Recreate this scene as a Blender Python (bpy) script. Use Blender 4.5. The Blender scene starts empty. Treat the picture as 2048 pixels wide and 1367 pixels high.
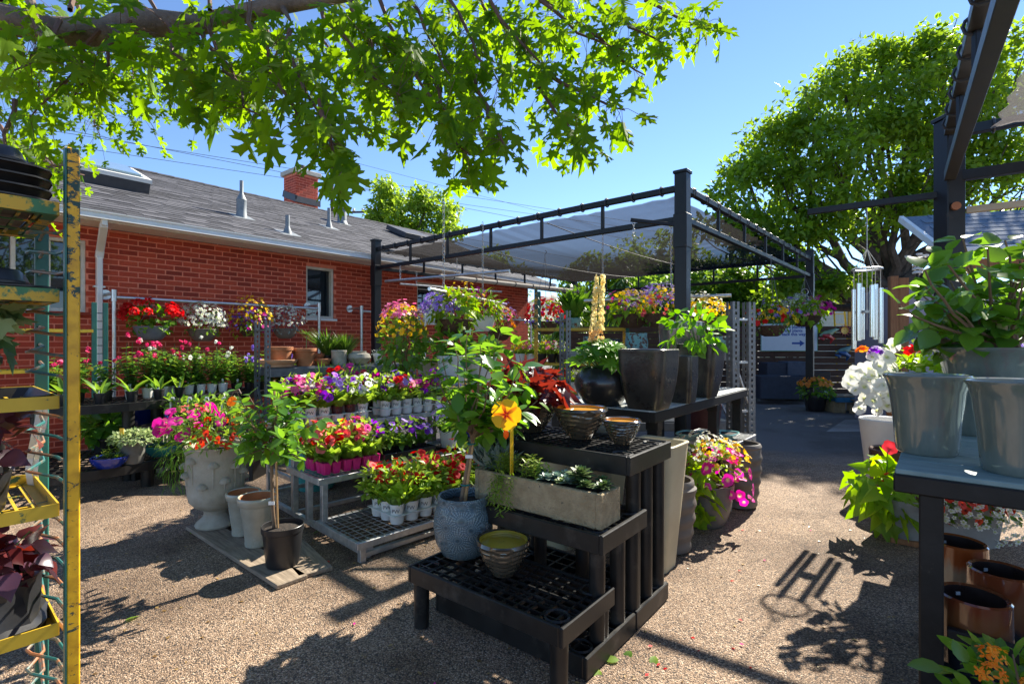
import bpy, bmesh, math, random
import numpy as np
from mathutils import Vector, Matrix, geometry
R = math.radians
random.seed(7); RNG = np.random.default_rng(11)
scene = bpy.context.scene
COL = scene.collection
# ------------------------------------------------------------------ camera
EYE = 1.3; FPX = 1028.0                      # eye height in m, focal length in photo pixels
cam_data = bpy.data.cameras.new('camera'); cam = bpy.data.objects.new('camera', cam_data); COL.objects.link(cam)
cam.location = (0, 0, EYE); cam.rotation_euler = (R(90), 0, 0)
cam_data.sensor_width = 36; cam_data.lens = FPX/2048*36; cam_data.clip_start = .05; cam_data.clip_end = 9000
scene.camera = cam
# ------------------------------------------------------------------ sky and sun
SUN_EL = 39.0; SUN_AZ = 42.8                 # azimuth from +Y towards +X
w = bpy.data.worlds.new('World'); scene.world = w; w.use_nodes = True
nt = w.node_tree; nt.nodes.clear()
sky = nt.nodes.new('ShaderNodeTexSky'); sky.sky_type = 'NISHITA'; sky.sun_disc = False
sky.sun_elevation = R(SUN_EL); sky.sun_rotation = R(SUN_AZ); sky.altitude = 800; sky.air_density = .8; sky.dust_density = .0; sky.ozone_density = 4.5
bg = nt.nodes.new('ShaderNodeBackground'); bg.inputs['Strength'].default_value = .083
wo = nt.nodes.new('ShaderNodeOutputWorld'); nt.links.new(sky.outputs[0], bg.inputs[0]); nt.links.new(bg.outputs[0], wo.inputs[0])
sl = bpy.data.lights.new('sun', 'SUN'); sl.energy = 4.1; sl.angle = R(.55); sl.color = (1, .93, .80)
so = bpy.data.objects.new('sun', sl); COL.objects.link(so)
sdir = Vector((math.sin(R(SUN_AZ))*math.cos(R(SUN_EL)), math.cos(R(SUN_AZ))*math.cos(R(SUN_EL)), math.sin(R(SUN_EL))))
so.rotation_euler = (-sdir).to_track_quat('-Z', 'Y').to_euler(); so.location = sdir*40
vs = scene.view_settings; vs.view_transform = 'Standard'; vs.look = 'None'; vs.exposure = 1.74; vs.gamma = 1
scene.cycles.max_bounces = 8; scene.cycles.transparent_max_bounces = 16; scene.cycles.sample_clamp_indirect = 6
scene.cycles.use_adaptive_sampling = False
scene.cycles.use_denoising = True
# ------------------------------------------------------------------ helpers: place
def P(x, y, d): return Vector(((x-1024)/FPX*d, d, EYE-(y-683)/FPX*d))      # photo pixel + distance -> point
def G(x, y, z=0.0):
    d = FPX*(EYE-z)/(y-683); return Vector(((x-1024)/FPX*d, d, z))          # photo pixel on a level z
def PX(p): return ((p[0]/p[1])*FPX+1024, 683-(p[2]-EYE)/p[1]*FPX)
UR = R(49.1)                                                               # yard axes: u right-back, v left-back
U = Vector((math.cos(UR), math.sin(UR), 0)); V = Vector((-math.sin(UR), math.cos(UR), 0))
def rotz(a): return Matrix.Rotation(a, 3, 'Z')
# ------------------------------------------------------------------ helpers: mesh
class MB:
    def __init__(s): s.v = []; s.f = []
    def add(s, vs, fs):
        o = len(s.v); s.v += [tuple(p) for p in vs]; s.f += [tuple(i+o for i in f) for f in fs]; return s
    def box(s, c, size, m=None):
        c = Vector(c); hx, hy, hz = size[0]/2, size[1]/2, size[2]/2
        pts = [Vector((x, y, z)) for x in (-hx, hx) for y in (-hy, hy) for z in (-hz, hz)]
        if m is not None: pts = [m @ p for p in pts]
        return s.add([c+p for p in pts], [(0,1,3,2),(4,6,7,5),(0,4,5,1),(2,3,7,6),(0,2,6,4),(1,5,7,3)])
    def bar(s, a, b, w, h, up=(0,0,1)):
        a = Vector(a); b = Vector(b); d = (b-a); L = d.length; d.normalize(); up = Vector(up)
        if abs(d.dot(up)) > .98: up = Vector((1,0,0))
        y = up.cross(d).normalized(); z = d.cross(y)
        m = Matrix((d, y, z)).transposed()
        return s.box((a+b)/2, (L, w, h), m)
    def tube(s, pts, r, n=8, caps=True, close=False):
        pts = [Vector(p) for p in pts]; k = len(pts); rs = r if hasattr(r, '__len__') else [r]*k
        ref = None; rings = []
        for i, p in enumerate(pts):
            d = (pts[(i+1) % k if close else min(i+1, k-1)]-pts[(i-1) if (close or i) else 0])
            if d.length < 1e-9: d = Vector((0,0,1))
            d.normalize()
            if ref is None: ref = Vector((0,0,1)) if abs(d.z) < .9 else Vector((1,0,0))
            y = ref-d*ref.dot(d); 
            if y.length < 1e-6: y = d.orthogonal()
            y.normalize(); ref = y; x = d.cross(y)
            rings.append([p+(y*math.cos(2*math.pi*j/n)+x*math.sin(2*math.pi*j/n))*rs[i] for j in range(n)])
        fs = []
        for i in range(k if close else k-1):
            a = i*n; b = ((i+1) % k)*n
            fs += [(a+j, b+j, b+(j+1) % n, a+(j+1) % n) for j in range(n)]
        if caps and not close: fs += [tuple(range(n)), tuple((k-1)*n+j for j in reversed(range(n)))]
        return s.add([p for rg in rings for p in rg], fs)
    def loft(s, prof, n=32, p=2.0, c=(0,0,0), sx=1, sy=1, fn=None, cap0=False, cap1=False, rot=0):
        c = Vector(c); vs = []; k = len(prof)
        for (r, z) in prof:
            for j in range(n):
                t = 2*math.pi*j/n + rot; ct, st = math.cos(t), math.sin(t)
                q = 1.0 if p == 2.0 else (abs(ct)**p+abs(st)**p)**(-1/p)
                rr = r*q + (fn(t, z) if fn else 0)
                vs.append(c+Vector((rr*ct*sx, rr*st*sy, z)))
        fs = []
        for i in range(k-1):
            a = i*n; b = a+n
            fs += [(a+j, a+(j+1) % n, b+(j+1) % n, b+j) for j in range(n)]
        if cap0: fs.append(tuple(reversed(range(n))))
        if cap1: fs.append(tuple((k-1)*n+j for j in range(n)))
        return s.add(vs, fs)
    def prism(s, poly, z0, z1):
        n = len(poly)
        return s.add([(x, y, z0) for x, y in poly]+[(x, y, z1) for x, y in poly],
              [tuple(reversed(range(n))), tuple(range(n, 2*n))]+[(i, (i+1) % n, n+(i+1) % n, n+i) for i in range(n)])
    def mesh(s, name, smooth=False, bevel=0, seg=1):
        me = bpy.data.meshes.new(name); me.from_pydata(s.v, [], s.f); 
        if bevel or True:
            bm = bmesh.new(); bm.from_mesh(me)
            bmesh.ops.recalc_face_normals(bm, faces=bm.faces)
            if bevel:
                es = [e for e in bm.edges if len(e.link_faces) == 2 and e.calc_face_angle(0) > .6]
                if es: bmesh.ops.bevel(bm, geom=es, offset=bevel, segments=seg, affect='EDGES', clamp_overlap=True)
            bm.to_mesh(me); bm.free()
        if smooth: 
            me.polygons.foreach_set('use_smooth', [True]*len(me.polygons))
            try: me.set_sharp_from_angle(angle=R(38))
            except Exception: pass
        return me
    def build(s, name, mat, parent=None, smooth=False, bevel=0, seg=1):
        return link(name, s.mesh(name, smooth, bevel, seg), mat, parent)
def link(name, me, mat, parent=None, M4=None):
    o = bpy.data.objects.new(name, me); COL.objects.link(o)
    if mat is not None and len(me.materials) == 0: me.materials.append(mat)
    if parent is not None: o.parent = parent
    if M4 is not None: o.matrix_local = M4
    return o
def tag(o, label, cat, group=None):
    o['label'] = label; o['category'] = cat
    if group: o['group'] = group
    return o
def thing(name, label, cat, loc=(0,0,0), rz=0, group=None):
    o = bpy.data.objects.new(name, None); COL.objects.link(o); o.empty_display_size = .05
    o.location = loc; o.rotation_euler = (0, 0, rz)
    return tag(o, label, cat, group)
def struct(o): o['kind'] = 'structure'; return o
def stuff(o): o['kind'] = 'stuff'; return o
def pbox(parent, name, c, size, mat, m=None, bevel=.003):
    return MB().box(c, size, m).build(name, mat, parent, bevel=bevel)
def pbar(parent, name, a, b, w, h, mat, bevel=.003):
    return MB().bar(a, b, w, h).build(name, mat, parent, bevel=bevel)
def ptube(parent, name, pts, r, mat, n=8):
    return MB().tube(pts, r, n).build(name, mat, parent, smooth=True)
# ------------------------------------------------------------------ helpers: materials
MATS = {}
def newmat(name):
    m = bpy.data.materials.new(name); m.use_nodes = True; n = m.node_tree; n.nodes.clear()
    out = n.nodes.new('ShaderNodeOutputMaterial'); MATS[name] = m
    return m, n, out
def nd(n, t, **kw):
    x = n.nodes.new('ShaderNode'+t)
    for k, v in kw.items():
        if k in x.inputs: x.inputs[k].default_value = v
        else: setattr(x, k, v)
    return x
def rgba(c): return (c[0], c[1], c[2], 1)
def ramp(n, stops, interp='LINEAR'):
    r = n.nodes.new('ShaderNodeValToRGB'); r.color_ramp.interpolation = interp
    e = r.color_ramp.elements
    while len(e) < len(stops): e.new(.5)
    for i, (p, c) in enumerate(stops): e[i].position = p; e[i].color = rgba(c)
    return r
def bump(n, hsock, bsdf, strength=.3, dist=.01):
    b = nd(n, 'Bump', Strength=strength, Distance=dist)
    n.links.new(hsock, b.inputs['Height']); n.links.new(b.outputs[0], bsdf.inputs['Normal'])
def M(name, c, rough=.6, metal=0, c2=None, scale=12, detail=5, bstr=.0, bscale=90, bdist=.004, coat=0, spec=.5, lo=.3, hi=.7, stretch=(1,1,1), wear=None, wscale=14, wlo=.58, whi=.64):
    if name in MATS: return MATS[name]
    m, n, out = newmat(name)
    b = nd(n, 'BsdfPrincipled', Roughness=rough, Metallic=metal); b.inputs['Specular IOR Level'].default_value = spec
    b.inputs['Coat Weight'].default_value = coat; b.inputs['Coat Roughness'].default_value = .08
    tc = nd(n, 'TexCoord'); mp = nd(n, 'Mapping'); mp.inputs['Scale'].default_value = stretch; n.links.new(tc.outputs['Object'], mp.inputs[0])
    c2 = c2 or tuple(min(1, x*1.35+.01) for x in c); c1 = c
    nz = nd(n, 'TexNoise', Scale=scale, Detail=detail, Roughness=.62); n.links.new(mp.outputs[0], nz.inputs['Vector'])
    r = ramp(n, [(lo, c1), (hi, c2)]); n.links.new(nz.outputs['Fac'], r.inputs[0]); col = r.outputs[0]
    if wear:
        wz = nd(n, 'TexNoise', Scale=wscale, Detail=8, Roughness=.68); n.links.new(mp.outputs[0], wz.inputs['Vector'])
        wr = ramp(n, [(wlo, (0,0,0)), (whi, (1,1,1))]); n.links.new(wz.outputs['Fac'], wr.inputs[0])
        mx = nd(n, 'Mix', data_type='RGBA'); n.links.new(wr.outputs[0], mx.inputs[0]); n.links.new(col, mx.inputs[6]); mx.inputs[7].default_value = rgba(wear); col = mx.outputs[2]
    n.links.new(col, b.inputs['Base Color'])
    rr = nd(n, 'MapRange'); n.links.new(nz.outputs['Fac'], rr.inputs[0]); rr.inputs[3].default_value = max(.03, rough-.12); rr.inputs[4].default_value = min(1, rough+.12); n.links.new(rr.outputs[0], b.inputs['Roughness'])
    if bstr:
        bz = nd(n, 'TexNoise', Scale=bscale, Detail=6, Roughness=.6); n.links.new(mp.outputs[0], bz.inputs['Vector']); bump(n, bz.outputs['Fac'], b, bstr, bdist)
    n.links.new(b.outputs[0], out.inputs[0]); return m
def LEAF(name, dark, light, trans=None, tr=.42, rough=.42, ctr=None, spec=.4):
    """leaf or petal: colour varies with the per-leaf 'rnd' value, thin and partly translucent; ctr = colour towards the throat/base"""
    if name in MATS: return MATS[name]
    m, n, out = newmat(name)
    a = nd(n, 'Attribute', attribute_name='rnd'); r = ramp(n, [(0, dark), (.55, tuple((x+y)/2 for x, y in zip(dark, light))), (1, light)]); n.links.new(a.outputs['Fac'], r.inputs[0]); col = r.outputs[0]
    if ctr:
        a2 = nd(n, 'Attribute', attribute_name='ctr'); r2 = ramp(n, [(.12, (1,1,1)), (.5, (0,0,0))]); n.links.new(a2.outputs['Fac'], r2.inputs[0])
        mx = nd(n, 'Mix', data_type='RGBA'); n.links.new(r2.outputs[0], mx.inputs[0]); n.links.new(col, mx.inputs[6]); mx.inputs[7].default_value = rgba(ctr); col = mx.outputs[2]
    b = nd(n, 'BsdfPrincipled', Roughness=rough); b.inputs['Specular IOR Level'].default_value = spec
    n.links.new(col, b.inputs['Base Color'])
    t = nd(n, 'BsdfTranslucent')
    hs = nd(n, 'HueSaturation'); n.links.new(col, hs.inputs['Color']); hs.inputs['Saturation'].default_value = 1.1; hs.inputs['Value'].default_value = 1.55
    if trans:
        mx2 = nd(n, 'Mix', data_type='RGBA'); mx2.inputs[0].default_value = .6; n.links.new(hs.outputs[0], mx2.inputs[6]); mx2.inputs[7].default_value = rgba(trans); n.links.new(mx2.outputs[2], t.inputs[0])
    else: n.links.new(hs.outputs[0], t.inputs[0])
    ms = nd(n, 'MixShader'); ms.inputs[0].default_value = tr; n.links.new(b.outputs[0], ms.inputs[1]); n.links.new(t.outputs[0], ms.inputs[2]); n.links.new(ms.outputs[0], out.inputs[0])
    return m
# ------------------------------------------------------------------ helpers: leaves and flowers
TPL = {}
def tpl(name, v, f, c=None):
    v = np.array(v, float); f = np.array(f, int); TPL[name] = (v, f, np.zeros(len(v)) if c is None else np.array(c, float))
def blade(name, st, fold=.18, droop=.15):
    v = []; f = []
    for (t, wd) in st:
        z = -droop*t*t
        v += [(t, 0, z), (t, wd, z+fold*wd), (t, -wd, z+fold*wd)]
    for i in range(len(st)-1):
        a = 3*i; b = a+3
        f += [(a, b, b+1), (a, b+1, a+1), (a, a+2, b+2), (a, b+2, b)]
    tpl(name, v, f, [abs(p[1]) for p in v])
blade('oval', [(0,.02),(.22,.24),(.5,.3),(.78,.2),(1,.01)])
blade('oval_s', [(0,.03),(.45,.3),(1,.01)])
blade('wide', [(0,.05),(.18,.36),(.45,.44),(.75,.27),(1,.01)], .2, .2)
blade('lance', [(0,.02),(.35,.12),(.7,.1),(1,.005)], .3, .12)
blade('grass', [(0,.02),(.35,.025),(.7,.018),(1,.002)], .3, .45)
blade('heart', [(-.16,.16),(-.05,.42),(.2,.5),(.5,.34),(.8,.12),(1,.01)], .14, .25)
blade('strap', [(0,.06),(.4,.12),(.75,.08),(1,.005)], .35, .3)
tpl('tri', [(0,0,0),(.5,.3,.05),(1,0,-.1),(.5,-.3,.05)], [(0,2,1),(0,3,2)])
def poly_tpl(name, pts, zf):
    tri = geometry.tessellate_polygon([[Vector((x, y, 0)) for x, y in pts]])
    tpl(name, [(x, y, zf(x, y)) for x, y in pts], tri, [abs(y) for x, y in pts])
half = [(0,0),(-.1,.12),(-.02,.2),(-.12,.42),(.08,.36),(.1,.52),(.2,.42),(.24,.2),(.3,.16),(.42,.36),(.44,.56),(.56,.5),(.66,.62),(.68,.44),(.8,.42),(.62,.24),(.52,.1),(.62,.08),(.72,.2),(.86,.22),(.84,.12),(1.08,0)]
poly_tpl('maple', half+[(x, -y) for x, y in reversed(half[1:-1])], lambda x, y: -.16*x*x-.22*abs(y)**1.5)
poly_tpl('maple_b', [(x*(.92+.1*math.sin(7*y)), y*.88) for x, y in half]+[(x, -y*1.02) for x, y in reversed(half[1:-1])], lambda x, y: .12*x*x-.55*abs(y)**1.4+.1*y)
poly_tpl('maple_c', [(x, y*.8) for x, y in half]+[(x*(.95-.1*math.sin(5*y)), -y*.92) for x, y in reversed(half[1:-1])], lambda x, y: -.45*x*x+.3*abs(y)**1.3+.12*y)
half2 = [(0,0),(-.08,.3),(.2,.52),(.28,.3),(.55,.44),(.6,.2),(1,0)]
poly_tpl('ivy', half2+[(x, -y) for x, y in reversed(half2[1:-1])], lambda x, y: -.15*x*x+.1*abs(y))
half3 = [(0,0),(-.2,.34),(.02,.34),(.12,.55),(.3,.28),(.5,.22),(1,0)]
poly_tpl('potato', half3+[(x, -y) for x, y in reversed(half3[1:-1])], lambda x, y: -.28*x*x+.12*abs(y))
def flower(name, npet, deep=.25, lobe=.12, sub=3):
    v = [(0,0,-deep)]; c = [0]; f = []; k = npet*sub
    for rr, zz, cc in ((.22,-deep*.35,.3),(.62,.0,.7),(1,-.06,1)):
        for j in range(k):
            t = 2*math.pi*j/k; q = rr*(1-(lobe if cc == 1 and j % sub == 0 else 0)); 
            v.append((q*math.cos(t), q*math.sin(t), zz+(.05*math.sin(t*npet+1) if cc == 1 else 0))); c.append(cc)
    for j in range(k): f.append((0, 1+j, 1+(j+1) % k))
    for s in range(2):
        a = 1+s*k; b = a+k
        for j in range(k): f += [(a+j, b+j, b+(j+1) % k), (a+j, b+(j+1) % k, a+(j+1) % k)]
    tpl(name, v, f, c)
flower('petunia', 5, .35, .13)
flower('bell', 5, .5, .1, 2)
def petals(name, npet, wd=.5, cup=.1, st=((.08,.3,.0),(.6,1.,.5),(1,.6,1))):
    v = []; f = []; c = []
    for k in range(npet):
        a = 2*math.pi*k/npet; o = len(v); ct, sn = math.cos(a), math.sin(a); tw = .06*(1 if k % 2 else -1)
        for (r, ww, cc) in st:
            for s in (-1, 1): v.append((r*ct-s*ww*wd*.5*sn, r*sn+s*ww*wd*.5*ct, cup*r*r+tw*s*ww)); c.append(cc)
        for i in range(len(st)-1): f += [(o+2*i, o+2*i+2, o+2*i+3), (o+2*i, o+2*i+3, o+2*i+1)]
    tpl(name, v, f, c)
petals('daisy5', 5, .75, -.05)
petals('geran', 5, .8, .05, ((.05,.4,0),(.5,1.,.6),(.95,.7,1)))
petals('hibisc', 5, 1.05, -.02, ((.03,.16,0),(.3,.75,.35),(.62,1.08,.6),(.9,.95,.85),(1.04,.5,1)))
petals('star4', 4, .5, 0)
petals('rose6', 7, .65, .8, ((.1,.4,.0),(.55,1,.5),(.9,.55,1)))
v_, f_, c_ = [], [], []
for k_ in range(9):
    a_ = 2*math.pi*k_/9; b0 = TPL['lance'][0]; o_ = len(v_)
    for p_ in b0: v_.append((p_[0]*math.cos(a_)-p_[1]*1.3*math.sin(a_), p_[0]*math.sin(a_)+p_[1]*1.3*math.cos(a_), p_[2]+.25*p_[0])); c_.append(0)
    f_ += [tuple(i+o_ for i in t) for t in TPL['lance'][1]]
tpl('palmate', v_, f_, c_)
def nrmz(a): return a/np.maximum(np.linalg.norm(a, axis=-1, keepdims=True), 1e-9)
def axes(dr, nm):
    x = nrmz(np.asarray(dr, float)); nm = np.asarray(nm, float); z = nm-(nm*x).sum(-1, keepdims=True)*x
    bad = np.linalg.norm(z, axis=-1) < 1e-3; z[bad] = np.array([.3,.5,.8])-(x[bad]*np.array([.3,.5,.8])).sum(-1, keepdims=True)*x[bad]
    z = nrmz(z); return x, np.cross(z, x), z
def fmesh(name, V_, F_, rnd, ctr, mat):
    me = bpy.data.meshes.new(name); me.vertices.add(len(V_)); me.vertices.foreach_set('co', V_.astype(np.float32).ravel())
    m = len(F_); me.loops.add(3*m); me.loops.foreach_set('vertex_index', F_.astype(np.int32).ravel())
    me.polygons.add(m); me.polygons.foreach_set('loop_start', np.arange(0, 3*m, 3, dtype=np.int32))
    for nm, arr in (('rnd', rnd), ('ctr', ctr)):
        at = me.attributes.new(nm, 'FLOAT', 'POINT'); at.data.foreach_set('value', arr.astype(np.float32))
    me.polygons.foreach_set('use_smooth', np.ones(m, dtype=bool))
    me.update(calc_edges=True); me.materials.append(mat); return me
LM = {}
def leafmesh(t, mat, k, name):
    key = (t, mat.name, k)
    if key not in LM:
        v, f, c = TPL[t]; LM[key] = fmesh(name, v, f, np.full(len(v), (k+.5)/5), c, mat)
    return LM[key]
def emit(par, name, t, mat, pl, objs=False):
    """pl = (positions, directions, normals, sizes): many leaves as one stuff mesh, or each leaf its own object"""
    pos, dr, nm, sz = [np.asarray(a, float) for a in pl]
    if len(pos) == 0: return None
    x, y, z = axes(dr, nm)
    if objs:
        for i in range(len(pos)):
            s = sz[i]; m4 = Matrix(((x[i,0]*s, y[i,0]*s, z[i,0]*s, pos[i,0]), (x[i,1]*s, y[i,1]*s, z[i,1]*s, pos[i,1]), (x[i,2]*s, y[i,2]*s, z[i,2]*s, pos[i,2]), (0,0,0,1)))
            link(name, leafmesh(t, mat, random.randrange(5), name), mat, par, m4)
        return None
    v, f, c = TPL[t]; k = len(v); n = len(pos)
    W = pos[:,None,:]+sz[:,None,None]*(v[None,:,0:1]*x[:,None,:]+v[None,:,1:2]*y[:,None,:]+v[None,:,2:3]*z[:,None,:])
    FF = f[None]+(np.arange(n)*k)[:,None,None]
    me = fmesh(name, W.reshape(-1, 3), FF.reshape(-1, 3), np.repeat(RNG.random(n), k), np.tile(c, n), mat)
    return stuff(link(name, me, mat, par))
def sph(n): 
    a = RNG.normal(size=(n, 3)); return nrmz(a)
def blob(n, c, r, size, shell=.55, up=.5, droop=.2, top=-1.0, jit=.5, svar=.3):
    o = sph(int(n*3)+8); o = o[o[:,2] > top][:n]; n = len(o); r = np.array(r if hasattr(r, '__len__') else (r, r, r), float)
    q = shell+(1-shell)*RNG.random((n, 1))**.6; pos = np.array(c)+o*r*q
    dr = o+RNG.normal(size=(n, 3))*jit; dr[:,2] -= droop
    nm = np.array((0,0,up))+o*.5+RNG.normal(size=(n, 3))*.35
    return pos, dr, nm, size*(1+svar*(RNG.random(n)*2-1))
def faces_out(n, c, r, size, top=-.1, jit=.35, q0=.9, q1=1.08, svar=.25):
    o = sph(int(n*6)+8); o = o[o[:,2] > top][:n]; n = len(o); r = np.array(r if hasattr(r, '__len__') else (r, r, r), float)
    pos = np.array(c)+o*r*(q0+(q1-q0)*RNG.random((n, 1)))
    nm = o+RNG.normal(size=(n, 3))*jit; nm[:,2] += .15; dr = np.cross(nm, sph(n)); return pos, dr, nm, size*(1+svar*(RNG.random(n)*2-1))
def tuft(n, c, r, h, spread=.5, svar=.35):
    a = RNG.random(n)*2*np.pi; q = np.sqrt(RNG.random(n))*r; pos = np.array(c)+np.stack([q*np.cos(a), q*np.sin(a), np.zeros(n)], 1)
    dr = np.stack([np.cos(a)*spread*(.2+RNG.random(n)), np.sin(a)*spread*(.2+RNG.random(n)), np.ones(n)], 1)+RNG.normal(size=(n, 3))*.12
    nm = np.stack([-np.cos(a), -np.sin(a), np.full(n, .3)], 1); return pos, dr, nm, h*(1-svar*RNG.random(n))
def stems(par, c, ends, r, mat, name='stems'):
    mb = MB(); c = Vector(c)
    for e in ends:
        e = Vector(e); b = c+Vector((e.x-c.x, e.y-c.y, 0))*.12; mid = b.lerp(e, .5)+Vector((0, 0, (e.z-b.z)*.15))+Vector((random.uniform(-1,1), random.uniform(-1,1), 0))*(e-b).length*.06
        mb.tube([b, mid, e], [r, r*.8, r*.45], 5, caps=False)
    return stuff(mb.build(name, mat, par, smooth=True))
def cat(*pls): return tuple(np.concatenate([np.asarray(p[i]) for p in pls]) for i in range(4))
# ================================================================== materials of the setting
def ground_mat():
    m, n, out = newmat('gravel_asphalt'); b = nd(n, 'BsdfPrincipled', Roughness=.85)
    tc = nd(n, 'TexCoord')
    vo = nd(n, 'TexVoronoi', Scale=155); n.links.new(tc.outputs['Object'], vo.inputs['Vector'])
    sx = nd(n, 'SeparateColor'); n.links.new(vo.outputs['Color'], sx.inputs[0])
    st = ramp(n, [(0, (.14,.09,.058)), (.25, (.27,.175,.11)), (.55, (.38,.255,.16)), (.8, (.48,.34,.225)), (1, (.66,.51,.38))]); n.links.new(sx.outputs[0], st.inputs[0])
    gap = ramp(n, [(.45, (1,1,1)), (.8, (0,0,0))]); n.links.new(vo.outputs['Distance'], gap.inputs[0])
    mx = nd(n, 'Mix', data_type='RGBA'); n.links.new(gap.outputs[0], mx.inputs[0]); mx.inputs[6].default_value = (.07,.055,.043,1); n.links.new(st.outputs[0], mx.inputs[7])
    nz = nd(n, 'TexNoise', Scale=1.7, Detail=9, Roughness=.68); n.links.new(tc.outputs['Object'], nz.inputs['Vector'])
    dr = ramp(n, [(.33, (.45,.4,.36)), (.43, (.76,.73,.7)), (.54, (1,1,1)), (.72, (1.12,1.1,1.06))]); n.links.new(nz.outputs['Fac'], dr.inputs[0])
    m2 = nd(n, 'Mix', data_type='RGBA', blend_type='MULTIPLY'); m2.inputs[0].default_value = 1; n.links.new(mx.outputs[2], m2.inputs[6]); n.links.new(dr.outputs[0], m2.inputs[7])
    # smoother asphalt further into the yard; tree shade is put into its greyer tone
    sp = nd(n, 'SeparateXYZ'); n.links.new(tc.outputs['Object'], sp.inputs[0])
    nw = nd(n, 'TexNoise', Scale=1.4, Detail=4); n.links.new(tc.outputs['Object'], nw.inputs['Vector'])
    ad = nd(n, 'Math', operation='MULTIPLY_ADD'); n.links.new(nw.outputs['Fac'], ad.inputs[0]); ad.inputs[1].default_value = 1.6; n.links.new(sp.outputs['Y'], ad.inputs[2])
    yr = nd(n, 'MapRange'); yr.inputs[1].default_value = 6.3; yr.inputs[2].default_value = 7.0; n.links.new(ad.outputs[0], yr.inputs[0])
    fz = nd(n, 'TexNoise', Scale=60, Detail=8, Roughness=.8); n.links.new(tc.outputs['Object'], fz.inputs['Vector'])
    fr = ramp(n, [(.35, (.085,.083,.085)), (.7, (.25,.24,.23))]); n.links.new(fz.outputs['Fac'], fr.inputs[0])
    m3 = nd(n, 'Mix', data_type='RGBA'); n.links.new(yr.outputs[0], m3.inputs[0]); n.links.new(m2.outputs[2], m3.inputs[6]); n.links.new(fr.outputs[0], m3.inputs[7])
    st_ = nd(n, 'TexNoise', Scale=.55, Detail=7, Roughness=.6); n.links.new(tc.outputs['Object'], st_.inputs['Vector']); sr_ = ramp(n, [(.36, (.58,.55,.52)), (.47, (.93,.92,.91)), (.6, (1,1,1))]); n.links.new(st_.outputs['Fac'], sr_.inputs[0])
    m4 = nd(n, 'Mix', data_type='RGBA', blend_type='MULTIPLY'); m4.inputs[0].default_value = 1; n.links.new(m3.outputs[2], m4.inputs[6]); n.links.new(sr_.outputs[0], m4.inputs[7]); n.links.new(m4.outputs[2], b.inputs['Base Color'])
    hh = nd(n, 'Math', operation='MULTIPLY_ADD'); n.links.new(sx.outputs[1], hh.inputs[0]); hh.inputs[1].default_value = .6
    sb = nd(n, 'Math', operation='SUBTRACT'); sb.inputs[0].default_value = 1; n.links.new(vo.outputs['Distance'], sb.inputs[1]); n.links.new(sb.outputs[0], hh.inputs[2])
    bump(n, hh.outputs[0], b, .9, .006); n.links.new(b.outputs[0], out.inputs[0]); return m
def rnd_mat(name, stops, rough=.8, nscale=40, namt=.35, bstr=.4, bscale=160, bdist=.002):
    """colour picked by the per-piece 'rnd' value, mottled by noise"""
    m, n, out = newmat(name); b = nd(n, 'BsdfPrincipled', Roughness=rough)
    a = nd(n, 'Attribute', attribute_name='rnd'); r = ramp(n, stops); n.links.new(a.outputs['Fac'], r.inputs[0])
    tc = nd(n, 'TexCoord'); gm = nd(n, 'NewGeometry'); nz = nd(n, 'TexNoise', Scale=nscale, Detail=6, Roughness=.7); n.links.new(gm.outputs['Position'], nz.inputs['Vector'])
    rr = ramp(n, [(.3, (1-namt,)*3), (.7, (1+namt*.4,)*3)]); n.links.new(nz.outputs['Fac'], rr.inputs[0])
    mx = nd(n, 'Mix', data_type='RGBA', blend_type='MULTIPLY'); mx.inputs[0].default_value = 1; n.links.new(r.outputs[0], mx.inputs[6]); n.links.new(rr.outputs[0], mx.inputs[7]); n.links.new(mx.outputs[2], b.inputs['Base Color'])
    bz = nd(n, 'TexNoise', Scale=bscale, Detail=5); n.links.new(gm.outputs['Position'], bz.inputs['Vector']); bump(n, bz.outputs['Fac'], b, bstr, bdist)
    n.links.new(b.outputs[0], out.inputs[0]); return m
m_ground = ground_mat()
m_brick = rnd_mat('red_brick', [(0, (.30,.034,.013)), (.5, (.45,.05,.019)), (1, (.54,.072,.027))], namt=.22)
m_mortar = M('pink_mortar', (.62,.185,.11), .9, bstr=.4, bscale=120)
m_shing = rnd_mat('grey_shingle', [(0, (.028,.028,.034)), (.5, (.058,.058,.068)), (1, (.10,.098,.11))], .9, 200, .5, .5, 500)
m_white = M('white_painted_metal', (.72,.71,.66), .42, c2=(.8,.8,.77), scale=5, bstr=.04)
m_dark = M('dark_flashing', (.035,.037,.042), .5, c2=(.06,.06,.065))
m_black = M('black_painted_steel', (.006,.007,.009), .4, c2=(.016,.017,.02), scale=9, bstr=.12, bscale=60, spec=.35, wear=(.06,.04,.03), wscale=7, wlo=.66, whi=.74)
m_galv = M('galvanised_steel', (.40,.41,.42), .42, .75, c2=(.62,.63,.63), scale=22, detail=3)
m_pipe = M('galvanised_pipe', (.48,.49,.49), .33, .85, c2=(.66,.66,.65), scale=18)
m_slot = M('grey_slotted_steel', (.14,.145,.15), .45, .55, c2=(.24,.245,.25), scale=14, wear=(.4,.4,.4), wlo=.66, whi=.72)
m_sod = M('potting_soil', (.012,.008,.006), .95, c2=(.06,.042,.03), scale=70, lo=.4, hi=.75, bstr=1, bscale=120, bdist=.012)
m_chain = M('steel_chain', (.45,.45,.46), .35, .9)
m_glass = (lambda: (lambda m, n, out: (n.links.new(nd(n, 'BsdfPrincipled', Roughness=.03, **{'Base Color': (.012,.017,.022,1), 'Coat Weight': 1.0, 'Coat Roughness': .02}).outputs[0], out.inputs[0]), m)[1])(*newmat('dark_window_glass')))()
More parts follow.
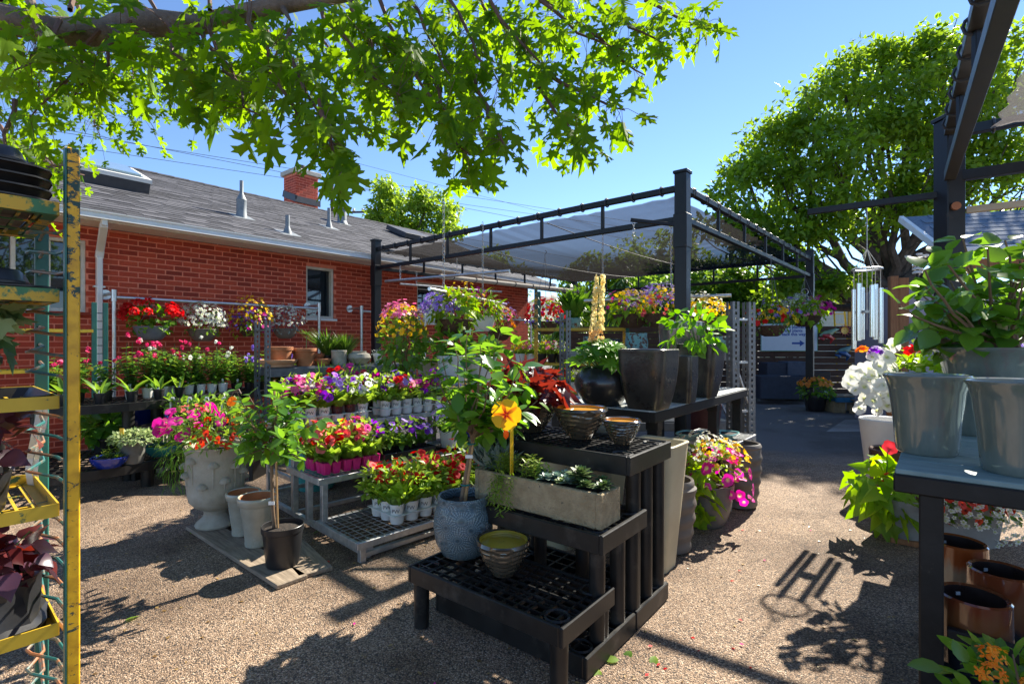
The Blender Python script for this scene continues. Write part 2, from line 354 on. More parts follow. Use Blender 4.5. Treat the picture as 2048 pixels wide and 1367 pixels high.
m_bark = M('maple_bark', (.09,.062,.045), .9, c2=(.26,.2,.15), scale=9, stretch=(1,1,1), bstr=.7, bscale=38, bdist=.02)
m_bark2 = M('dark_bark', (.035,.026,.02), .95, c2=(.10,.08,.062), scale=7, bstr=.8, bscale=20, bdist=.04)
m_twig = M('red_brown_twig', (.10,.045,.028), .7, c2=(.16,.08,.05))
m_maple = LEAF('maple_leaf', (.03,.09,.004), (.115,.22,.01), trans=(.46,.74,.006), tr=.56, rough=.62, spec=.2)
m_tree = LEAF('broad_tree_leaf', (.05,.13,.012), (.16,.27,.02), trans=(.5,.7,.03), tr=.48)
m_tree2 = LEAF('light_tree_leaf', (.07,.16,.015), (.2,.31,.035), trans=(.55,.72,.05), tr=.48)
m_conif = LEAF('conifer_leaf', (.05,.11,.015), (.17,.24,.03), tr=.42)
m_hedge = LEAF('hedge_leaf', (.045,.115,.016), (.14,.25,.03), trans=(.4,.6,.05), tr=.48)
def wood(name, a, b, stretch=(1.2,14,14), rough=.8): return M(name, a, rough, c2=b, scale=5, stretch=stretch, detail=8, bstr=.35, bscale=9, bdist=.004)
m_fence = wood('dark_fence_wood', (.035,.018,.011), (.11,.055,.032))
m_plank = wood('weathered_plank', (.12,.09,.06), (.36,.28,.2))
m_cedar = wood('orange_timber', (.22,.09,.035), (.36,.17,.075), stretch=(14,14,1.2))
# ================================================================== ground
g = MB(); g.add([(-1500,-1500,0),(1500,-1500,0),(1500,1500,0),(-1500,1500,0)], [(0,1,2,3)])
struct(g.build('ground', m_ground))
cp = [G(1652,862,.004), G(1800,862,.004), G(1800,838,.004), G(1690,838,.004)]
struct(MB().add(cp, [(0,1,2,3)]).build('concrete_pad', M('worn_concrete', (.2,.19,.175), .9, c2=(.34,.325,.3), scale=3, bstr=.4, bscale=80)))
# far hills seen in the gap under the shade roof
hm = MB(); nx, ny = 70, 14
for j in range(ny):
    for i in range(nx):
        x = -2600+i*75; t = j/(ny-1); y = 1900+t*1400
        z = -20+t*(250+60*math.sin(i*.33+1)+30*math.sin(i*.9+j)+22*math.sin(i*2.1+j*1.3))
        hm.v.append((x, y, z))
hm.f = [(j*nx+i, j*nx+i+1, (j+1)*nx+i+1, (j+1)*nx+i) for j in range(ny-1) for i in range(nx-1)]
struct(hm.build('hills', M('dry_hillside', (.10,.13,.085), .95, c2=(.36,.31,.25), scale=.012, detail=12, lo=.35, hi=.62), smooth=True))
# ================================================================== brick house (local x along wall, y into the house)
HA = Vector((-4.92, 6.44, 0)); HANG = R(51.7); HX = Vector((math.cos(HANG), math.sin(HANG), 0)); HY_ = Vector((-math.sin(HANG), math.cos(HANG), 0))
def hl(s, y, z): return HA+HX*s+HY_*y+Vector((0,0,z))
def hray(x, yo=0.0):
    """s where the photo column x meets the plane y=yo of the house"""
    k = (x-1024)/FPX; o = HA+HY_*yo; return (k*o.y-o.x)/(HX.x-k*HX.y)
def hz(x, y, yo=0.0):
    p = hl(hray(x, yo), yo, 0); return EYE+(683-y)/FPX*p.y
house = thing('brick_house', 'long low red brick house with grey shingle roof and white gutter', 'house', HA, HANG)
S0, S1, ZT = -3.4, hray(1056), 2.69
wins = [(hray(612), hray(668), hz(640, 636), hz(640, 534)), (hray(834), hray(893), hz(860, 645), hz(860, 566)), (hray(-60), hray(172), hz(120, 622), hz(120, 474))]
def wall_cells(s0, s1):
    """mortar slab split round the openings"""
    mb = MB(); edges = sorted(wins); s = s0
    for (a, b, z0, z1) in edges:
        if a > s: mb.box(((s+a)/2, .12, ZT/2), (a-s, .24, ZT))
        mb.box(((a+b)/2, .12, z0/2), (b-a, .24, z0)); mb.box(((a+b)/2, .12, (z1+ZT)/2), (b-a, .24, ZT-z1)); s = b
    mb.box(((s+s1)/2, .12, ZT/2), (s1-s, .24, ZT)); return mb
wall = wall_cells(S0, S1).build('wall', m_mortar, house)
MB().add([(S1-.2,.25,0),(S1-.2,7.9,0),(S1-.2,7.9,2.7),(S1-.2,4.05,4.5),(S1-.2,.25,2.7),(S1-.003,.25,0),(S1-.003,7.9,0),(S1-.003,7.9,2.7),(S1-.003,4.05,4.5),(S1-.003,.25,2.7)],[(0,1,2,3,4),(9,8,7,6,5),(0,5,6,1),(1,6,7,2),(2,7,8,3),(3,8,9,4),(4,9,5,0)]).build('side_wall', M('teal_siding', (.06,.22,.2), .6, c2=(.08,.27,.25)), house)
BL, BH, JT = .1905, .0545, .0135
def brick_mesh(L, rv, nm='brick', dep=.03):
    mb = MB().box((0, 0, 0), (L, dep, BH)); me = mb.mesh(nm, bevel=.003)
    at = me.attributes.new('rnd', 'FLOAT', 'POINT'); at.data.foreach_set('value', [rv]*len(me.vertices)); me.materials.append(m_brick); return me
def lay_bricks(spans, z0, z1, origin_to_px, par, matL, nobj, yface=.0115):
    """spans(z) -> free intervals on a course; the nobj that show largest become brick objects, the rest one stuff part"""
    out = []; k = 0; z = z0+BH/2
    while z+BH/2 < z1:
        off = 0 if k % 2 else (BL+JT)/2; 
        for (a, b) in spans(z):
            s = math.floor((a-off)/(BL+JT))*(BL+JT)+off
            while s < b:
                l, r = max(s, a), min(s+BL, b)
                if r-l > .03: out.append(((l+r)/2, z, r-l))
                s += BL+JT
        k += 1; z += BH+JT
    def score(q):
        wp = origin_to_px(q); px = PX(wp)
        return wp.y+(50 if not (165 < px[0] < 760 and 440 < px[1] < 690) else 0)+(20 if q[2] < BL-.01 else 0)
    out.sort(key=score); var = [brick_mesh(BL, i/7) for i in range(8)]
    for q in out[:nobj]:
        o = link('brick', random.choice(var) if q[2] > BL-.01 else brick_mesh(q[2], random.random()), None, par, Matrix.Translation(Vector((q[0], yface+random.uniform(-.0015,.0015), q[1]))) if matL is None else matL @ Matrix.Translation(Vector((q[0], yface, q[1]))))
    V_ = []; F_ = []; rv = []
    for q in out[nobj:]:
        mb = MB().box((q[0], yface+random.uniform(-.001,.001), q[1]), (q[2], .03, BH)); o = len(V_); V_ += mb.v; 
        for f in mb.f: F_ += [(f[0]+o, f[1]+o, f[2]+o), (f[0]+o, f[2]+o, f[3]+o)]
        rv += [random.random()]*8
    if V_:
        me = fmesh('brickwork', np.array(V_), np.array(F_), np.array(rv), np.zeros(len(rv)), m_brick)
        me.polygons.foreach_set('use_smooth', np.zeros(len(me.polygons), dtype=bool)); o = stuff(link('brickwork', me, None, par))
        if matL is not None: o.matrix_local = matL
def spans(z):
    iv = [(S0, S1)]
    for (a, b, z0, z1) in wins:
        if z0-.04 < z < z1+.035:
            nv = []
            for (l, r) in iv:
                if b <= l or a >= r: nv.append((l, r)); continue
                if a > l: nv.append((l, a))
                if b < r: nv.append((b, r))
            iv = nv
    return iv
lay_bricks(spans, .02, ZT, lambda q: hl(q[0], 0, q[1]), wall, None, 300)
m_frame = M('cream_window_frame', (.55,.52,.42), .5, c2=(.66,.63,.54))
for i, (a, b, z0, z1) in enumerate(wins):
    wv = MB()
    for (c, sz) in ((((a+b)/2, .07, z0+.02), (b-a, .1, .04)), (((a+b)/2, .07, z1-.02), (b-a, .1, .04)), ((a+.02, .07, (z0+z1)/2), (.04, .1, z1-z0-.08)), ((b-.02, .07, (z0+z1)/2), (.04, .1, z1-z0-.08))): wv.box(c, sz)
    wf = wv.build('window', m_frame, house, bevel=.004)
    if i == 2:
        nmul = 3; xs = [a+.04+(b-a-.08)*k/nmul for k in range(nmul+1)]
        for k in range(1, nmul): pbox(wf, 'mullion', (xs[k], .075, (z0+z1)/2), (.04, .08, z1-z0-.08), m_frame)
    else: xs = [a+.04, b-.04]
    for k in range(len(xs)-1): pbox(wf, 'pane', ((xs[k]+xs[k+1])/2, .1, (z0+z1)/2), (xs[k+1]-xs[k], .012, z1-z0-.07), m_glass, bevel=0)
    pbox(wf, 'sill', ((a+b)/2, -.005, z0-.02), (b-a+.06, .1, .036), m_brick if i == 2 else m_white)
# roof
YE, ZE, YRG, ZRG = -.47, 2.80, 4.05, 4.64; SR = S1+.42
pit = math.atan2(ZRG-ZE, YRG-YE); SLEN = math.hypot(ZRG-ZE, YRG-YE)
roof = MB().add([(S0,YE,ZE),(SR,YE,ZE),(SR,YRG,ZRG),(S0,YRG,ZRG),(SR,2*YRG-YE,ZE),(S0,2*YRG-YE,ZE)], [(0,1,2,3),(3,2,4,5)]).build('roof', M('roof_underlay', (.05,.05,.055), .95), house)
rows = []; ex = .135; tw = .305; nr = int(SLEN/ex)
for rI in range(nr):
    s = S0+(.5*tw*(rI % 2))+.05*((rI*7) % 3)
    while s+tw < SR+.02: rows.append((s+tw/2, rI)); s += tw
def sh_mat4(s, rI):
    q = rI*ex; y = YE+q*math.cos(pit); z = ZE+q*math.sin(pit)
    return Matrix.Translation(Vector((s, y, z))) @ Matrix.Rotation(pit-.035, 4, 'X')
def shingle_mb(d):
    # dimensional shingle: slanted tab end and real thickness
    a = tw/2-.003; sl = .03; t = .007+d
    lo = [(-a, -.004), (a, -.004), (a+sl*.0, ex*.45), (a-sl, ex*1.06), (-a-sl, ex*1.06), (-a, ex*.45)]
    return MB().prism(lo, .001, .004+t)
shm = []
for i in range(6):
    me = shingle_mb(.001*i).mesh('shingle'); at = me.attributes.new('rnd', 'FLOAT', 'POINT'); at.data.foreach_set('value', [i/5]*len(me.vertices)); me.materials.append(m_shing); shm.append(me)
def sscore(q):
    w_ = hl(q[0], YE+q[1]*ex*math.cos(pit), ZE+q[1]*ex*math.sin(pit)); px = PX(w_); return w_.y+(40 if not 165 < px[0] < 760 else 0)
rows.sort(key=sscore)
for q in rows[:300]: link('shingle', random.choice(shm), None, roof, sh_mat4(*q))
V_ = []; F_ = []; rv = []
for q in rows[300:]:
    mb = shingle_mb(.001*random.randrange(6)); m4 = sh_mat4(*q); o = len(V_); V_ += [tuple(m4 @ Vector(p)) for p in mb.v]
    for f in mb.f:
        for k in range(1, len(f)-1): F_.append((f[0]+o, f[k]+o, f[k+1]+o))
    rv += [random.random()]*len(mb.v)
me = fmesh('shingle_field', np.array(V_), np.array(F_), np.array(rv), np.zeros(len(rv)), m_shing); me.polygons.foreach_set('use_smooth', np.zeros(len(me.polygons), dtype=bool)); stuff(link('shingle_field', me, None, roof))
k = S0
while k < SR-.1:
    MB().add([(k,YRG-.13,ZRG-.035),(k+.3,YRG-.13,ZRG-.025),(k+.3,YRG,ZRG+.035),(k,YRG,ZRG+.028),(k+.3,YRG+.13,ZRG-.025),(k,YRG+.13,ZRG-.035)], [(0,1,2,3),(3,2,4,5)]).build('ridge_cap', m_shing, roof); k += .28
pbox(house, 'dark_eave_strip', ((S0+SR)/2, YE-.012, ZE-.025), (SR-S0, .02, .06), m_dark)  # dark strip along the eave, just above the gutter
gut = MB(); pts = [(-.11,.0),(-.11,-.012),(-.1,-.03),(-.105,-.085),(0,-.085),(0,.0)]
gut.v = [(s, YE-.03+y, ZE-.02+z) for s in (S0, SR-.03) for y, z in pts]; nP = len(pts); gut.f = [(i, i+1, nP+i+1, nP+i) for i in range(nP-1)]+[tuple(range(nP)), tuple(range(nP, 2*nP))]
gut.build('gutter', m_white, house)
sof = pbox(house, 'soffit', ((S0+SR)/2, (YE-.02)/2, ZT+.012), (SR-S0-.02, -YE-.02, .02), m_white, bevel=0)
k = S0+.2
while k < SR: pbox(sof, 'soffit_seam', (k, -.22, ZT+.0), (.008, .4, .006), m_white, bevel=0); k += .31
pbox(house, 'fascia', ((S0+SR)/2, YE-.012, ZT+.03), (SR-S0-.02, .02, .07), m_white, bevel=0)
# gable end trim and gable wall
MB().add([(SR-.02,YE,ZE-.1),(SR-.02,YRG,ZRG-.1),(SR-.02,YRG,ZRG+.01),(SR-.02,YE,ZE+.01),(SR+.005,YE,ZE-.1),(SR+.005,YRG,ZRG-.1),(SR+.005,YRG,ZRG+.01),(SR+.005,YE,ZE+.01)], [(0,1,2,3),(7,6,5,4),(0,4,5,1),(3,2,6,7),(0,3,7,4),(1,5,6,2)]).build('gable_trim', m_white, house)
# downspout
sd = hray(192); dsp = [(hray(206,-.5), YE-.07, ZE-.1), (hray(206,-.5), YE-.07, ZE-.16), (sd+.02, -.09, ZT-.28), (sd+.02, -.05, ZT-.36), (sd+.02, -.05, .1)]
dm = MB()
for i in range(len(dsp)-1): dm.bar(dsp[i], (Vector(dsp[i+1])+(Vector(dsp[i+1])-Vector(dsp[i])).normalized()*.012), .078, .058)
ds = dm.build('downspout', m_white, house, bevel=.008)
for zz in (ZT-.72, .9): pbox(ds, 'strap', (sd+.02, -.045, zz), (.11, .075, .02), m_white)
# skylight, vents, chimney on the roof
def rp(x, y):
    """photo pixel -> point on the near roof slope in house coordinates"""
    d = Vector(((x-1024)/FPX, 1, -(y-683)/FPX)); dl = Vector((d.dot(HX), d.dot(HY_), d.z)); o = Vector((0,0,EYE))-HA; ol = Vector((o.dot(HX), o.dot(HY_), EYE))
    nn = Vector((0, -math.sin(pit), math.cos(pit))); t = (Vector((0, YE, ZE))-ol).dot(nn)/dl.dot(nn); return ol+dl*t
rot4 = Matrix.Rotation(pit, 4, 'X')
c = rp(170, 355); m4 = Matrix.Translation(c) @ rot4
sk = link('skylight', MB().box((0,0,.09), (1.35,1.0,.18)).mesh('skylight', bevel=.01), m_dark, roof, m4)
m_skyl = M('skylight_dome', (.30,.42,.46), .08, c2=(.34,.46,.5), coat=1)
link('dome', MB().box((0,0,.235), (1.2,.85,.06)).mesh('dome', bevel=.03, seg=2), m_skyl, sk); 
fr_ = MB()
for cc, ss in (((0,-.47,.2),(1.37,.07,.06)), ((0,.47,.2),(1.37,.07,.06)), ((-.65,0,.2),(.07,.88,.06)), ((.65,0,.2),(.07,.88,.06))): fr_.box(cc, ss)
fr_.build('dome_frame', m_white, sk)
def vent(x, y, h, r, kind):
    b = rp(x, y); mb = MB()
    if kind == 'tall': prof = [(r*2.4,-.02),(r*2.1,.05),(r*2.0,.1),(r*2.0,h*.45),(r*2.1,h*.47),(r*1.0,h*.62),(r*.75,h*.66),(r*.75,h)]
    elif kind == 'cap': prof = [(r*1.3,-.02),(r*1.08,.05),(r,.06),(r,h*.78),(r*1.25,h*.78),(r*1.5,h*.83),(r*1.3,h*.9),(r*.4,h)]
    else: prof = [(r*2.2,-.02),(r*1.8,.04),(r*1.0,h*.4),(r,h*.42),(r,h)]
    mb.loft(prof, 20, c=b, cap1=True); o = mb.build('roof_vent', M('vent_zinc', (.16,.18,.19), .6, .3, c2=(.28,.3,.31)), roof, smooth=True)
    fl = link('flashing', MB().box((0,0,.012), (.32,.32,.01)).mesh('flashing', bevel=.003), MATS['vent_zinc'], o, Matrix.Translation(b) @ rot4)
vent(483, 434, .6, .038, 'tall'); vent(575, 467, .3, .034, 'pipe'); vent(658, 455, .4, .034, 'pipe'); vent(684, 447, .4, .1, 'cap')
sb_ = rp(822, 475); pbox(roof, 'roof_hatch', (sb_.x, sb_.y, sb_.z+.1), (1.0, .8, .12), m_dark, Matrix.Rotation(pit, 3, 'X'))
# chimney
cb = rp(612, 405); cs0, cs1 = hray(592, cb.y), hray(636, cb.y); cw = cs1-cs0; cd = .62; cz1 = EYE+(683-344)/FPX*hl(cs0, cb.y, 0).y
chim = pbox(roof, 'chimney', ((cs0+cs1)/2, cb.y+cd/2, (cb.z+cz1)/2-.15), (cw, cd, cz1-cb.z+.5), m_mortar, bevel=0)
full = lambda L: (lambda z: [(0, L)])
for (L, mat4) in ((cw, Matrix.Translation(Vector((cs0, cb.y, 0)))), (cd, Matrix.Translation(Vector((cs0, cb.y+cd, 0))) @ Matrix.Rotation(R(-90), 4, 'Z'))):
    sp_ = full(L); z = cb.z-.32; k = 0; 
    while z+BH < cz1:
        s = -(BL+JT)/2 if k % 2 else 0.0
        while s < L-.02:
            a_, b_ = max(s, 0), min(s+BL, L)
            if b_-a_ > .02: link('brick', brick_mesh(b_-a_, random.random(), 'brick'), None, chim, mat4 @ Matrix.Translation(Vector(((a_+b_)/2, .0115, z+BH/2))))
            s += BL+JT
        z += BH+JT; k += 1
pbox(roof, 'chimney_crown', ((cs0+cs1)/2, cb.y+cd/2, cz1+.06), (cw+.14, cd+.14, .12), M('chimney_crown_stone', (.38,.35,.29), .85, bstr=.3), bevel=.012)
MB().loft([(.1,0),(.1,.14),(.13,.15),(.13,.19),(.02,.22)], 16, c=((cs0+cs1)/2, cb.y+cd/2, cz1+.12)).build('flue_cap', m_dark, roof)
fl_ = MB().box(((cs0+cs1)/2, cb.y-.03, cb.z+.04), (cw+.1, .03, .16)); fl_.bar((cs0-.02, cb.y-.05, cb.z+.04), (cs0-.02, cb.y+cd, cb.z+.04+cd*math.tan(pit)), .03, .17); fl_.build('chimney_flashing', m_dark, roof)
# ================================================================== fence across the back
FA = P(1140, 790, 12.4); FA.z = 0; FB_ = P(1830, 790, 12.0); FB_.z = 0
fd = (FB_-FA); FL = fd.length; fr = math.atan2(fd.y, fd.x)
fence = thing('plank_fence', 'dark brown horizontal plank fence behind the shade roof', 'fence', FA, fr)
z = .06; k = 0
while z < 1.62:
    x = 0
    while x < FL:
        L = min(2.4, FL-x); o = pbox(fence, 'plank', (x+L/2, random.uniform(-.006,.006), z+.07), (L-.006, .025, .137), m_fence, Matrix.Rotation(random.uniform(-.004,.004), 3, 'Y'), bevel=.004); x += L
    z += .145 if k % 3 else .15; k += 1
for i in range(int(FL/2.4)+2): pbox(fence, 'post', (min(i*2.4, FL), .065, .82), (.09, .09, 1.64), m_fence)
# ================================================================== shed at the right
SA = P(1790, 700, 7.2); SA.z = 0; srz = R(-16)
shed = thing('garden_shed', 'small shed with shingle roof tinted with sky reflection and lilac grey wall', 'shed', SA, srz)
m_lilac = M('lilac_grey_panel', (.30,.28,.33), .75, c2=(.36,.34,.39), scale=3, wear=(.14,.12,.13), wscale=22, wlo=.68, whi=.7)
m_bshing = M('sky_tinted_shingle', (.10,.135,.18), .85, spec=.15, c2=(.19,.24,.3), scale=30)  # blue of the reflected sky is put into the shingle colour
pbox(shed, 'wall', (2.35, .9, 1.05), (4.6, 1.6, 2.1), m_lilac, bevel=0)
pbox(shed, 'corner_post', (.0, .06, 1.1), (.1, .1, 2.25), m_cedar)
pbox(shed, 'corner_board', (.12, .06, 1.1), (.12, .06, 2.2), m_cedar)
pbox(shed, 'door', (1.9, .08, .98), (.85, .05, 1.95), M('cream_door', (.5,.47,.4), .6))
pbox(shed, 'window', (3.0, .08, 1.35), (.9, .05, .9), m_frame); pbox(shed, 'pane', (3.0, .05, 1.35), (.78, .02, .78), m_glass)
pbox(shed, 'fascia_board', (2.75, -.16, 2.3), (4.5, .04, .2), m_cedar, bevel=.004)
pbox(shed, 'gutter', (2.75, -.24, 2.5), (4.5, .12, .1), m_white, bevel=.012)
sp2 = R(30); rl = 1.35
srf = link('roof', MB().box((0, rl/2, 0), (4.6, rl, .05)).mesh('roof'), m_bshing, shed, Matrix.Translation(Vector((2.75, -.26, 2.53))) @ Matrix.Rotation(sp2, 4, 'X'))
for rI in range(8):
    s = -2.3+(.15 if rI % 2 else 0)
    while s < 2.0:
        if rI < 8: link('shingle', bpy.data.meshes.get('shed_shingle') or MB().box((0, .09, .006), (.292, .18, .012)).mesh('shed_shingle'), m_bshing, srf, Matrix.Translation(Vector((s+.3, rI*.165, .03+.001*random.random()))) @ Matrix.Rotation(-.04, 4, 'X'))
        s += .3
pbox(shed, 'verge_board', (.42, rl*math.cos(sp2)/2-.26, 2.53+rl*math.sin(sp2)/2), (.06, rl, .09), m_white, Matrix.Rotation(sp2, 3, 'X'))
# ================================================================== trees
def limb(mb, p, q, r0, r1, seg=5, wob=.12, n=8):
    p = Vector(p); q = Vector(q); L = (q-p).length; pts = []; rs = []
    for i in range(seg+1):
        t = i/seg; w_ = Vector((random.uniform(-1,1), random.uniform(-1,1), random.uniform(-.6,.6)))*L*wob*.25*(0 if i in (0, seg) else 1)
        pts.append(p.lerp(q, t)+w_+Vector((0,0,-L*wob*.35*math.sin(math.pi*t)))); rs.append(r0+(r1-r0)*t)
    mb.tube(pts, rs, n, caps=False); return pts
def tree(name, label, base, h, clumps, lsize, nleaf, mat, bmat, trunk_r, tpl_='oval_s', fork=.35, group=None, lean=(0,0)):
    base = Vector(base); t = thing(name, label, 'tree', base, 0, group); mb = MB(); top = Vector((lean[0], lean[1], h*fork))
    limb(mb, (0,0,-.1), top, trunk_r, trunk_r*.75, 6, .1, 12)
    pls = []; tot = sum(c[3]*c[3] for c in clumps)
    for (x, y, z, r) in clumps:
        c = Vector((x, y, z)); mid = limb(mb, top*random.uniform(.7, 1), c, trunk_r*.5, trunk_r*.13, 6, .22)
        for k in range(5):
            e = c+Vector(sph(1)[0])*r*.8; limb(mb, mid[random.randrange(3, 6)], e, trunk_r*.12, trunk_r*.03, 4, .2, 5)
        n = int(nleaf*r*r/tot); sub = max(4, int(9*r)); 
        for s in range(sub):      # light and dark sub-clumps with gaps between
            o = Vector(sph(1)[0])*r*(.35+.6*random.random()); o.z *= .75
            pls.append(blob(n//sub, c+o, r*np.array((.5,.5,.36))*random.uniform(.6,1.45), lsize, shell=.05, up=.9, droop=.25, jit=.9))
    mb.build('trunk', bmat, t, smooth=True); emit(t, 'crown', tpl_, mat, cat(*pls)); return t
D = 17.0
def ck(px, py, d, rp_): 
    q = P(px, py, d); return q, rp_*d/FPX
tb = P(1745, 700, 13.6); tb.z = 0
cl = []
for (px, py, d, rr) in [(1440,440,16,75),(1500,370,16.5,80),(1560,300,17,80),(1620,250,17,85),(1690,190,17.5,90),(1760,130,17.5,85),(1850,100,17,80),(1930,120,16,90),(2010,160,16,90),(1580,400,16,90),(1660,330,16,95),(1740,260,16.5,95),(1830,220,16,95),(1920,250,16,95),(1680,440,15.5,80),(1590,490,15.5,70),(1500,470,16,70),(1780,380,15.5,85),(1860,350,15.5,85),(1950,360,15.5,90),(2030,330,16,90),(1690,560,15,50),(1620,555,15,55),(2050,430,16,90),(1560,560,16,60)]:
    q, r_ = ck(px, py, d*.8, rr*1.05); q -= tb; cl.append((q.x, q.y, q.z, r_))
tree('broadleaf_tree', 'huge dark green tree with spreading limbs rising behind the fence', tb, 11, cl, .165, 30000, m_tree, m_bark2, .3, fork=.26, lean=(.5, 0))
tb = P(790, 640, 27); tb.z = 0; cl = []
for (px, py, rr) in [(770,395,42),(800,430,45),(860,400,42),(890,435,45),(745,440,40),(830,465,45),(905,465,35),(780,480,45),(870,480,40)]:
    q, r_ = ck(px, py, 27+random.uniform(-1,1), rr); q -= tb; cl.append((q.x, q.y, q.z, r_))
tree('leafy_tree', 'light green tree rising behind the brick house beside the chimney', tb, 8, cl, .26, 8000, m_tree2, m_bark2, .2, fork=.5)
tb = P(1090, 660, 34); tb.z = 0; cl = [(x*1.0, 0, z, r_) for x, z, r_ in ((-.8,1.9,1.0),(.5,2.1,1.1),(1.6,1.8,.9),(0,1.3,1.2))]
tree('leafy_tree', 'far pale green bush in the gap under the shade roof', tb, 3, cl, .25, 1800, m_tree2, m_bark2, .1, fork=.4)
for k, (px, py, d, rr, lab) in enumerate([(985,520,30,70,'distant tree seen through the left of the shade net'), (1180,520,24,70,'tree rising behind the conifers under the shade net'), (1270,500,23,80,'dense tree behind the hanging baskets under the shade net'), (1350,480,21,75,'dense tree just left of the tall front post, behind the net')]):
    tb = P(px, 690, d); tb.z = 0; cl = []
    for (ox, oy, q_) in ((-.5,.1,.6),(.5,.15,.6),(0,-.35,.6),(-.3,.7,.65),(.4,.75,.65),(0,1.3,.7)):
        q, r_ = ck(px+ox*rr, py+rr*.5+oy*rr, d+random.uniform(-1,1), rr*q_)
        if q.z > .4: q -= tb; cl.append((q.x, q.y, q.z, r_))
    tree('background_tree', lab, tb, 5, cl, .24, 3600, m_tree if k % 2 else m_tree2, m_bark2, .16, fork=.3, group='trees behind the shade roof')
for (px, d, hh, rr, lab) in ((1137, 16, 3.15, .5, 'columnar conifer just left of the back post of the shade roof'), (1245, 15.5, 3.3, 1.1, 'yellowish conifer behind the tall cream flower spike')):
    b_ = P(px, 700, d); b_.z = 0; t = thing('conifer', lab, 'tree', b_); mb = MB(); limb(mb, (0,0,0), (0,0,hh*.9), .07, .02, 4, .02); mb.build('trunk', m_bark2, t)
    zz = RNG.random(2600)**.8*hh*.97+.05; a = RNG.random(2600)*6.283; q = rr*np.minimum(1, (1.02-zz/hh)*1.8)*(.55+.45*RNG.random(2600)); pos = np.stack([q*np.cos(a), q*np.sin(a), zz], 1)
    dr = np.stack([np.cos(a)*.5, np.sin(a)*.5, -.9+RNG.random(2600)*.7], 1); emit(t, 'crown', 'lance', m_conif, (pos, dr, np.stack([np.cos(a), np.sin(a), np.full(2600,.3)], 1), .26*(.6+.7*RNG.random(2600))))
hedge_labs = ['dark shrub behind the yellow and blue hanging flowers', 'dark shrub right of the tall black front post', 'dark shrub above the hanging basket of red and yellow flowers', 'broad shrub behind the back right post of the shade roof', 'shrub behind the arrow sign at the fence']
for i, (px, py, d, rr) in enumerate([(1330,600,15.2,95),(1420,590,15,90),(1500,600,14.6,80),(1585,610,14.8,75),(1470,640,14.2,70)]):
    b_ = P(px, 700, d); b_.z = 0; r_ = rr*d/FPX; zc = EYE+(683-py)/FPX*d; t = thing('shrub', hedge_labs[i], 'shrub', b_, group='shrubs behind the fence'); mb = MB()
    for k in range(9): limb(mb, (random.uniform(-.2,.2), 0, 0), Vector((0,0,zc))+Vector(sph(1)[0])*r_*.7, .035, .01, 4, .15, 5)
    mb.build('stem', m_bark2, t); pls = []
    for s in range(14):
        o = Vector(sph(1)[0])*r_*(.3+.6*random.random()); pls.append(blob(260, Vector((0,0,zc))+o, r_*.42, .16, shell=.2, up=.8, jit=.9))
    emit(t, 'foliage', 'oval_s', m_hedge if i != 3 else m_tree, cat(*pls))
# ================================================================== utility pole and wires
up_ = P(664, 560, 36); up_.z = 0; pole = thing('utility_pole', 'wooden utility pole behind the chimney', 'utility pole', up_)
ptube(pole, 'shaft', [(0,0,0),(0,0,13.5)], [.16,.11], m_bark2, 10)
zc = EYE+(683-423)/FPX*36
pbar(pole, 'crossarm', (-.9,.3,zc), (3.2,-.6,zc-.15), .1, .12, m_bark2)
for k in range(5): MB().loft([(.05,0),(.11,.04),(.06,.09),(.1,.13),(.05,.2)], 10, c=(.3+k*.65, .05-k*.14, zc+.04-k*.03), cap1=True).build('insulator', m_white, pole, smooth=True)
m_wire = M('black_cable', (.02,.02,.022), .6)
def wire(name, lab, a, b, r=.012, sag=.3):
    a = Vector(a); b = Vector(b); pts = [a.lerp(b, t/14)-Vector((0,0,sag*math.sin(math.pi*t/14))) for t in range(15)]
    o = MB().tube(pts, r, 5).build(name, m_wire); tag(o, lab, 'cable', 'overhead cables above the roof'); return o
for i, (x0, y0, x1, y1) in enumerate([(-60,235,1700,508),(60,245,1700,561),(-60,262,1500,488),(-40,295,1500,578),(240,200,1700,581)]):
    wire('power_line', ['top', 'second', 'third', 'lowest', 'faint upper'][i]+' thin overhead cable crossing the blue sky above the brick house roof', P(x0, y0, 25), P(x1, y1, 48), .013 if i < 4 else .009, .1)
# ================================================================== shade roofs
def shade_cloth_mat(name, tr, col, dens):
    """knitted net: partly open face, and a few mm of yarn that absorbs more the more slantwise light goes through"""
    m, n, out = newmat(name); tc = nd(n, 'TexCoord')
    nz = nd(n, 'TexNoise', Scale=55, Detail=3); mp = nd(n, 'Mapping'); mp.inputs['Scale'].default_value = (1, 3.2, 1); n.links.new(tc.outputs['Object'], mp.inputs[0]); n.links.new(mp.outputs[0], nz.inputs['Vector'])
    r = nd(n, 'MapRange'); r.inputs[1].default_value = .3; r.inputs[2].default_value = .7; r.inputs[3].default_value = tr-.1; r.inputs[4].default_value = tr+.1; n.links.new(nz.outputs['Fac'], r.inputs[0])
    d0 = nd(n, 'BsdfDiffuse', Color=rgba(col)); tl_ = nd(n, 'BsdfTranslucent', Color=rgba(tuple(x*2.2 for x in col))); d = nd(n, 'MixShader'); d.inputs[0].default_value = .6; n.links.new(d0.outputs[0], d.inputs[1]); n.links.new(tl_.outputs[0], d.inputs[2]); tp = nd(n, 'BsdfTransparent'); mm = nd(n, 'MixShader'); n.links.new(r.outputs[0], mm.inputs[0]); n.links.new(d.outputs[0], mm.inputs[1]); n.links.new(tp.outputs[0], mm.inputs[2]); n.links.new(mm.outputs[0], out.inputs['Surface'])
    va = nd(n, 'VolumeAbsorption', Color=(.02,.02,.025,1), Density=dens); n.links.new(va.outputs[0], out.inputs['Volume']); return m
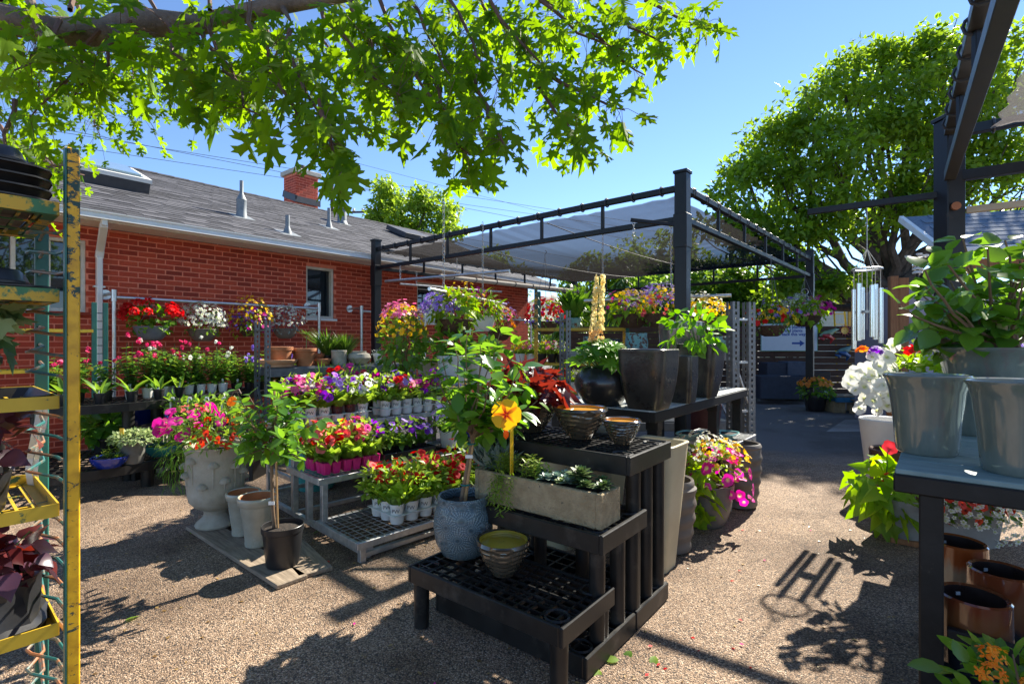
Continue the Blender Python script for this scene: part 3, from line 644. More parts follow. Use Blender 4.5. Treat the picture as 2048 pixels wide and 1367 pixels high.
m_cloth = shade_cloth_mat('black_shade_cloth', .88, (.15,.137,.128), 33)
m_cloth2 = shade_cloth_mat('grey_shade_cloth', .74, (.3,.28,.27), 30)
def cloth(par, p00, p10, p11, p01, mat, sag=.12, scal=16, n=36):
    """net stretched between four corners, scalloped where it is laced to the beams"""
    p00, p10, p11, p01 = map(Vector, (p00, p10, p11, p01)); mb = MB()
    for j in range(n+1):
        for i in range(n+1):
            s, t = i/n, j/n; si = .012*abs(math.sin(math.pi*scal*t)); ti = .012*abs(math.sin(math.pi*scal*s)); s2 = s*(1-2*si)+si; t2 = t*(1-2*ti)+ti
            q = (p00*(1-s2)+p10*s2)*(1-t2)+(p01*(1-s2)+p11*s2)*t2; q.z -= sag*16*s*(1-s)*t*(1-t)*.55+.012*math.sin(9*s+4*t)*math.sin(11*t); mb.v.append(tuple(q))
    mb.f = [(j*(n+1)+i, j*(n+1)+i+1, (j+1)*(n+1)+i+1, (j+1)*(n+1)+i) for j in range(n) for i in range(n)]
    N_ = (n+1)**2; mb.v += [(x, y, z+.012) for x, y, z in mb.v]; mb.f += [tuple(q+N_ for q in reversed(f)) for f in mb.f]
    ed = [i for i in range(n+1)]+[j*(n+1)+n for j in range(1, n+1)]+[n*(n+1)+i for i in range(n-1, -1, -1)]+[j*(n+1) for j in range(n-1, 0, -1)]
    mb.f += [(ed[k], ed[(k+1) % len(ed)], ed[(k+1) % len(ed)]+N_, ed[k]+N_) for k in range(len(ed))]
    o = mb.build('shade_cloth', mat, par, smooth=True)
    return o
def chain(mb, a, b, r=.012):
    a = Vector(a); b = Vector(b); L = (b-a).length; k = max(2, int(L/.032)); d = (b-a).normalized(); x = d.orthogonal().normalized(); y = d.cross(x)
    for i in range(k):
        c = a+d*((i+.5)*L/k); w_ = x if i % 2 else y
        mb.tube([c+d*math.cos(t)*L/k*.68+w_*math.sin(t)*r for t in [2*math.pi*j/8 for j in range(8)]], .0032, 4, close=True)
PG = Vector((1.725, 5.2, 0)); PU = 5.95; PV = 5.32; PH = 3.0
perg = thing('shade_pergola', 'black steel frame roofed with dark shade net over the display tables', 'pergola', PG, UR)
for (x, y) in ((0,0),(PU,0),(0,PV),(PU,PV)):
    po = pbox(perg, 'post', (x, y, PH/2), (.125, .125, PH), m_black, bevel=.008)
    pbox(po, 'post_cap', (x, y, PH+.012), (.145, .145, .03), m_black)
    pbox(po, 'collar', (x, y, 2.42), (.14, .14, .34), m_black, bevel=.004)
zt, zl = 2.86, 2.545
for (a, b) in (((.06,0),(PU-.06,0)), ((0,.06),(0,PV-.06)), ((PU,.06),(PU,PV-.06)), ((.06,PV),(PU-.06,PV))):
    pbar(perg, 'top_beam', (*a, zt), (*b, zt), .06, .06, m_black); pbar(perg, 'lower_beam', (*a, zl), (*b, zl), .06, .055, m_black)
    A = Vector((*a, 0)); B = Vector((*b, 0)); k = 5
    for i in range(1, k+1):
        c = A.lerp(B, i/(k+1)); pbox(perg, 'strut', (c.x, c.y, (zt+zl)/2), (.034, .034, zt-zl-.06), m_black)
    kk = 16
    for i in range(kk):
        c = A.lerp(B, (i+.5)/kk); dn = (B-A).normalized(); 
        MB().tube([Vector((c.x, c.y, zt))+Vector((-dn.y*math.cos(t), dn.x*math.cos(t), math.sin(t)))*.047 for t in [2*math.pi*j/10 for j in range(10)]], .008, 5, close=True).build('lacing', m_dark, perg)
cloth(perg, (.1,.1,zt-.045), (PU-.1,.1,zt-.045), (PU-.1,PV-.1,zt-.045), (.1,PV-.1,zt-.045), m_cloth, .2)
for y in (1.8, 3.55): MB().tube([(.12+(PU-.24)*k/12, y, zt-.065-.11*16*(k/12)*(1-k/12)*(y/PV)*(1-y/PV)*.95) for k in range(13)], .006, 5).build('seam', m_dark, perg)
# bracket with chain on the front post
pbar(perg, 'hook_bracket', (-.05,.06,zl-.06), (-.3,.42,zl+.0), .035, .035, m_black)
cm = MB(); chain(cm, (-.27,.4,zl-.02), (-.27,.4,zl-.2)); cm.build('chain', m_chain, perg)
# conduits hung on chains below the front-left beam, and others inside
def hung_pipe(lab, a, b, ztop, r=.022, mat=None):
    a = Vector(a); b = Vector(b); t = thing('hanging_pipe', lab, 'pipe', (a+b)/2, group='pipes hung below the shade roof'); o = (a+b)/2
    ptube(t, 'pipe', [a-o, b-o], r, mat or m_pipe, 12)
    for f in (.14, .62) : 
        cm = MB(); p = a.lerp(b, f)-o; chain(cm, p+Vector((0,0,r)), Vector((p.x, p.y, ztop-o.z))); cm.build('chain', m_chain, t)
def pl_(s, t, z): return PG+U*s+V*t+Vector((0,0,z))
hung_pipe('galvanised pipe on chains crossing in front of the brick wall, higher one', P(771,562,8.4), P(1019,541,7.0), zl)
hung_pipe('thin galvanised pipe hung lower in front of the house window', P(800,567,8.9), P(1003,583,10.6), zl, .018)
hung_pipe('pipe hung behind the cream flower spike, carrying three flower baskets', Vector((.93,6.62,1.83)), Vector((2.5,5.86,1.83)), 2.72, .02)
hung_pipe('pipe hung above the lime and violet basket', Vector((-.78,4.85,1.80)), Vector((-.08,6.85,1.80)), 2.72, .018)
wp = MB().tube([P(880,552,9.3), P(1165,583,12.9)], .045, 10); o = wp.build('wrapped_pole', M('pale_wrapped_pole', (.5,.45,.37), .7, c2=(.62,.57,.5)), smooth=True); tag(o, 'pale pole with dark ties hung along the left rear of the shade roof', 'pole')
for i in range(8):
    c = P(880,552,9.3).lerp(P(1165,583,12.9), (i+.5)/8); dv = (P(1165,583,12.9)-P(880,552,9.3)).normalized(); x = dv.orthogonal().normalized(); y = dv.cross(x)
    MB().tube([c+(x*math.cos(t)+y*math.sin(t))*.049+dv*.03*math.cos(t) for t in [2*math.pi*j/10 for j in range(10)]], .008, 4, close=True).build('tie', m_dark, o)
# second shade roof at the right edge
P2 = Vector((3.36, 3.95, 0)); A2 = math.atan2(.60, -.80)   # local x = left/back, local y towards the camera side
perg2 = thing('shade_pergola', 'nearer steel shade frame with pale grey net at the right edge', 'pergola', P2, 0)
d1 = Vector((-.60,-.80,0)); d2 = Vector((.80,-.60,0))
po = MB().bar((0,0,0), (0,0,3.0), .14, .14).build('post', m_black, perg2, bevel=.008)
pbar(po, 'post_cap', (0,0,3.0), (0,0,3.03), .16, .16, m_black)
MB().tube([Vector((-.02,-.075,2.32)), Vector((-.03,-.1,2.32))], .03, 14).build('bolt', M('rusty_bolt', (.3,.12,.06), .6, .5), po)
zt2, zl2 = 2.9, 2.56
for nm, z, hh in (('top_beam', zt2, .07), ('lower_beam', zl2, .075)):
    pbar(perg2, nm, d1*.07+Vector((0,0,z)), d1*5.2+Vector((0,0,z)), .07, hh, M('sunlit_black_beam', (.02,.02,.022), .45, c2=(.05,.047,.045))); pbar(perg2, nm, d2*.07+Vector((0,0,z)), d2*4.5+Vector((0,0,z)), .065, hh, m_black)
for i in range(1, 6): pbar(perg2, 'strut', d1*(.85*i)+Vector((0,0,zl2+.03)), d1*(.85*i)+Vector((0,0,zt2-.03)), .03, .03, m_black)
for i in range(16):
    for dd in (d1, d2):
        c = dd*(.25+.29*i)+Vector((0,0,zt2)); nn = Vector((-dd.y, dd.x, 0))
        if (.25+.29*i) < (5.1 if dd is d1 else 4.4): MB().tube([c+nn*.052*math.cos(t)+Vector((0,0,.052*math.sin(t))) for t in [2*math.pi*j/10 for j in range(10)]], .009, 5, close=True).build('lacing', m_dark, perg2)
q0 = Vector((0,0,zt2-.06)); cloth(perg2, q0+d1*.12+d2*.22, q0+d1*5.1+d2*.22, q0+d1*5.1+d2*4.4, q0+d1*.12+d2*4.4, m_cloth2, .12, 17)
arm = Vector((-.80,.60,0)); pbar(perg2, 'arm', arm*.07+Vector((0,0,2.44)), arm*.95+Vector((0,0,2.44)), .04, .05, m_black)
pbar(perg2, 'arm', d2*.1-d1*.02+Vector((0,0,2.3)), d2*2+Vector((0,0,2.3)), .04, .05, M('pale_wood_rail', (.4,.34,.26), .7))
pbar(perg2, 'arm', d1*3.2+Vector((0,0,2.93)), Vector((1.13,1.5,2.93))-P2, .03, .03, m_black)
# wind chime on the arm
wc0 = P2+arm*.52; wc = thing('wind_chime', 'silver wind chime of long metal tubes hanging left of the right post', 'wind chime', Vector((wc0.x, wc0.y, 1.3)))
zr = EYE+(683-538)/FPX*wc0.y-1.3; zb = .03
m_chrome = M('polished_aluminium', (.62,.63,.64), .2, .95, c2=(.75,.75,.76), scale=4)
m_cord = M('white_cord', (.6,.58,.52), .8)
MB().tube([(math.cos(t)*.105, math.sin(t)*.105, zr) for t in [2*math.pi*j/24 for j in range(24)]], .009, 6, close=True).build('ring', m_galv, wc, smooth=True)
ptube(wc, 'hook', [(0,0,zr+.16),(0,0,2.44-1.3)], .004, m_chain, 5)
for j, L in enumerate((.46,.44,.5,.47,.42,.45)):
    a = 2*math.pi*j/6+.3; x, y = .092*math.cos(a), .092*math.sin(a); zt_ = zr-.12-.02*(j % 3)
    ptube(wc, 'cord', [(0,0,zr+.17),(x,y,zr),(x,y,zt_)], .0025, m_cord, 4); tu = MB().tube([(x,y,zt_),(x,y,zt_-L)], .019, 14).build('tube', m_chrome, wc, smooth=True)
MB().loft([(.001,-.012),(.045,-.01),(.045,.01),(.001,.012)], 16, c=(0,0,.25)).build('clapper', m_galv, wc); ptube(wc, 'cord', [(0,0,zr),(0,0,.1)], .0025, m_cord, 4)
# ================================================================== pipe rails on the brick wall
def wall_rail(lab, xa, xb, za, zb, off, feet=True):
    s0, s1 = hray(xa, -off), hray(xb, -off); t = thing('pipe_rail', lab, 'rail', HA, HANG)
    ptube(t, 'rail', [(s0,-off,za),(s1,-off,zb)], .021, m_pipe, 12)
    for s, zz in ((s0, za), (s1, zb)):
        ptube(t, 'post', [(s,-off,0),(s,-off,zz)], .022, m_pipe, 12); ptube(t, 'wall_arm', [(s,-off,zz+.05),(s,-.02,zz+.05)], .02, m_pipe, 10)
        MB().tube([(s,-off,zz-.05),(s,-off,zz+.09)], .03, 12).build('elbow', m_pipe, t, smooth=True); MB().tube([(s,-.02,zz+.05),(s,-.004,zz+.05)], .062, 20).build('flange', m_pipe, t, smooth=True)
    return lambda x: HA+HX*hray(x, -off)+HY_*-off+Vector((0,0,za+(zb-za)*(hray(x,-off)-s0)/(s1-s0)))
rail1 = wall_rail('long galvanised pipe rail on the brick wall holding four flower baskets', 228, 638, 1.83, 1.83, .36)
rail2 = wall_rail('second galvanised pipe rail, beyond the narrow window', 723, 850, 1.83, 1.82, .36)
rail3 = wall_rail('third galvanised pipe rail near the far end of the brick wall', 940, 1062, 1.83, 1.82, .36)
# ================================================================== black plastic stepped display
m_blk = M('black_plastic', (.007,.007,.007), .42, spec=.35, c2=(.018,.017,.016), scale=10, bstr=.12, bscale=120, wear=(.075,.066,.055), wscale=6, wlo=.56, whi=.8)
def grid_top(par, name, x0, x1, y0, y1, z, h, nx, ny, rim=.018, bar=.007, mat=None, rings=True, deep=None):
    """open lattice shelf: rim boxes plus crossing ribs"""
    mat = mat or m_blk; t = MB()
    for c, s in ((((x0+x1)/2, y0+rim/2, z-h/2), (x1-x0, rim, h)), (((x0+x1)/2, y1-rim/2, z-h/2), (x1-x0, rim, h)), ((x0+rim/2, (y0+y1)/2, z-h/2), (rim, y1-y0-2*rim, h)), ((x1-rim/2, (y0+y1)/2, z-h/2), (rim, y1-y0-2*rim, h))): t.box(c, s)
    o = t.build(name, mat, par, bevel=.004)
    g_ = MB(); dp = deep or .012
    for i in range(1, nx): g_.box((x0+(x1-x0)*i/nx, (y0+y1)/2, z-.004-dp/2), (bar, y1-y0-2*rim, dp))
    for j in range(1, ny): g_.box(((x0+x1)/2, y0+(y1-y0)*j/ny, z-.005-dp/2), (x1-x0-2*rim, bar*1.3, dp))
    if rings:
        for (x, y) in ((x0+.07, y0+.07), (x1-.07, y0+.07), (x0+.07, y1-.07), (x1-.07, y1-.07)):
            for rr in (.045,): g_.tube([(x+rr*math.cos(t_), y+rr*math.sin(t_), z-.006) for t_ in [2*math.pi*k/16 for k in range(16)]], .006, 4, close=True)
    stuff(g_.build('lattice', mat, o)); return o
T0 = Vector((.18, 1.827, 0)); TA = R(44.6+90-90); TU = Vector((.6225,.7826,0)).normalized(); TR = math.atan2(TU.y, TU.x)
step = thing('step_bench', 'lowest black plastic bench of the stepped display in front', 'bench', T0, TR)      # local x = short way back (u), y = long way left (v)
grid_top(step, 'shelf', 0, .40, 0, .84, .28, .075, 8, 14)
for (x, y) in ((.045,.045),(.355,.045),(.045,.795),(.355,.795)): ptube(step, 'leg', [(x,y,0),(x,y,.21)], [.033,.036], m_blk, 16)
step2 = thing('step_bench', 'middle black plastic bench holding the concrete trough', 'bench', T0+TU*.14, TR)
grid_top(step2, 'base', .03, .46, 0, .84, .09, .085, 5, 10, bar=.009, deep=.05)
grid_top(step2, 'shelf', .135, .56, -.01, .85, .53, .08, 8, 14)
for x in (.18, .26+.1, .5):
    for y in (.04,.80): ptube(step2, 'leg', [(x,y,.05),(x,y,.46)], [.032,.034], m_blk, 16)
for y in (.3,.55): ptube(step2, 'leg', [(.5,y,.05),(.5,y,.46)], [.032,.034], m_blk, 16)
step3 = thing('step_bench', 'tallest black plastic bench of the stepped display, under the wavy bowls', 'bench', T0+TU*.61, TR)
grid_top(step3, 'base', .0, .37, 0, .84, .09, .085, 5, 10, bar=.009, deep=.05)
grid_top(step3, 'shelf', -.09, .38, -.01, .85, .80, .085, 10, 16)
for x in (.045, .18, .325):
    for y in (.04,.80): ptube(step3, 'leg', [(x,y,.05),(x,y,.73)], [.032,.034], m_blk, 16)
def tl(x, y, z): return T0+TU*x+Vector((-TU.y, TU.x, 0))*y+Vector((0,0,z))
# ================================================================== galvanised stepped rack
GR0 = Vector((-.899, 2.99, 0)); gu = Vector((.70,.714,0)).normalized(); GRR = math.atan2(gu.y, gu.x); gv = Vector((-gu.y, gu.x, 0))
def gl(x, y, z): return GR0+gu*x+gv*y+Vector((0,0,z))
rack = thing('stepped_rack', 'galvanised steel rack with three stepped wire shelves of petunias', 'rack', GR0, GRR)
GLEN = 1.5; tiers = [(.0,.56,.125), (.50,1.02,.405), (.96,1.5,.68)]
for (y0, y1, z) in tiers:
    t = MB()
    for c, s in (((GLEN/2, y0+.012, z-.02), (GLEN, .024, .04)), ((GLEN/2, y1-.012, z-.02), (GLEN, .024, .04)), ((.012, (y0+y1)/2, z-.02), (.024, y1-y0-.048, .04)), ((GLEN-.012, (y0+y1)/2, z-.02), (.024, y1-y0-.048, .04))): t.box(c, s)
    sh = t.build('shelf', m_galv, rack, bevel=.002); g_ = MB()
    for i in range(1, 30): g_.box((GLEN*i/30, (y0+y1)/2, z-.004), (.004, y1-y0-.05, .004))
    for j in range(1, 10): g_.box((GLEN/2, y0+(y1-y0)*j/10, z-.009), (GLEN-.05, .004, .004))
    stuff(g_.build('wire_mesh', m_galv, sh))
for x in (.045, GLEN-.06):
    pbar(rack, 'leg', (x, .03, 0), (x, .03, .085), .035, .04, m_galv); pbar(rack, 'leg', (x, 1.45, 0), (x, 1.45, .64), .04, .04, m_galv)
    for (y, z) in ((.52,.365),(.74,.365),(.98,.64)): pbar(rack, 'upright', (x, y, .05), (x, y, z), .04, .04, m_galv)
    pbar(rack, 'side_rail', (x, .05, .065), (x, 1.46, .065), .035, .035, m_galv)
    for y in (1.02,): pbar(rack, 'side_rail', (x, y, .3), (x, 1.44, .3), .03, .03, m_galv)
    MB().loft([(.04,-.012),(.04,.012)], 16, cap0=True, cap1=True).build('caster', M('rubber_caster', (.3,.29,.27), .6), rack).matrix_local = Matrix.Translation(Vector((x+.05, .06, .042))) @ Matrix.Rotation(R(90), 4, 'X')
for (y, z) in ((.05,.03),(.98,.07),(1.46,.12)): pbar(rack, 'long_rail', (.06, y, z), (GLEN-.08, y, z), .03, .03, m_galv)
for x in (.62, 1.1): pbar(rack, 'upright', (x, .53, .06), (x, .53, .365), .03, .03, m_galv); pbar(rack, 'upright', (x, 1.0, .1), (x, 1.0, .64), .03, .03, m_galv)
# ================================================================== black table with dark pots
TB0 = Vector((.867, 3.106, 0)); tu = Vector((.633,.774,0)).normalized(); TBR = math.atan2(tu.y, tu.x); tv = Vector((-tu.y, tu.x, 0))
def tbl(x, y, z=.88): return TB0+tu*x+tv*y+Vector((0,0,z))
m_tbl = M('black_table_paint', (.006,.006,.006), .5, c2=(.018,.016,.015), scale=8, bstr=.2, bscale=50, spec=.3, wear=(.07,.055,.042), wscale=9, wlo=.64, whi=.75)
m_top = M('worn_pale_table_top', (.22,.24,.23), .55, c2=(.42,.45,.43), scale=4, bstr=.15, bscale=30)
table = thing('display_table', 'long black table carrying the dark metallic planters', 'table', TB0, TBR)
fm = MB()
for c, s in (((1.0,.02,.84),(2.0,.04,.065)), ((1.0,.83,.84),(2.0,.04,.065)), ((.02,.425,.84),(.04,.77,.065)), ((1.98,.425,.84),(.04,.77,.065))): fm.box(c, s)
fm.build('frame', m_tbl, table, bevel=.004)
for j in range(4): pbox(table, 'top_board', (1.0, .11+.21*j, .8745), (1.99, .206, .012), m_top, bevel=.002)
for (x, y) in ((.12,.06),(1.25,.06),(1.9,.06),(.12,.79),(1.25,.79),(1.9,.79)):
    lg = pbox(table, 'leg', (x, y, .405), (.07, .07, .81), m_tbl, bevel=.004); pbox(lg, 'leg_cap', (x, y, .78), (.082, .082, .06), m_tbl)
# ================================================================== right table (near)
RT0 = Vector((1.297, 1.749, 0)); ru = Vector((.64,.768,0)).normalized(); RTR = math.atan2(ru.y, ru.x); rw = Vector((ru.y, -ru.x, 0))    # local x = ru (back), local -y = to the right
def rtl(x, y, z=.87): return RT0+ru*x+rw*y+Vector((0,0,z))
rt = thing('display_table', 'near black wooden table on the right with glazed pots on teal boards', 'table', RT0, RTR)
m_teal_board = M('faded_teal_board', (.10,.17,.18), .55, c2=(.22,.31,.31), scale=5, stretch=(6,1,1), bstr=.2, bscale=20)
fm = MB()
for c, s in (((.02,-.9,.822),(.04,1.8,.06)), ((1.57,-.9,.822),(.04,1.8,.06)), ((.795,-.02,.822),(1.51,.04,.06)), ((.795,-1.78,.822),(1.51,.04,.06))): fm.box(c, s)
fm.build('frame', m_tbl, rt, bevel=.005)
for j in range(8): pbox(rt, 'top_board', (.102+.198*j, -.9, .861), (.19, 1.79, .018), m_teal_board, bevel=.003)
for (x, y) in ((.06,-.1),(.74,-.1),(1.5,-.1),(.06,-1.7),(.74,-1.7),(1.5,-1.7)): pbox(rt, 'leg', (x, y, .395), (.065, .065, .79), m_tbl, bevel=.005)
fm = MB()
for c, s in (((.06,-.92,.165),(.04,1.5,.045)), ((.74,-.92,.165),(.04,1.5,.045))): fm.box(c, s)
fm.build('lower_rail', m_tbl, rt, bevel=.004); pbox(rt, 'front_stretcher', (.05,-.9,.335), (.03,1.52,.05), m_tbl)
for j in range(5): pbox(rt, 'lower_slat', (.4, -.25-.33*j, .193), (.72, .28, .012), m_tbl, bevel=.002)
# ================================================================== curved black benches at the left
def arc_bench(name, lab, c, z, r, a0, a1, legs, depth=.0):
    """half-round plastic shelf: straight back, bowed front"""
    t = thing(name, lab, 'bench', Vector((c[0], c[1], 0))); n = 22
    po = [(r*math.cos(a0+(a1-a0)*i/n), r*math.sin(a0+(a1-a0)*i/n)) for i in range(n+1)]
    mb = MB(); th = .075
    for i in range(n):
        (x0, y0), (x1, y1) = po[i], po[i+1]; q = .965
        mb.add([(x0,y0,z-th),(x1,y1,z-th),(x1,y1,z),(x0,y0,z),(x0*q,y0*q,z-th),(x1*q,y1*q,z-th),(x1*q,y1*q,z),(x0*q,y0*q,z)], [(0,1,2,3),(7,6,5,4),(3,2,6,7),(0,4,5,1)])
    mb.bar((po[0][0],po[0][1],z-th/2), (po[-1][0],po[-1][1],z-th/2), .03, th)
    rim = mb.build('rim', m_blk, t, smooth=False); g_ = MB()
    A = Vector((*po[0],0)); B = Vector((*po[-1],0)); dv = (B-A); nn = Vector((-dv.y, dv.x, 0)).normalized()
    for i in range(1, 40):
        s = A.lerp(B, i/40); h = math.sqrt(max(0, r*r-(s-(A+B)/2).length**2-0))-((A+B)/2).length; 
        md = (A+B)/2; 
        # rib from the back edge to the arc
        k = md.normalized() if md.length > 1e-6 else -nn; 
        if k.dot(Vector((math.cos((a0+a1)/2), math.sin((a0+a1)/2), 0))) < 0: k = -k
        bq = s.dot(k); cq = s.dot(s)-(r*.97)**2; l = -bq+math.sqrt(max(0, bq*bq-cq)); g_.bar((s.x, s.y, z-.01), (s.x+k.x*l, s.y+k.y*l, z-.01), .012, .012)
    for f in np.linspace(.15, .93, 12):
        pass
    k = Vector((math.cos((a0+a1)/2), math.sin((a0+a1)/2), 0)); side = Vector((-k.y, k.x, 0))
    for f in np.linspace((A.dot(k))+.04, r*.93, 10):
        hw = math.sqrt(max(.0, (r*.97)**2-f*f)); g_.bar(tuple(k*f-side*hw+Vector((0,0,z-.009))), tuple(k*f+side*hw+Vector((0,0,z-.009))), .01, .012)
    stuff(g_.build('lattice', m_blk, rim))
    for (x, y) in legs: ptube(t, 'leg', [(x,y,0),(x,y,z-th+.01)], [.05,.05], m_blk, 14)
    return t
AC = Vector((-4.45, 5.15, 0))
arc_bench('curved_bench', 'low curved black bench with bowls of succulents, left', AC, .25, 1.42, R(-140), R(15), [(1.15,-.5),(1.3,-.1),(.7,-1.05),(.2,-1.2),(.2,-.4),(1.0,.1)])
arc_bench('curved_bench', 'tall curved black bench behind the yellow post, with rows of pots', AC+Vector((.05,.25,0)), .74, 1.13, R(-140), R(10), [(.78,-.55),(.95,-.12),(.2,-.85),(-.4,-.6),(.3,-.1)])
b2 = thing('plant_bench', 'straight black bench by the brick wall with white and black pots', 'bench', P(400, 790, 5.75), HANG); b2.location.z = 0
grid_top(b2, 'shelf', -.62, 1.15, -.32, .32, .74, .08, 16, 8, rings=False)
for (x, y) in ((-.5,-.25),(-.42,-.1),(-.5,.2),(1.0,-.25),(1.0,.2),(-.3,-.25)): ptube(b2, 'leg', [(x,y,0),(x,y,.67)], .045, m_blk, 14)
# ================================================================== slotted steel shelving
def slot_post(par, x, y, z1, w_=.05, name='upright', z0=0):
    mb = MB(); zz = z0; t = .004
    # L-angle with punched slots: bars between holes
    for (dx, dy, sx, sy) in ((0,0,w_,t),(-w_/2+t/2,w_/2,t,w_)):
        ax = (1,0) if sx > sy else (0,1)
        for e in (-1, 1): mb.box((x+dx+ax[0]*e*w_*.32, y+dy+ax[1]*e*w_*.32, (z0+z1)/2), (sx if not ax[0] else w_*.36, sy if not ax[1] else w_*.36, z1-z0))
        k = int((z1-z0)/.055)
        for i in range(k): mb.box((x+dx, y+dy, z0+.055*i+.012), (sx if not ax[0] else w_*.3, sy if not ax[1] else w_*.3, .026))
    return mb.build(name, m_slot, par)
def slot_rack(lab, loc, rz, L, Dp, zs, ztop, group=None, cross=True):
    t = thing('steel_shelving', lab, 'shelving', loc, rz)
    for x in (0, L):
        for y in (0, Dp): slot_post(t, x, y, ztop)
        for z in (ztop-.1, .35): pbar(t, 'cross_tie', (x, 0, z), (x, Dp, z), .03, .02, m_slot)
        if cross: pbar(t, 'brace', (x, 0, .35), (x, Dp, .8), .025, .02, m_slot)
    for z in zs:
        for y in (0, Dp): pbar(t, 'beam', (.02, y, z-.05), (L-.02, y, z-.05), .03, .09, m_slot)
        pbox(t, 'deck', (L/2, Dp/2, z+.0), (L-.06, Dp-.04, .016), m_slot)
    return t
s1o = P(536, 760, 5.45); s1o.z = 0
slot_rack('grey steel shelving with terracotta pots on its top shelf', s1o, R(40), 1.75, .42, (.5, 1.02), EYE+(683-640)/FPX*5.45)
s2o = P(1137, 760, 5.6); s2o.z = 0
slot_rack('grey steel shelving in the middle carrying turquoise pots', s2o, R(2), 1.82, .55, (.42, 1.19), EYE+(683-620)/FPX*5.6)
s3o = P(1472, 900, 5.0); s3o.z = 0
t3 = thing('steel_shelving', 'tall slotted steel upright frame at the far end of the black table', 'shelving', s3o, R(20))
for y, x in ((0,0),(.0,.2)): slot_post(t3, x, y, EYE+(683-602)/FPX*5.0, .085)
for z in (.62,1.1,1.52): pbar(t3, 'cross_tie', (0,.02,z), (.2,.02,z), .03, .025, m_galv)
pbar(t3, 'brace', (0,.02,1.1), (.2,.02,.62), .03, .02, m_galv)
wsh = thing('wire_shelf', 'low wire shelf under the black table end with aqua bonsai pots', 'shelf', P(1425, 880, 4.35), UR); wsh.location.z = 0
grid_top(wsh, 'shelf', -.3, .35, -.25, .25, .5, .03, 22, 4, .01, .004, m_galv, False)
for x in (-.29,.34):
    for y in (-.24,.24): ptube(wsh, 'leg', [(x,y,0),(x,y,.5)], .012, m_galv, 8)
# ================================================================== painted nursery carts (yellow and green)
def chipped_mat():
    """yellow enamel over teal, flaked in short horizontal scrapes, worst towards the top of the post"""
    m, n, out = newmat('chipped_yellow_paint'); b = nd(n, 'BsdfPrincipled', Roughness=.4); tc = nd(n, 'TexCoord'); sp = nd(n, 'SeparateXYZ'); n.links.new(tc.outputs['Object'], sp.inputs[0])
    mp = nd(n, 'Mapping'); mp.inputs['Scale'].default_value = (26,26,46); n.links.new(tc.outputs['Object'], mp.inputs[0]); a = nd(n, 'TexNoise', Scale=1, Detail=9, Roughness=.72, Distortion=.6); n.links.new(mp.outputs[0], a.inputs['Vector'])
    lg = nd(n, 'TexNoise', Scale=5.5, Detail=3); n.links.new(tc.outputs['Object'], lg.inputs['Vector'])
    zr = nd(n, 'MapRange'); zr.inputs[1].default_value = 1.25; zr.inputs[2].default_value = 1.85; zr.inputs[3].default_value = -.045; zr.inputs[4].default_value = .13; n.links.new(sp.outputs['Z'], zr.inputs[0])
    q = nd(n, 'Math', operation='MULTIPLY_ADD'); n.links.new(lg.outputs['Fac'], q.inputs[0]); q.inputs[1].default_value = .42; n.links.new(zr.outputs[0], q.inputs[2]); s_ = nd(n, 'Math', operation='ADD'); n.links.new(q.outputs[0], s_.inputs[0]); n.links.new(a.outputs['Fac'], s_.inputs[1])
    r = ramp(n, [(.772, (.76,.42,.012)), (.778, (.3,.13,.02)), (.79, (.012,.06,.05)), (1, (.02,.08,.065))]); n.links.new(s_.outputs[0], r.inputs[0])
    dz = nd(n, 'TexNoise', Scale=30, Detail=6); n.links.new(tc.outputs['Object'], dz.inputs['Vector']); dr = ramp(n, [(.35, (.72,.66,.6)), (.6, (1,1,1))]); n.links.new(dz.outputs['Fac'], dr.inputs[0]); mx = nd(n, 'Mix', data_type='RGBA', blend_type='MULTIPLY'); mx.inputs[0].default_value = 1; n.links.new(r.outputs[0], mx.inputs[6]); n.links.new(dr.outputs[0], mx.inputs[7]); n.links.new(mx.outputs[2], b.inputs['Base Color'])
    bump(n, s_.outputs[0], b, .25, .002); n.links.new(b.outputs[0], out.inputs[0]); return m
m_cart = chipped_mat()
m_cartg = M('teal_green_paint', (.008,.085,.07), .4, c2=(.02,.14,.11), scale=8, wear=(.3,.13,.03), wscale=22, wlo=.68, whi=.71)
m_tray = M('green_yellow_tray', (.02,.12,.05), .45, c2=(.05,.2,.07), scale=9, wear=(.55,.34,.02), wscale=13, wlo=.5, whi=.54)
m_trayy = M('worn_yellow_tray', (.52,.33,.015), .45, c2=(.62,.42,.03), scale=9, wear=(.03,.1,.05), wscale=15, wlo=.57, whi=.6)
m_wire_o = M('chipped_rung', (.02,.12,.11), .45, c2=(.34,.13,.05), scale=14, lo=.45, hi=.6)
def cart_post(par, p, ztop, w_=.027, dp=.02, mf=None, name='post'):
    o = MB().box((p[0], p[1]-dp*.2, ztop/2), (w_, dp, ztop)).build(name, mf or m_cart, par, bevel=.003); return o
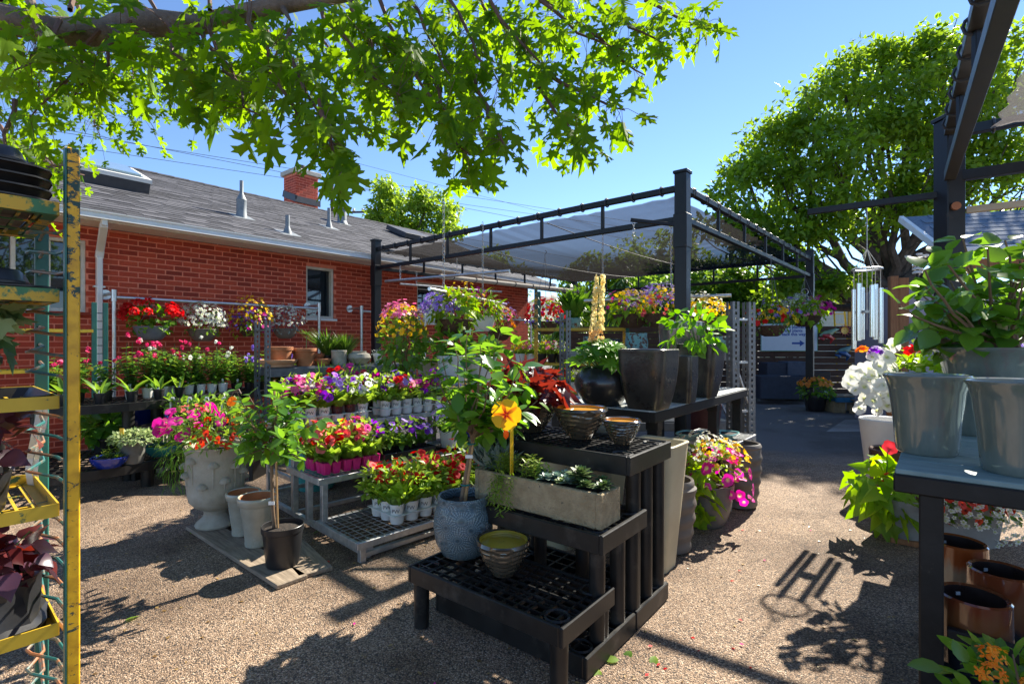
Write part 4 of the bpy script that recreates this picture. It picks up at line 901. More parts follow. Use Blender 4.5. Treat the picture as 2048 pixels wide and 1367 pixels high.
def cart_tray(par, x0, x1, y0, y1, z, mat, bars=12):
    th = .032; t = MB()
    for c, s in ((((x0+x1)/2, y0, z), (x1-x0, .004, th)), (((x0+x1)/2, y1, z), (x1-x0, .004, th)), ((x0, (y0+y1)/2, z), (.004, y1-y0, th)), ((x1, (y0+y1)/2, z), (.004, y1-y0, th))): t.box(c, s)
    for c, s in ((((x0+x1)/2, y0+.012, z-th/2+.002), (x1-x0, .024, .003)), (((x0+x1)/2, y1-.012, z-th/2+.002), (x1-x0, .024, .003)), ((x1-.012, (y0+y1)/2, z-th/2+.0035), (.024, y1-y0, .003)), ((x0+.012, (y0+y1)/2, z-th/2+.0035), (.024, y1-y0, .003))): t.box(c, s)
    o = t.build('tray', mat, par); n = int((x1-x0)/.032); g_ = MB()
    for i in range(1, n): g_.box((x0+(x1-x0)*i/n, (y0+y1)/2, z-th/2+.006), (.007, y1-y0-.03, .003))
    for j in (.33,.66): g_.box(((x0+x1)/2, y0+(y1-y0)*j, z-th/2+.001), (x1-x0-.03, .008, .004))
    stuff(g_.build('tray_bars', mat, o)); return o
CA = Vector((-1.118, 1.30, 0)); CU = U; cart = thing('nursery_cart', 'near yellow and green painted steel cart with tray shelves at the left edge', 'cart', CA, UR)   # local x = u; trays go to -x, y = v
cart_post(cart, (.0,-.03), 1.78); cp2 = cart_post(cart, (-.0,.46), 1.66, .032, .02, m_cartg)
MB().box((-.0145, -.034, .888), (.0035, .024, 1.775)).build('post_edge', m_cartg, cart)
for z, mt in ((1.632,m_tray),(1.416,m_tray),(1.150,m_trayy),(.882,m_trayy),(.585,m_trayy),(.24,m_trayy)): cart_tray(cart, -1.2, -.022, 0, .44, z, mt)
zz = .3
while zz < 1.62:
    if all(abs(zz-q) > .014 for q in (1.632,1.416,1.150,.882,.585)):
        MB().tube([(-.004,-.02,zz),(-.012,.10,zz+.002),(-.055,.165,zz+.012),(-.06,.2,zz+.01),(-.02,.25,zz+.024),(-.005,.455,zz+.03)], .0042, 6).build('rung', m_wire_o, cart, smooth=True)
    zz += .0535
def back_cart(lab, px, d, ztop, L, rz, zs):
    b_ = P(px, 760, d); b_.z = 0; t = thing('nursery_cart', lab, 'cart', b_, rz)
    for x in (0, L):
        for y in (0, .5): cart_post(t, (x, y), ztop, .045, .03, m_cart if (y == 0) == (x == 0) else m_cartg)
        z = 1.2
        while z < ztop-.05: MB().tube([(x,.0,z),(x,.2,z),(x+.02,.25,z-.04),(x,.3,z),(x,.5,z)], .006, 5).build('rung', m_cartg, t); z += .12
    for z in zs: cart_tray(t, 0, L, 0, .5, z, m_trayy)
    return t
back_cart('yellow and green cart in the middle distance near the house corner', 1072, 6.9, EYE+(683-575)/FPX*6.9, 1.2, R(-8), (.62,1.0,1.47))
c3 = thing('nursery_cart', 'teal cart uprights standing against the brick wall by the downspout', 'cart', P(188, 760, 5.7), HANG); c3.location.z = 0
for x, mt in ((0, m_cartg), (.1, m_cart)): cart_post(c3, (x, 0), EYE+(683-604)/FPX*5.7, .045, .03, m_cartg)
for z in np.arange(.9, 1.7, .09): MB().tube([(0,0,z),(.1,0,z)], .005, 5).build('rung', m_cartg, c3)
cart_tray(c3, -.9, -.03, -.1, .3, 1.42, m_trayy); cart_tray(c3, -.9, -.03, -.1, .3, 1.0, m_trayy)
# ================================================================== plant and pot materials
L_pet = LEAF('petunia_leaf', (.10,.22,.02), (.30,.44,.05), trans=(.55,.75,.06), tr=.46)
L_herb = LEAF('herb_leaf', (.055,.16,.016), (.17,.31,.04), trans=(.42,.62,.05), tr=.44)
L_gloss = LEAF('glossy_leaf', (.035,.12,.016), (.12,.26,.03), trans=(.38,.68,.03), tr=.42, rough=.26, spec=.5)
L_lime = LEAF('lime_leaf', (.16,.30,.015), (.36,.50,.03), tr=.45)
L_lup = LEAF('lupine_leaf', (.08,.21,.014), (.22,.40,.04), tr=.45)
L_burg = LEAF('burgundy_leaf', (.03,.005,.008), (.10,.012,.014), trans=(.5,.045,.015), tr=.36, rough=.35)
L_purp = LEAF('dark_purple_leaf', (.014,.008,.012), (.085,.035,.06), trans=(.4,.08,.06), tr=.32, rough=.25, spec=.7)
L_ivy = LEAF('variegated_leaf', (.06,.14,.05), (.42,.50,.22), tr=.4)
L_grass = LEAF('grass_leaf', (.05,.12,.015), (.16,.26,.04), tr=.35)
L_sil = LEAF('silver_leaf', (.16,.21,.18), (.34,.40,.35), tr=.25)
L_sedum = LEAF('pale_sedum', (.16,.24,.08), (.46,.52,.24), tr=.3, rough=.5)
L_chart = LEAF('chartreuse_sedum', (.17,.26,.03), (.36,.46,.07), tr=.3)
L_bsuc = LEAF('blue_succulent', (.14,.23,.18), (.32,.43,.36), tr=.15)
L_rsuc = LEAF('red_tipped_succulent', (.035,.06,.02), (.16,.13,.05), tr=.15, ctr=(.10,.16,.05))
def FL_(n, a, b, ctr=None, tr=.35): return LEAF('petal_'+n, a, b, tr=tr, rough=.55, ctr=ctr, spec=.25)
F_mag = FL_('magenta', (.45,.012,.17), (.72,.05,.38)); F_pur = FL_('purple', (.14,.02,.34), (.32,.06,.62)); F_red = FL_('red', (.50,.008,.012), (.80,.03,.03)); F_wht = FL_('white', (.66,.66,.62), (.85,.85,.82), ctr=(.55,.6,.25))
F_pnk = FL_('pink', (.72,.12,.32), (.85,.35,.52)); F_cor = FL_('coral', (.75,.08,.10), (.9,.25,.24)); F_lil = FL_('lilac', (.42,.3,.62), (.66,.54,.8)); F_yel = FL_('yellow', (.75,.42,.01), (.9,.62,.03)); F_blu = FL_('blue', (.05,.03,.45), (.17,.10,.66))
F_org = FL_('orange', (.75,.18,.01), (.88,.34,.03)); F_bic = FL_('magenta_bicolour', (.60,.02,.30), (.85,.12,.52), ctr=(.9,.85,.35)); F_hib = FL_('hibiscus_yellow', (.85,.42,.01), (.92,.52,.02), ctr=(.45,.02,.01)); F_crm = FL_('cream', (.75,.62,.28), (.86,.78,.46)); F_sal = FL_('salmon_red', (.55,.03,.015), (.75,.09,.03), ctr=(.10,.01,.01)); F_vio = FL_('violet', (.24,.13,.55), (.42,.3,.72))
F_rose = FL_('rose_pink', (.60,.03,.12), (.75,.10,.25)); F_ora2 = FL_('apricot', (.72,.27,.05), (.86,.42,.10))
m_wpot = M('white_plastic', (.74,.73,.69), .42, c2=(.82,.82,.79), scale=6, wear=(.5,.43,.33), wscale=9, wlo=.62, whi=.78); m_bpot = M('black_nursery_plastic', (.010,.010,.011), .38, c2=(.024,.024,.026), scale=7, bstr=.08)
m_mpot = M('magenta_plastic', (.55,.012,.16), .35, c2=(.62,.02,.21)); m_terr = M('terracotta', (.36,.125,.045), .8, c2=(.48,.20,.085), scale=9, bstr=.15); m_terr2 = M('pale_terracotta', (.40,.20,.10), .85, c2=(.55,.32,.18), scale=8, bstr=.15)
m_gpot = M('grey_plastic', (.13,.135,.15), .5, c2=(.19,.195,.21)); m_tpot = M('taupe_plastic', (.14,.105,.08), .55, c2=(.2,.155,.12)); m_brn = M('coco_brown', (.06,.03,.017), .95, c2=(.14,.075,.04), scale=40, bstr=1, bscale=70, bdist=.01)
m_blue = M('cobalt_glaze', (.006,.016,.16), .12, c2=(.012,.035,.30), scale=6, coat=.8); m_tealg = M('teal_glaze', (.01,.12,.13), .16, c2=(.02,.20,.20), scale=6, coat=.6); m_turq = M('turquoise_glaze', (.04,.28,.27), .22, c2=(.10,.42,.40), scale=9, coat=.5, bstr=.5, bscale=26, bdist=.01)
m_aqua = M('aqua_glaze', (.20,.46,.44), .2, c2=(.28,.55,.52), coat=.5); m_crack = M('chipped_turquoise', (.13,.33,.33), .5, c2=(.22,.43,.42), scale=10, wear=(.10,.045,.03), wscale=20, wlo=.52, whi=.55)
m_stone = M('cast_stone', (.30,.265,.20), .85, c2=(.47,.43,.345), scale=8, bstr=.35, bscale=60, bdist=.006); m_glzb = M('beige_glaze', (.30,.29,.23), .25, c2=(.42,.40,.32), scale=7, coat=.4, wear=(.2,.1,.05), wscale=5, wlo=.68, whi=.78)
m_cream = M('cream_resin', (.46,.40,.255), .45, c2=(.56,.50,.34), scale=5, bstr=.12, bscale=40); m_metal = M('dark_metallic_glaze', (.022,.021,.020), .3, .35, c2=(.075,.068,.058), scale=7, bstr=.35, bscale=48, bdist=.006, coat=.25)
m_round = M('black_satin_glaze', (.016,.016,.017), .3, .25, c2=(.04,.037,.034), scale=4, coat=.3); m_taupe = M('taupe_resin', (.10,.085,.075), .5, c2=(.155,.135,.12), scale=5); m_bronze = M('bronze_glaze', (.035,.028,.02), .14, .2, c2=(.115,.095,.065), scale=8, coat=.8, stretch=(1,1,3))
m_amber = M('amber_glaze', (.55,.22,.012), .25, c2=(.68,.34,.03), scale=6, coat=.4); m_olive = M('olive_amber_glaze', (.36,.24,.02), .25, c2=(.5,.36,.05), scale=5, coat=.5); m_conc = M('cast_concrete', (.30,.225,.12), .9, c2=(.50,.39,.23), scale=20, detail=10, bstr=1, bscale=110, bdist=.016, wear=(.10,.085,.06), wscale=34, wlo=.64, whi=.67)
m_celad = M('celadon_glaze', (.095,.12,.10), .1, c2=(.20,.22,.185), scale=5, stretch=(1.4,1.4,.4), coat=1, wear=(.20,.135,.125), wscale=4, wlo=.6, whi=.72); m_stake = M('bamboo_stake', (.36,.20,.075), .6, c2=(.5,.31,.14), stretch=(8,8,1)); m_stem = M('green_stem', (.05,.12,.025), .6, c2=(.09,.17,.04)); m_wstem = M('brown_stem', (.14,.085,.045), .8, c2=(.23,.15,.09)); m_ptag = M('plant_tag', (.7,.7,.68), .5); m_ytag = M('yellow_tag', (.8,.42,.01), .5); m_ind = M('indigo_planter', (.022,.032,.055), .55, c2=(.035,.05,.08)); m_red_resin = M('oxblood_resin', (.055,.008,.008), .5); m_wht_res = M('white_resin', (.66,.65,.62), .4, c2=(.72,.71,.68)); m_wickr = M('pale_textured_pot', (.34,.31,.23), .8, c2=(.50,.46,.36), scale=16, bstr=.7, bscale=40, bdist=.012); m_dark_in = M('dark_glaze_inside', (.025,.012,.009), .3, coat=.3)
def streak_mat(name, top, mid, low):
    m, n, out = newmat(name); b = nd(n, 'BsdfPrincipled', Roughness=.14); b.inputs['Coat Weight'].default_value = .9; tc = nd(n, 'TexCoord'); sp = nd(n, 'SeparateXYZ'); n.links.new(tc.outputs['Object'], sp.inputs[0])
    mp = nd(n, 'Mapping'); mp.inputs['Scale'].default_value = (30, 30, 5); n.links.new(tc.outputs['Object'], mp.inputs[0]); nz = nd(n, 'TexNoise', Scale=1, Detail=5); n.links.new(mp.outputs[0], nz.inputs['Vector'])
    ad = nd(n, 'Math', operation='MULTIPLY_ADD'); n.links.new(nz.outputs['Fac'], ad.inputs[0]); ad.inputs[1].default_value = .16; n.links.new(sp.outputs['Z'], ad.inputs[2])
    r = ramp(n, [(.08, low), (.17, low), (.2, mid), (.27, mid), (.32, top), (1, top)]); n.links.new(ad.outputs[0], r.inputs[0]); n.links.new(r.outputs[0], b.inputs['Base Color']); n.links.new(b.outputs[0], out.inputs[0]); return m
m_rust1 = streak_mat('rust_blue_glaze', (.22,.05,.012), (.20,.17,.12), (.008,.02,.12)); m_rust2 = streak_mat('rust_brown_glaze', (.16,.035,.012), (.17,.06,.02), (.012,.015,.02))
def burst_mat():
    """blue-grey glaze with raised starburst relief"""
    m, n, out = newmat('starburst_glaze'); b = nd(n, 'BsdfPrincipled', Roughness=.32); b.inputs['Coat Weight'].default_value = .3; tc = nd(n, 'TexCoord'); sp = nd(n, 'SeparateXYZ'); n.links.new(tc.outputs['Object'], sp.inputs[0])
    at = nd(n, 'Math', operation='ARCTAN2'); n.links.new(sp.outputs['Y'], at.inputs[0]); n.links.new(sp.outputs['X'], at.inputs[1]); mu = nd(n, 'Math', operation='MULTIPLY'); n.links.new(at.outputs[0], mu.inputs[0]); mu.inputs[1].default_value = .125
    cb = nd(n, 'CombineXYZ'); n.links.new(mu.outputs[0], cb.inputs[0]); n.links.new(sp.outputs['Z'], cb.inputs[1]); vo = nd(n, 'TexVoronoi', Scale=13); vo.inputs['Randomness'].default_value = .75; n.links.new(cb.outputs[0], vo.inputs['Vector'])
    sc = nd(n, 'VectorMath', operation='SUBTRACT'); n.links.new(cb.outputs[0], sc.inputs[0]); n.links.new(vo.outputs['Position'], sc.inputs[1]); s2 = nd(n, 'SeparateXYZ'); n.links.new(sc.outputs[0], s2.inputs[0]); an = nd(n, 'Math', operation='ARCTAN2'); n.links.new(s2.outputs['Y'], an.inputs[0]); n.links.new(s2.outputs['X'], an.inputs[1])
    ln = nd(n, 'VectorMath', operation='LENGTH'); n.links.new(sc.outputs[0], ln.inputs[0]); fl = nd(n, 'Math', operation='MULTIPLY'); n.links.new(ln.outputs['Value'], fl.inputs[0]); fl.inputs[1].default_value = 760
    s3 = nd(n, 'Math', operation='SINE'); n.links.new(fl.outputs[0], s3.inputs[0]); a22 = nd(n, 'Math', operation='MULTIPLY'); n.links.new(an.outputs[0], a22.inputs[0]); a22.inputs[1].default_value = 21; s4 = nd(n, 'Math', operation='SINE'); n.links.new(a22.outputs[0], s4.inputs[0]); pr = nd(n, 'Math', operation='MULTIPLY_ADD'); n.links.new(s3.outputs[0], pr.inputs[0]); pr.inputs[1].default_value = .45; n.links.new(s4.outputs[0], pr.inputs[2])
    r = ramp(n, [(.1, (.05,.085,.105)), (.65, (.12,.175,.20)), (1, (.22,.28,.30))]); h = nd(n, 'MapRange'); h.inputs[1].default_value = -1.4; h.inputs[2].default_value = 1.4; n.links.new(pr.outputs[0], h.inputs[0]); n.links.new(h.outputs[0], r.inputs[0]); n.links.new(r.outputs[0], b.inputs['Base Color']); bump(n, h.outputs[0], b, .8, .004); n.links.new(b.outputs[0], out.inputs[0]); return m
m_burst = burst_mat()
# ================================================================== pots
def pr_at(prof, z):
    for (r0, z0), (r1, z1) in zip(prof, prof[1:]):
        if z0 <= z <= z1 and z1 > z0: return r0+(r1-r0)*(z-z0)/(z1-z0)
    return prof[-1][0]
def pot(par, prof, mat, n=36, p=2.0, fn=None, wall=.009, soil=.86, sx=1, sy=1, c=(0,0,0), name='pot', inner=None, rot=0, soilmat=None):
    h = prof[-1][1]; rt_ = prof[-1][0]; zs = h*soil if soil else h*.12
    outer = [(max(.001, prof[0][0]*.3), prof[0][1])]+list(prof); lip = [(rt_-wall*.35, h+wall*.35), (rt_-wall, h)]
    inn = [(max(.004, pr_at(prof, h-(h-zs)*t)-wall), h-(h-zs)*t) for t in (.12,.3,.55,.8,1.0)]
    if inner is None: MB().loft(outer+lip+inn, n, p, c, sx, sy, fn, cap0=True, cap1=not soil, rot=rot).build(name, mat, par, smooth=True)
    else:
        o = MB().loft(outer+lip, n, p, c, sx, sy, fn, cap0=True, rot=rot).build(name, mat, par, smooth=True); MB().loft([lip[-1]]+inn, n, p, c, sx, sy, None, cap1=not soil, rot=rot).build('inside', inner, o, smooth=True)
    if soil:
        r_ = inn[-1][0]+.001; MB().loft([(r_, zs), (r_*.7, zs+r_*.05), (r_*.3, zs+r_*.08), (.002, zs+r_*.06)], n, p, c, sx, sy, rot=rot).build('soil', soilmat or m_sod, par, smooth=True)
    return zs
def nursery(r, h): return [(r*.74,0),(r*.77,h*.03),(r*.94,h*.84),(r*.99,h*.86),(r,h*.97),(r,h)]
def taper(r, h, k=.7, lip=.06): return [(r*k,0),(r*(k+.02),h*.02),(r*(1-lip),h*.88),(r*(1-lip*.3),h*.95),(r,h)]
def bowl(r, h, k=.45): return [(r*k,0),(r*(k+.03),h*.03),(r*.78,h*.3),(r*.93,h*.6),(r*.985,h*.85),(r,h)]
def basket(r, h): return [(r*.42,0),(r*.6,h*.1),(r*.82,h*.4),(r*.95,h*.75),(r*.99,h*.93),(r*1.03,h*.95),(r*1.03,h)]
# ---------------------------------------------------------------- small plants
def petunia(par, c, r, h, flo, nl=70, ls=.05, fs=.03, leaf=None, objs=True, up=.9, lt='oval_s'):
    c = Vector(c); ct = c+Vector((0,0,h*.5)); emit(par, 'foliage', lt, leaf or L_pet, cat(blob(nl, ct, (r,r,h*.55), ls, shell=.35, up=up, droop=.0, top=-.7), tuft(nl//3, c, r*.4, h*.8, .9)))
    if lt == 'oval_s': stems(par, c, [ct+Vector(sph(1)[0])*r*.7 for _ in range(7)], .003, m_stem)
    for (mt, k) in flo:
        if k: emit(par, 'flower', 'petunia', mt, faces_out(k, ct, (r*.95,r*.95,h*.6), fs, top=-.05), objs)
def hang_wire(par, z0, z1, r, mat=None):
    mb = MB()
    for k in range(3):
        a = 2*math.pi*k/3+.4; mb.tube([(r*math.cos(a), r*math.sin(a), z0), (0,0,z1-.07)], .003, 4)
    mb.tube([(0,0,z1-.07),(0,0,z1-.02),(.018,0,z1-.005),(.03,0,z1+.018),(.015,0,z1+.035),(0,0,z1+.03)], .005, 6); mb.build('hanger', mat or m_gpot, par)
def flower_basket(name, lab, top, drop, r, h, potmat, leafspecs, flowspecs, group=None, ball=.9, lift=.12, hook=None, potk=basket):
    """hanging basket: top = hook point, drop = distance from hook to the rim"""
    z = top[2]-drop-h; t = thing(name, lab, 'flower basket', (top[0], top[1], z), random.random()*6, group); pot(t, potk(r, h), potmat, 28, soil=.85)
    hang_wire(t, h, drop+h, r*.95, hook); cc = Vector((0,0,h+lift*.5))
    for (lt, mt, n, ls, rr, zz, dr) in leafspecs: emit(t, 'foliage', lt, mt, blob(n, cc+Vector((0,0,zz)), (rr,rr,rr*ball), ls, shell=.45, up=.8, droop=dr, top=-.75))
    for (ft, mt, n, fs, rr, zz, objs, off) in flowspecs: emit(t, 'flower' if objs else 'blossom', ft, mt, faces_out(n, cc+Vector((off[0], off[1], zz)), (rr,rr,rr*ball), fs, top=-.25), objs)
    return t
def wander(par, c, dirs, L, n, lt, lmat, ls, smat, sr=.003, objs=False, droop=1.2, name='leaf', lname='vine'):
    """trailing stems with leaves along them"""
    mb = MB(); pos, dr, nm, sz = [], [], [], []
    for d in dirs:
        p = Vector(c); d = Vector(d).normalized(); pts = [p.copy()]; st = L*random.uniform(.7,1.1)/n
        for i in range(n):
            d = (d+Vector((random.uniform(-.25,.25), random.uniform(-.25,.25), -droop/n+random.uniform(-.08,.08)))).normalized(); p = p+d*st; pts.append(p.copy())
            for s in (-1, 1):
                side = d.cross(Vector((0,0,1))); side = side.normalized() if side.length > .1 else Vector((1,0,0)); pos.append(p); dr.append(d*.5+side*s+Vector((0,0,.25+random.uniform(-.3,.3)))); nm.append(Vector((random.uniform(-.3,.3), random.uniform(-.3,.3), 1))+side*s*.2); sz.append(ls*random.uniform(.6,1.15)*(1-.35*i/n))
        mb.tube(pts, [sr*(1-.5*i/n) for i in range(n+1)], 5, caps=False)
    stuff(mb.build(lname, smat, par, smooth=True)); emit(par, name if objs else 'foliage', lt, lmat, (np.array([list(q) for q in pos]), np.array([list(q) for q in dr]), np.array([list(q) for q in nm]), np.array(sz)), objs)
FONT = {}
def text_part(par, s, size, mat, M4, name='lettering', bend=None, align='CENTER', bold=0.0):
    key = (s, size, bend, mat.name, bold)
    if key not in FONT:
        cu = bpy.data.curves.new('lettering', 'FONT'); cu.body = s; cu.size = size; cu.align_x = align; cu.align_y = 'CENTER'; cu.resolution_u = 2; cu.offset = bold; to = bpy.data.objects.new('lettering', cu); COL.objects.link(to)
        dg = bpy.context.evaluated_depsgraph_get(); me = bpy.data.meshes.new_from_object(to.evaluated_get(dg)); bpy.data.objects.remove(to); me.materials.clear(); me.materials.append(mat)
        for v in me.vertices:
            x, y = v.co.x, v.co.y
            v.co = (bend*math.sin(x/bend), -bend*math.cos(x/bend), y) if bend else (x, 0, y)
        FONT[key] = me
    return link(name, FONT[key], None, par, M4)
m_ink = M('dark_print', (.05,.05,.055), .7); m_blueink = M('blue_print', (.015,.07,.30), .7)
ORD = ['first', 'second', 'third', 'fourth', 'fifth', 'sixth', 'seventh', 'eighth', 'ninth', 'tenth']
# ================================================================== trays and pots on the galvanised rack
def carrier(lab, org, nx, ny, pitch=.125):
    t = thing('carrier_tray', lab, 'tray', org, GRR); mb = MB(); W, D_ = nx*pitch, ny*pitch
    pl = MB()
    pl.box((W/2, D_/2, .058), (W, D_, .006)); pl.build('plate', m_wpot, t, bevel=.002)
    for i in range(nx):
        for j in range(ny): MB().loft([(.001,0),(.04,0),(.043,.01),(.05,.056)], 20, c=(pitch*(i+.5), pitch*(j+.5), 0)).build('cup', m_wpot, t, smooth=True)
    return [(i, j, Vector(org)+gu*pitch*(i+.5)+gv*pitch*(j+.5)) for i in range(nx) for j in range(ny)]
def white_pot(lab, p, flo, group, mat=None, r=.046, h=.1, nl=60, fs=.03, pw=True, rise=.0, fr=.115, fh=.2, leaf=None, objs=True):
    t = thing('potted_petunia', lab, 'potted flower', p+Vector((0,0,.006+rise)), 0, group); pot(t, nursery(r, h), mat or m_wpot, 24, soil=.9, wall=.004)
    if pw:
        a = math.atan2(-p.x, p.y)+random.uniform(-.35,.35); m4 = Matrix.Rotation(a*.6, 4, 'Z') @ Matrix.Translation(Vector((0,-.0,h*.62)))
        text_part(t, 'PW', .034, m_ink, m4, bend=r*.945)
    g_ = random.uniform(.72,1.2); petunia(t, (random.uniform(-.015,.015),random.uniform(-.015,.015),h*.92), fr*random.uniform(.85,1.12), fh*g_, [(m_, int(k_*random.uniform(.7,1.7)+.5)) for m_, k_ in flo], nl, .05, fs, leaf, objs); return t
topcols = [[(F_mag,8),(F_pnk,6)], [(F_pnk,7),(F_mag,9)], [(F_pur,11),(F_mag,4)], [(F_pur,11),(F_vio,3)], [(F_wht,7),(F_vio,5)], [(F_wht,11)], [(F_red,5),(F_vio,5)], [(F_pnk,10)], [(F_mag,6),(F_pur,5)], [(F_pur,7),(F_mag,4)]]
for tI, (x0, nm) in enumerate(((.03, 'left'), (.78, 'right'))):
    cells = carrier(nm+' white carrier tray of petunias on the top shelf of the galvanised rack', gl(x0, 1.0, .682), 6, 2, .108)
    for (i, j, p) in cells:
        k = min(9, tI*5+i); f = topcols[k] if j == 0 else topcols[(k+3) % 10]
        white_pot('%s petunia in the %s row, %s tray, top shelf of the galvanised rack' % (ORD[i], ('front', 'back')[j], nm), p, f, 'petunias on the top rack shelf', mat=M('dark_red_plastic', (.06,.01,.012), .3) if (k in (3, 4) and j == 0) else None, nl=80, pw=(j == 0), rise=.02, fr=.125)
# back row of taller red and magenta petunias behind the top shelf
for i in range(4):
    p = gl(.55+.17*i, 1.42, .682); white_pot('tall petunia at the back of the top rack shelf, %s from the left' % ORD[i], p, [((F_red,F_mag,F_red,F_rose)[i], 9)], 'tall petunias behind the top trays', mat=m_bpot, pw=False, nl=40, fh=.32)
# middle shelf: magenta cell packs
for i in range(3):
    for j in range(2):
        p = gl(.06+.15*i, .56+.17*j, .407); t = thing('cell_pack', '%s magenta cell pack in the %s row of the middle rack shelf' % (ORD[i], ('front','back')[j]), 'potted flower', p, GRR, 'magenta cell packs')
        for a in range(2):
            for b in range(2): MB().loft([(.024,0),(.034,.075),(.036,.08)], 16, 8, c=(.035+.068*a, .035+.068*b, 0), cap0=True, cap1=True, rot=math.pi/16).build('cell', m_mpot, t)
        petunia(t, (.07,.07,.07), .105, .24, [(F_cor,8),(F_red,5)] if i < 2 else [(F_mag,7),(F_pur,4),(F_cor,3)], 95, .055, .034)
bt = thing('black_tray', 'black plastic tray of purple petunias on the middle rack shelf', 'tray', gl(.56, .62, .407), GRR)
grid_top(bt, 'tray', 0, .48, 0, .25, .055, .05, 10, 5, .008, .004, m_bpot, False)
for i in range(3):
    p = gl(.66+.14*i, .74, .415); t = thing('potted_petunia', ('left','middle','right')[i]+' purple petunia in the black tray on the middle rack shelf', 'potted flower', p, 0, 'petunias in the black tray'); pot(t, nursery(.05,.07), m_bpot, 20, soil=.9); petunia(t, (0,0,.06), .14, .2, [(F_pur,6 if i else 4),(F_vio,3)], 75, .05, .031, L_herb)
p = gl(1.2, .66, .407); sq = thing('saucer_tray', 'small black square tray under the lilac petunia', 'tray', p, GRR); pot(sq, [(.085,0),(.095,.025)], m_bpot, 32, 8, soil=0, rot=math.pi/32)
p = p+Vector((0,0,.006)); t = thing('potted_petunia', 'lilac petunia in a small square white pot at the end of the middle rack shelf', 'potted flower', p, GRR+.3); pot(t, [(.045,0),(.062,.13),(.066,.135),(.066,.15)], m_wpot, 32, 7, soil=.9, rot=math.pi/32); petunia(t, (0,0,.13), .15, .22, [(F_lil,14)], 80, .04, .033, L_herb)
text_part(t, 'PW', .02, m_ink, Matrix.Rotation(-.6, 4, 'Z') @ Matrix.Translation(Vector((-.01,-.0595,.08))))
# lowest shelf
cells = carrier('white carrier tray of red petunias on the lowest rack shelf', gl(.30, .08, .127), 5, 3, .112)
for (i, j, p) in cells: white_pot('%s white pot in the %s row of the near tray, lowest rack shelf' % (ORD[i], ('front','middle','back')[j]), p, [(F_red, (1,2,4,7,8)[i] if j == 0 else (4,5,6,6,8)[i])], 'petunias on the lowest rack shelf', r=.047, h=.105, nl=85, rise=.014, fr=.125, fh=.22)
cells = carrier('white carrier tray at the far end of the lowest rack shelf', gl(1.0, .08, .127), 4, 3, .112)
for (i, j, p) in cells: white_pot('%s red petunia in the %s row of the far tray, lowest rack shelf' % (ORD[i], ('front','middle','back')[j]), p, [(F_red,5),(F_mag,1 if i == 1 else 0)], 'petunias in the far low tray', r=.047, h=.105, nl=70, rise=.014, mat=m_wpot if i != 2 else m_bpot, fr=.12, fh=.25, pw=j == 0)
# blue lobelia trailing beside the rack, turquoise pots behind it
p = gl(1.62, .95, 0); t = thing('lobelia_planter', 'tall dark pot spilling deep blue lobelia at the right end of the rack', 'potted flower', p); pot(t, [(.13,0),(.16,.1),(.2,.4),(.22,.62),(.235,.64),(.235,.68)], m_round, 32)
emit(t, 'foliage', 'lance', L_herb, blob(420, (0,0,.68), (.27,.27,.2), .05, .4, droop=.6)); emit(t, 'blossom', 'star4', F_blu, cat(faces_out(420, (0,0,.66), (.29,.29,.24), .013, top=-.9), faces_out(160, (.02,-.1,.42), (.2,.2,.3), .013, top=-.9))); emit(t, 'blossom', 'star4', F_yel, faces_out(60, (-.05,-.05,.76), (.22,.22,.16), .013))
def turq(lab, p, r, h, mat=None, fn=None): t = thing('glazed_pot', lab, 'pot', p); pot(t, [(r*.62,0),(r*.7,h*.05),(r*.96,h*.4),(r,h*.6),(r*.93,h*.85),(r*.82,h*.93),(r*.86,h)], mat or m_turq, 40, soil=0, fn=fn or (lambda a, z: .006*math.sin(a*14)*math.sin(z*60))); return t
turq('large turquoise pot behind the hibiscus tree stem', Vector(G(992, 985, 0)), .235, .5); turq('turquoise pot behind the middle of the galvanised rack', gl(.55, 1.75, 0), .25, .62); turq('turquoise pot under the far end of the top rack shelf', gl(1.15, 1.85, 0), .25, .6)
turq('dark hammered metal pot on the ground beneath the rack', gl(1.0, 1.15, 0), .16, .3, M('hammered_silver', (.3,.31,.32), .3, .8, bstr=.8, bscale=30, bdist=.01))
# ================================================================== items on the stepped display
def wave(k, amp): return lambda a, z: amp*math.sin(z*k+1.4*math.sin(a*4+1)+.5*math.sin(a*7))*min(1, max(0, z*22))
def wavy_bowl(lab, p, r, h, inner, k=170, dark=True): t = thing('wavy_bowl', lab, 'bowl', p, random.random()*6); prof = [(r*.42,0),(r*.44,h*.03)]+[(r*(.45+.53*math.sin(q*1.35)/math.sin(1.35)), h*(.03+.87*q)) for q in np.linspace(.05, 1, 22)]+[(r*1.0,h*.93),(r*1.03,h*.94),(r*1.03,h)]; pot(t, prof, m_bronze, 64, fn=wave(k*.25/h, .0024), wall=.014, soil=.9, inner=inner, soilmat=inner); t.children[-1].name = 'glazed_floor'; return t
def disc(t, r, z, mat): MB().loft([(r, z), (r*.5, z+.001), (.002, z)], 32).build('standing_water' if False else 'bottom', mat, t)
zz = .802
q = G(1168, 884, zz); q = q+Vector((0,.13,0)); wavy_bowl('large wavy bronze bowl with amber inside on the top black bench', q, .135, .155, m_amber)
q = G(1252, 893, zz)+Vector((0,.09,0)); wavy_bowl('small wavy bronze bowl at the right end of the top black bench', q, .092, .115, m_amber, 190)
q = G(1062, 868, zz)+Vector((0,.13,0)); b3 = wavy_bowl('wavy bronze bowl planted with burgundy sweet potato vine', q, .165, .18, m_amber)
MB().loft([(.15,.168),(.08,.175),(.003,.175)], 24).build('soil', m_sod, b3)
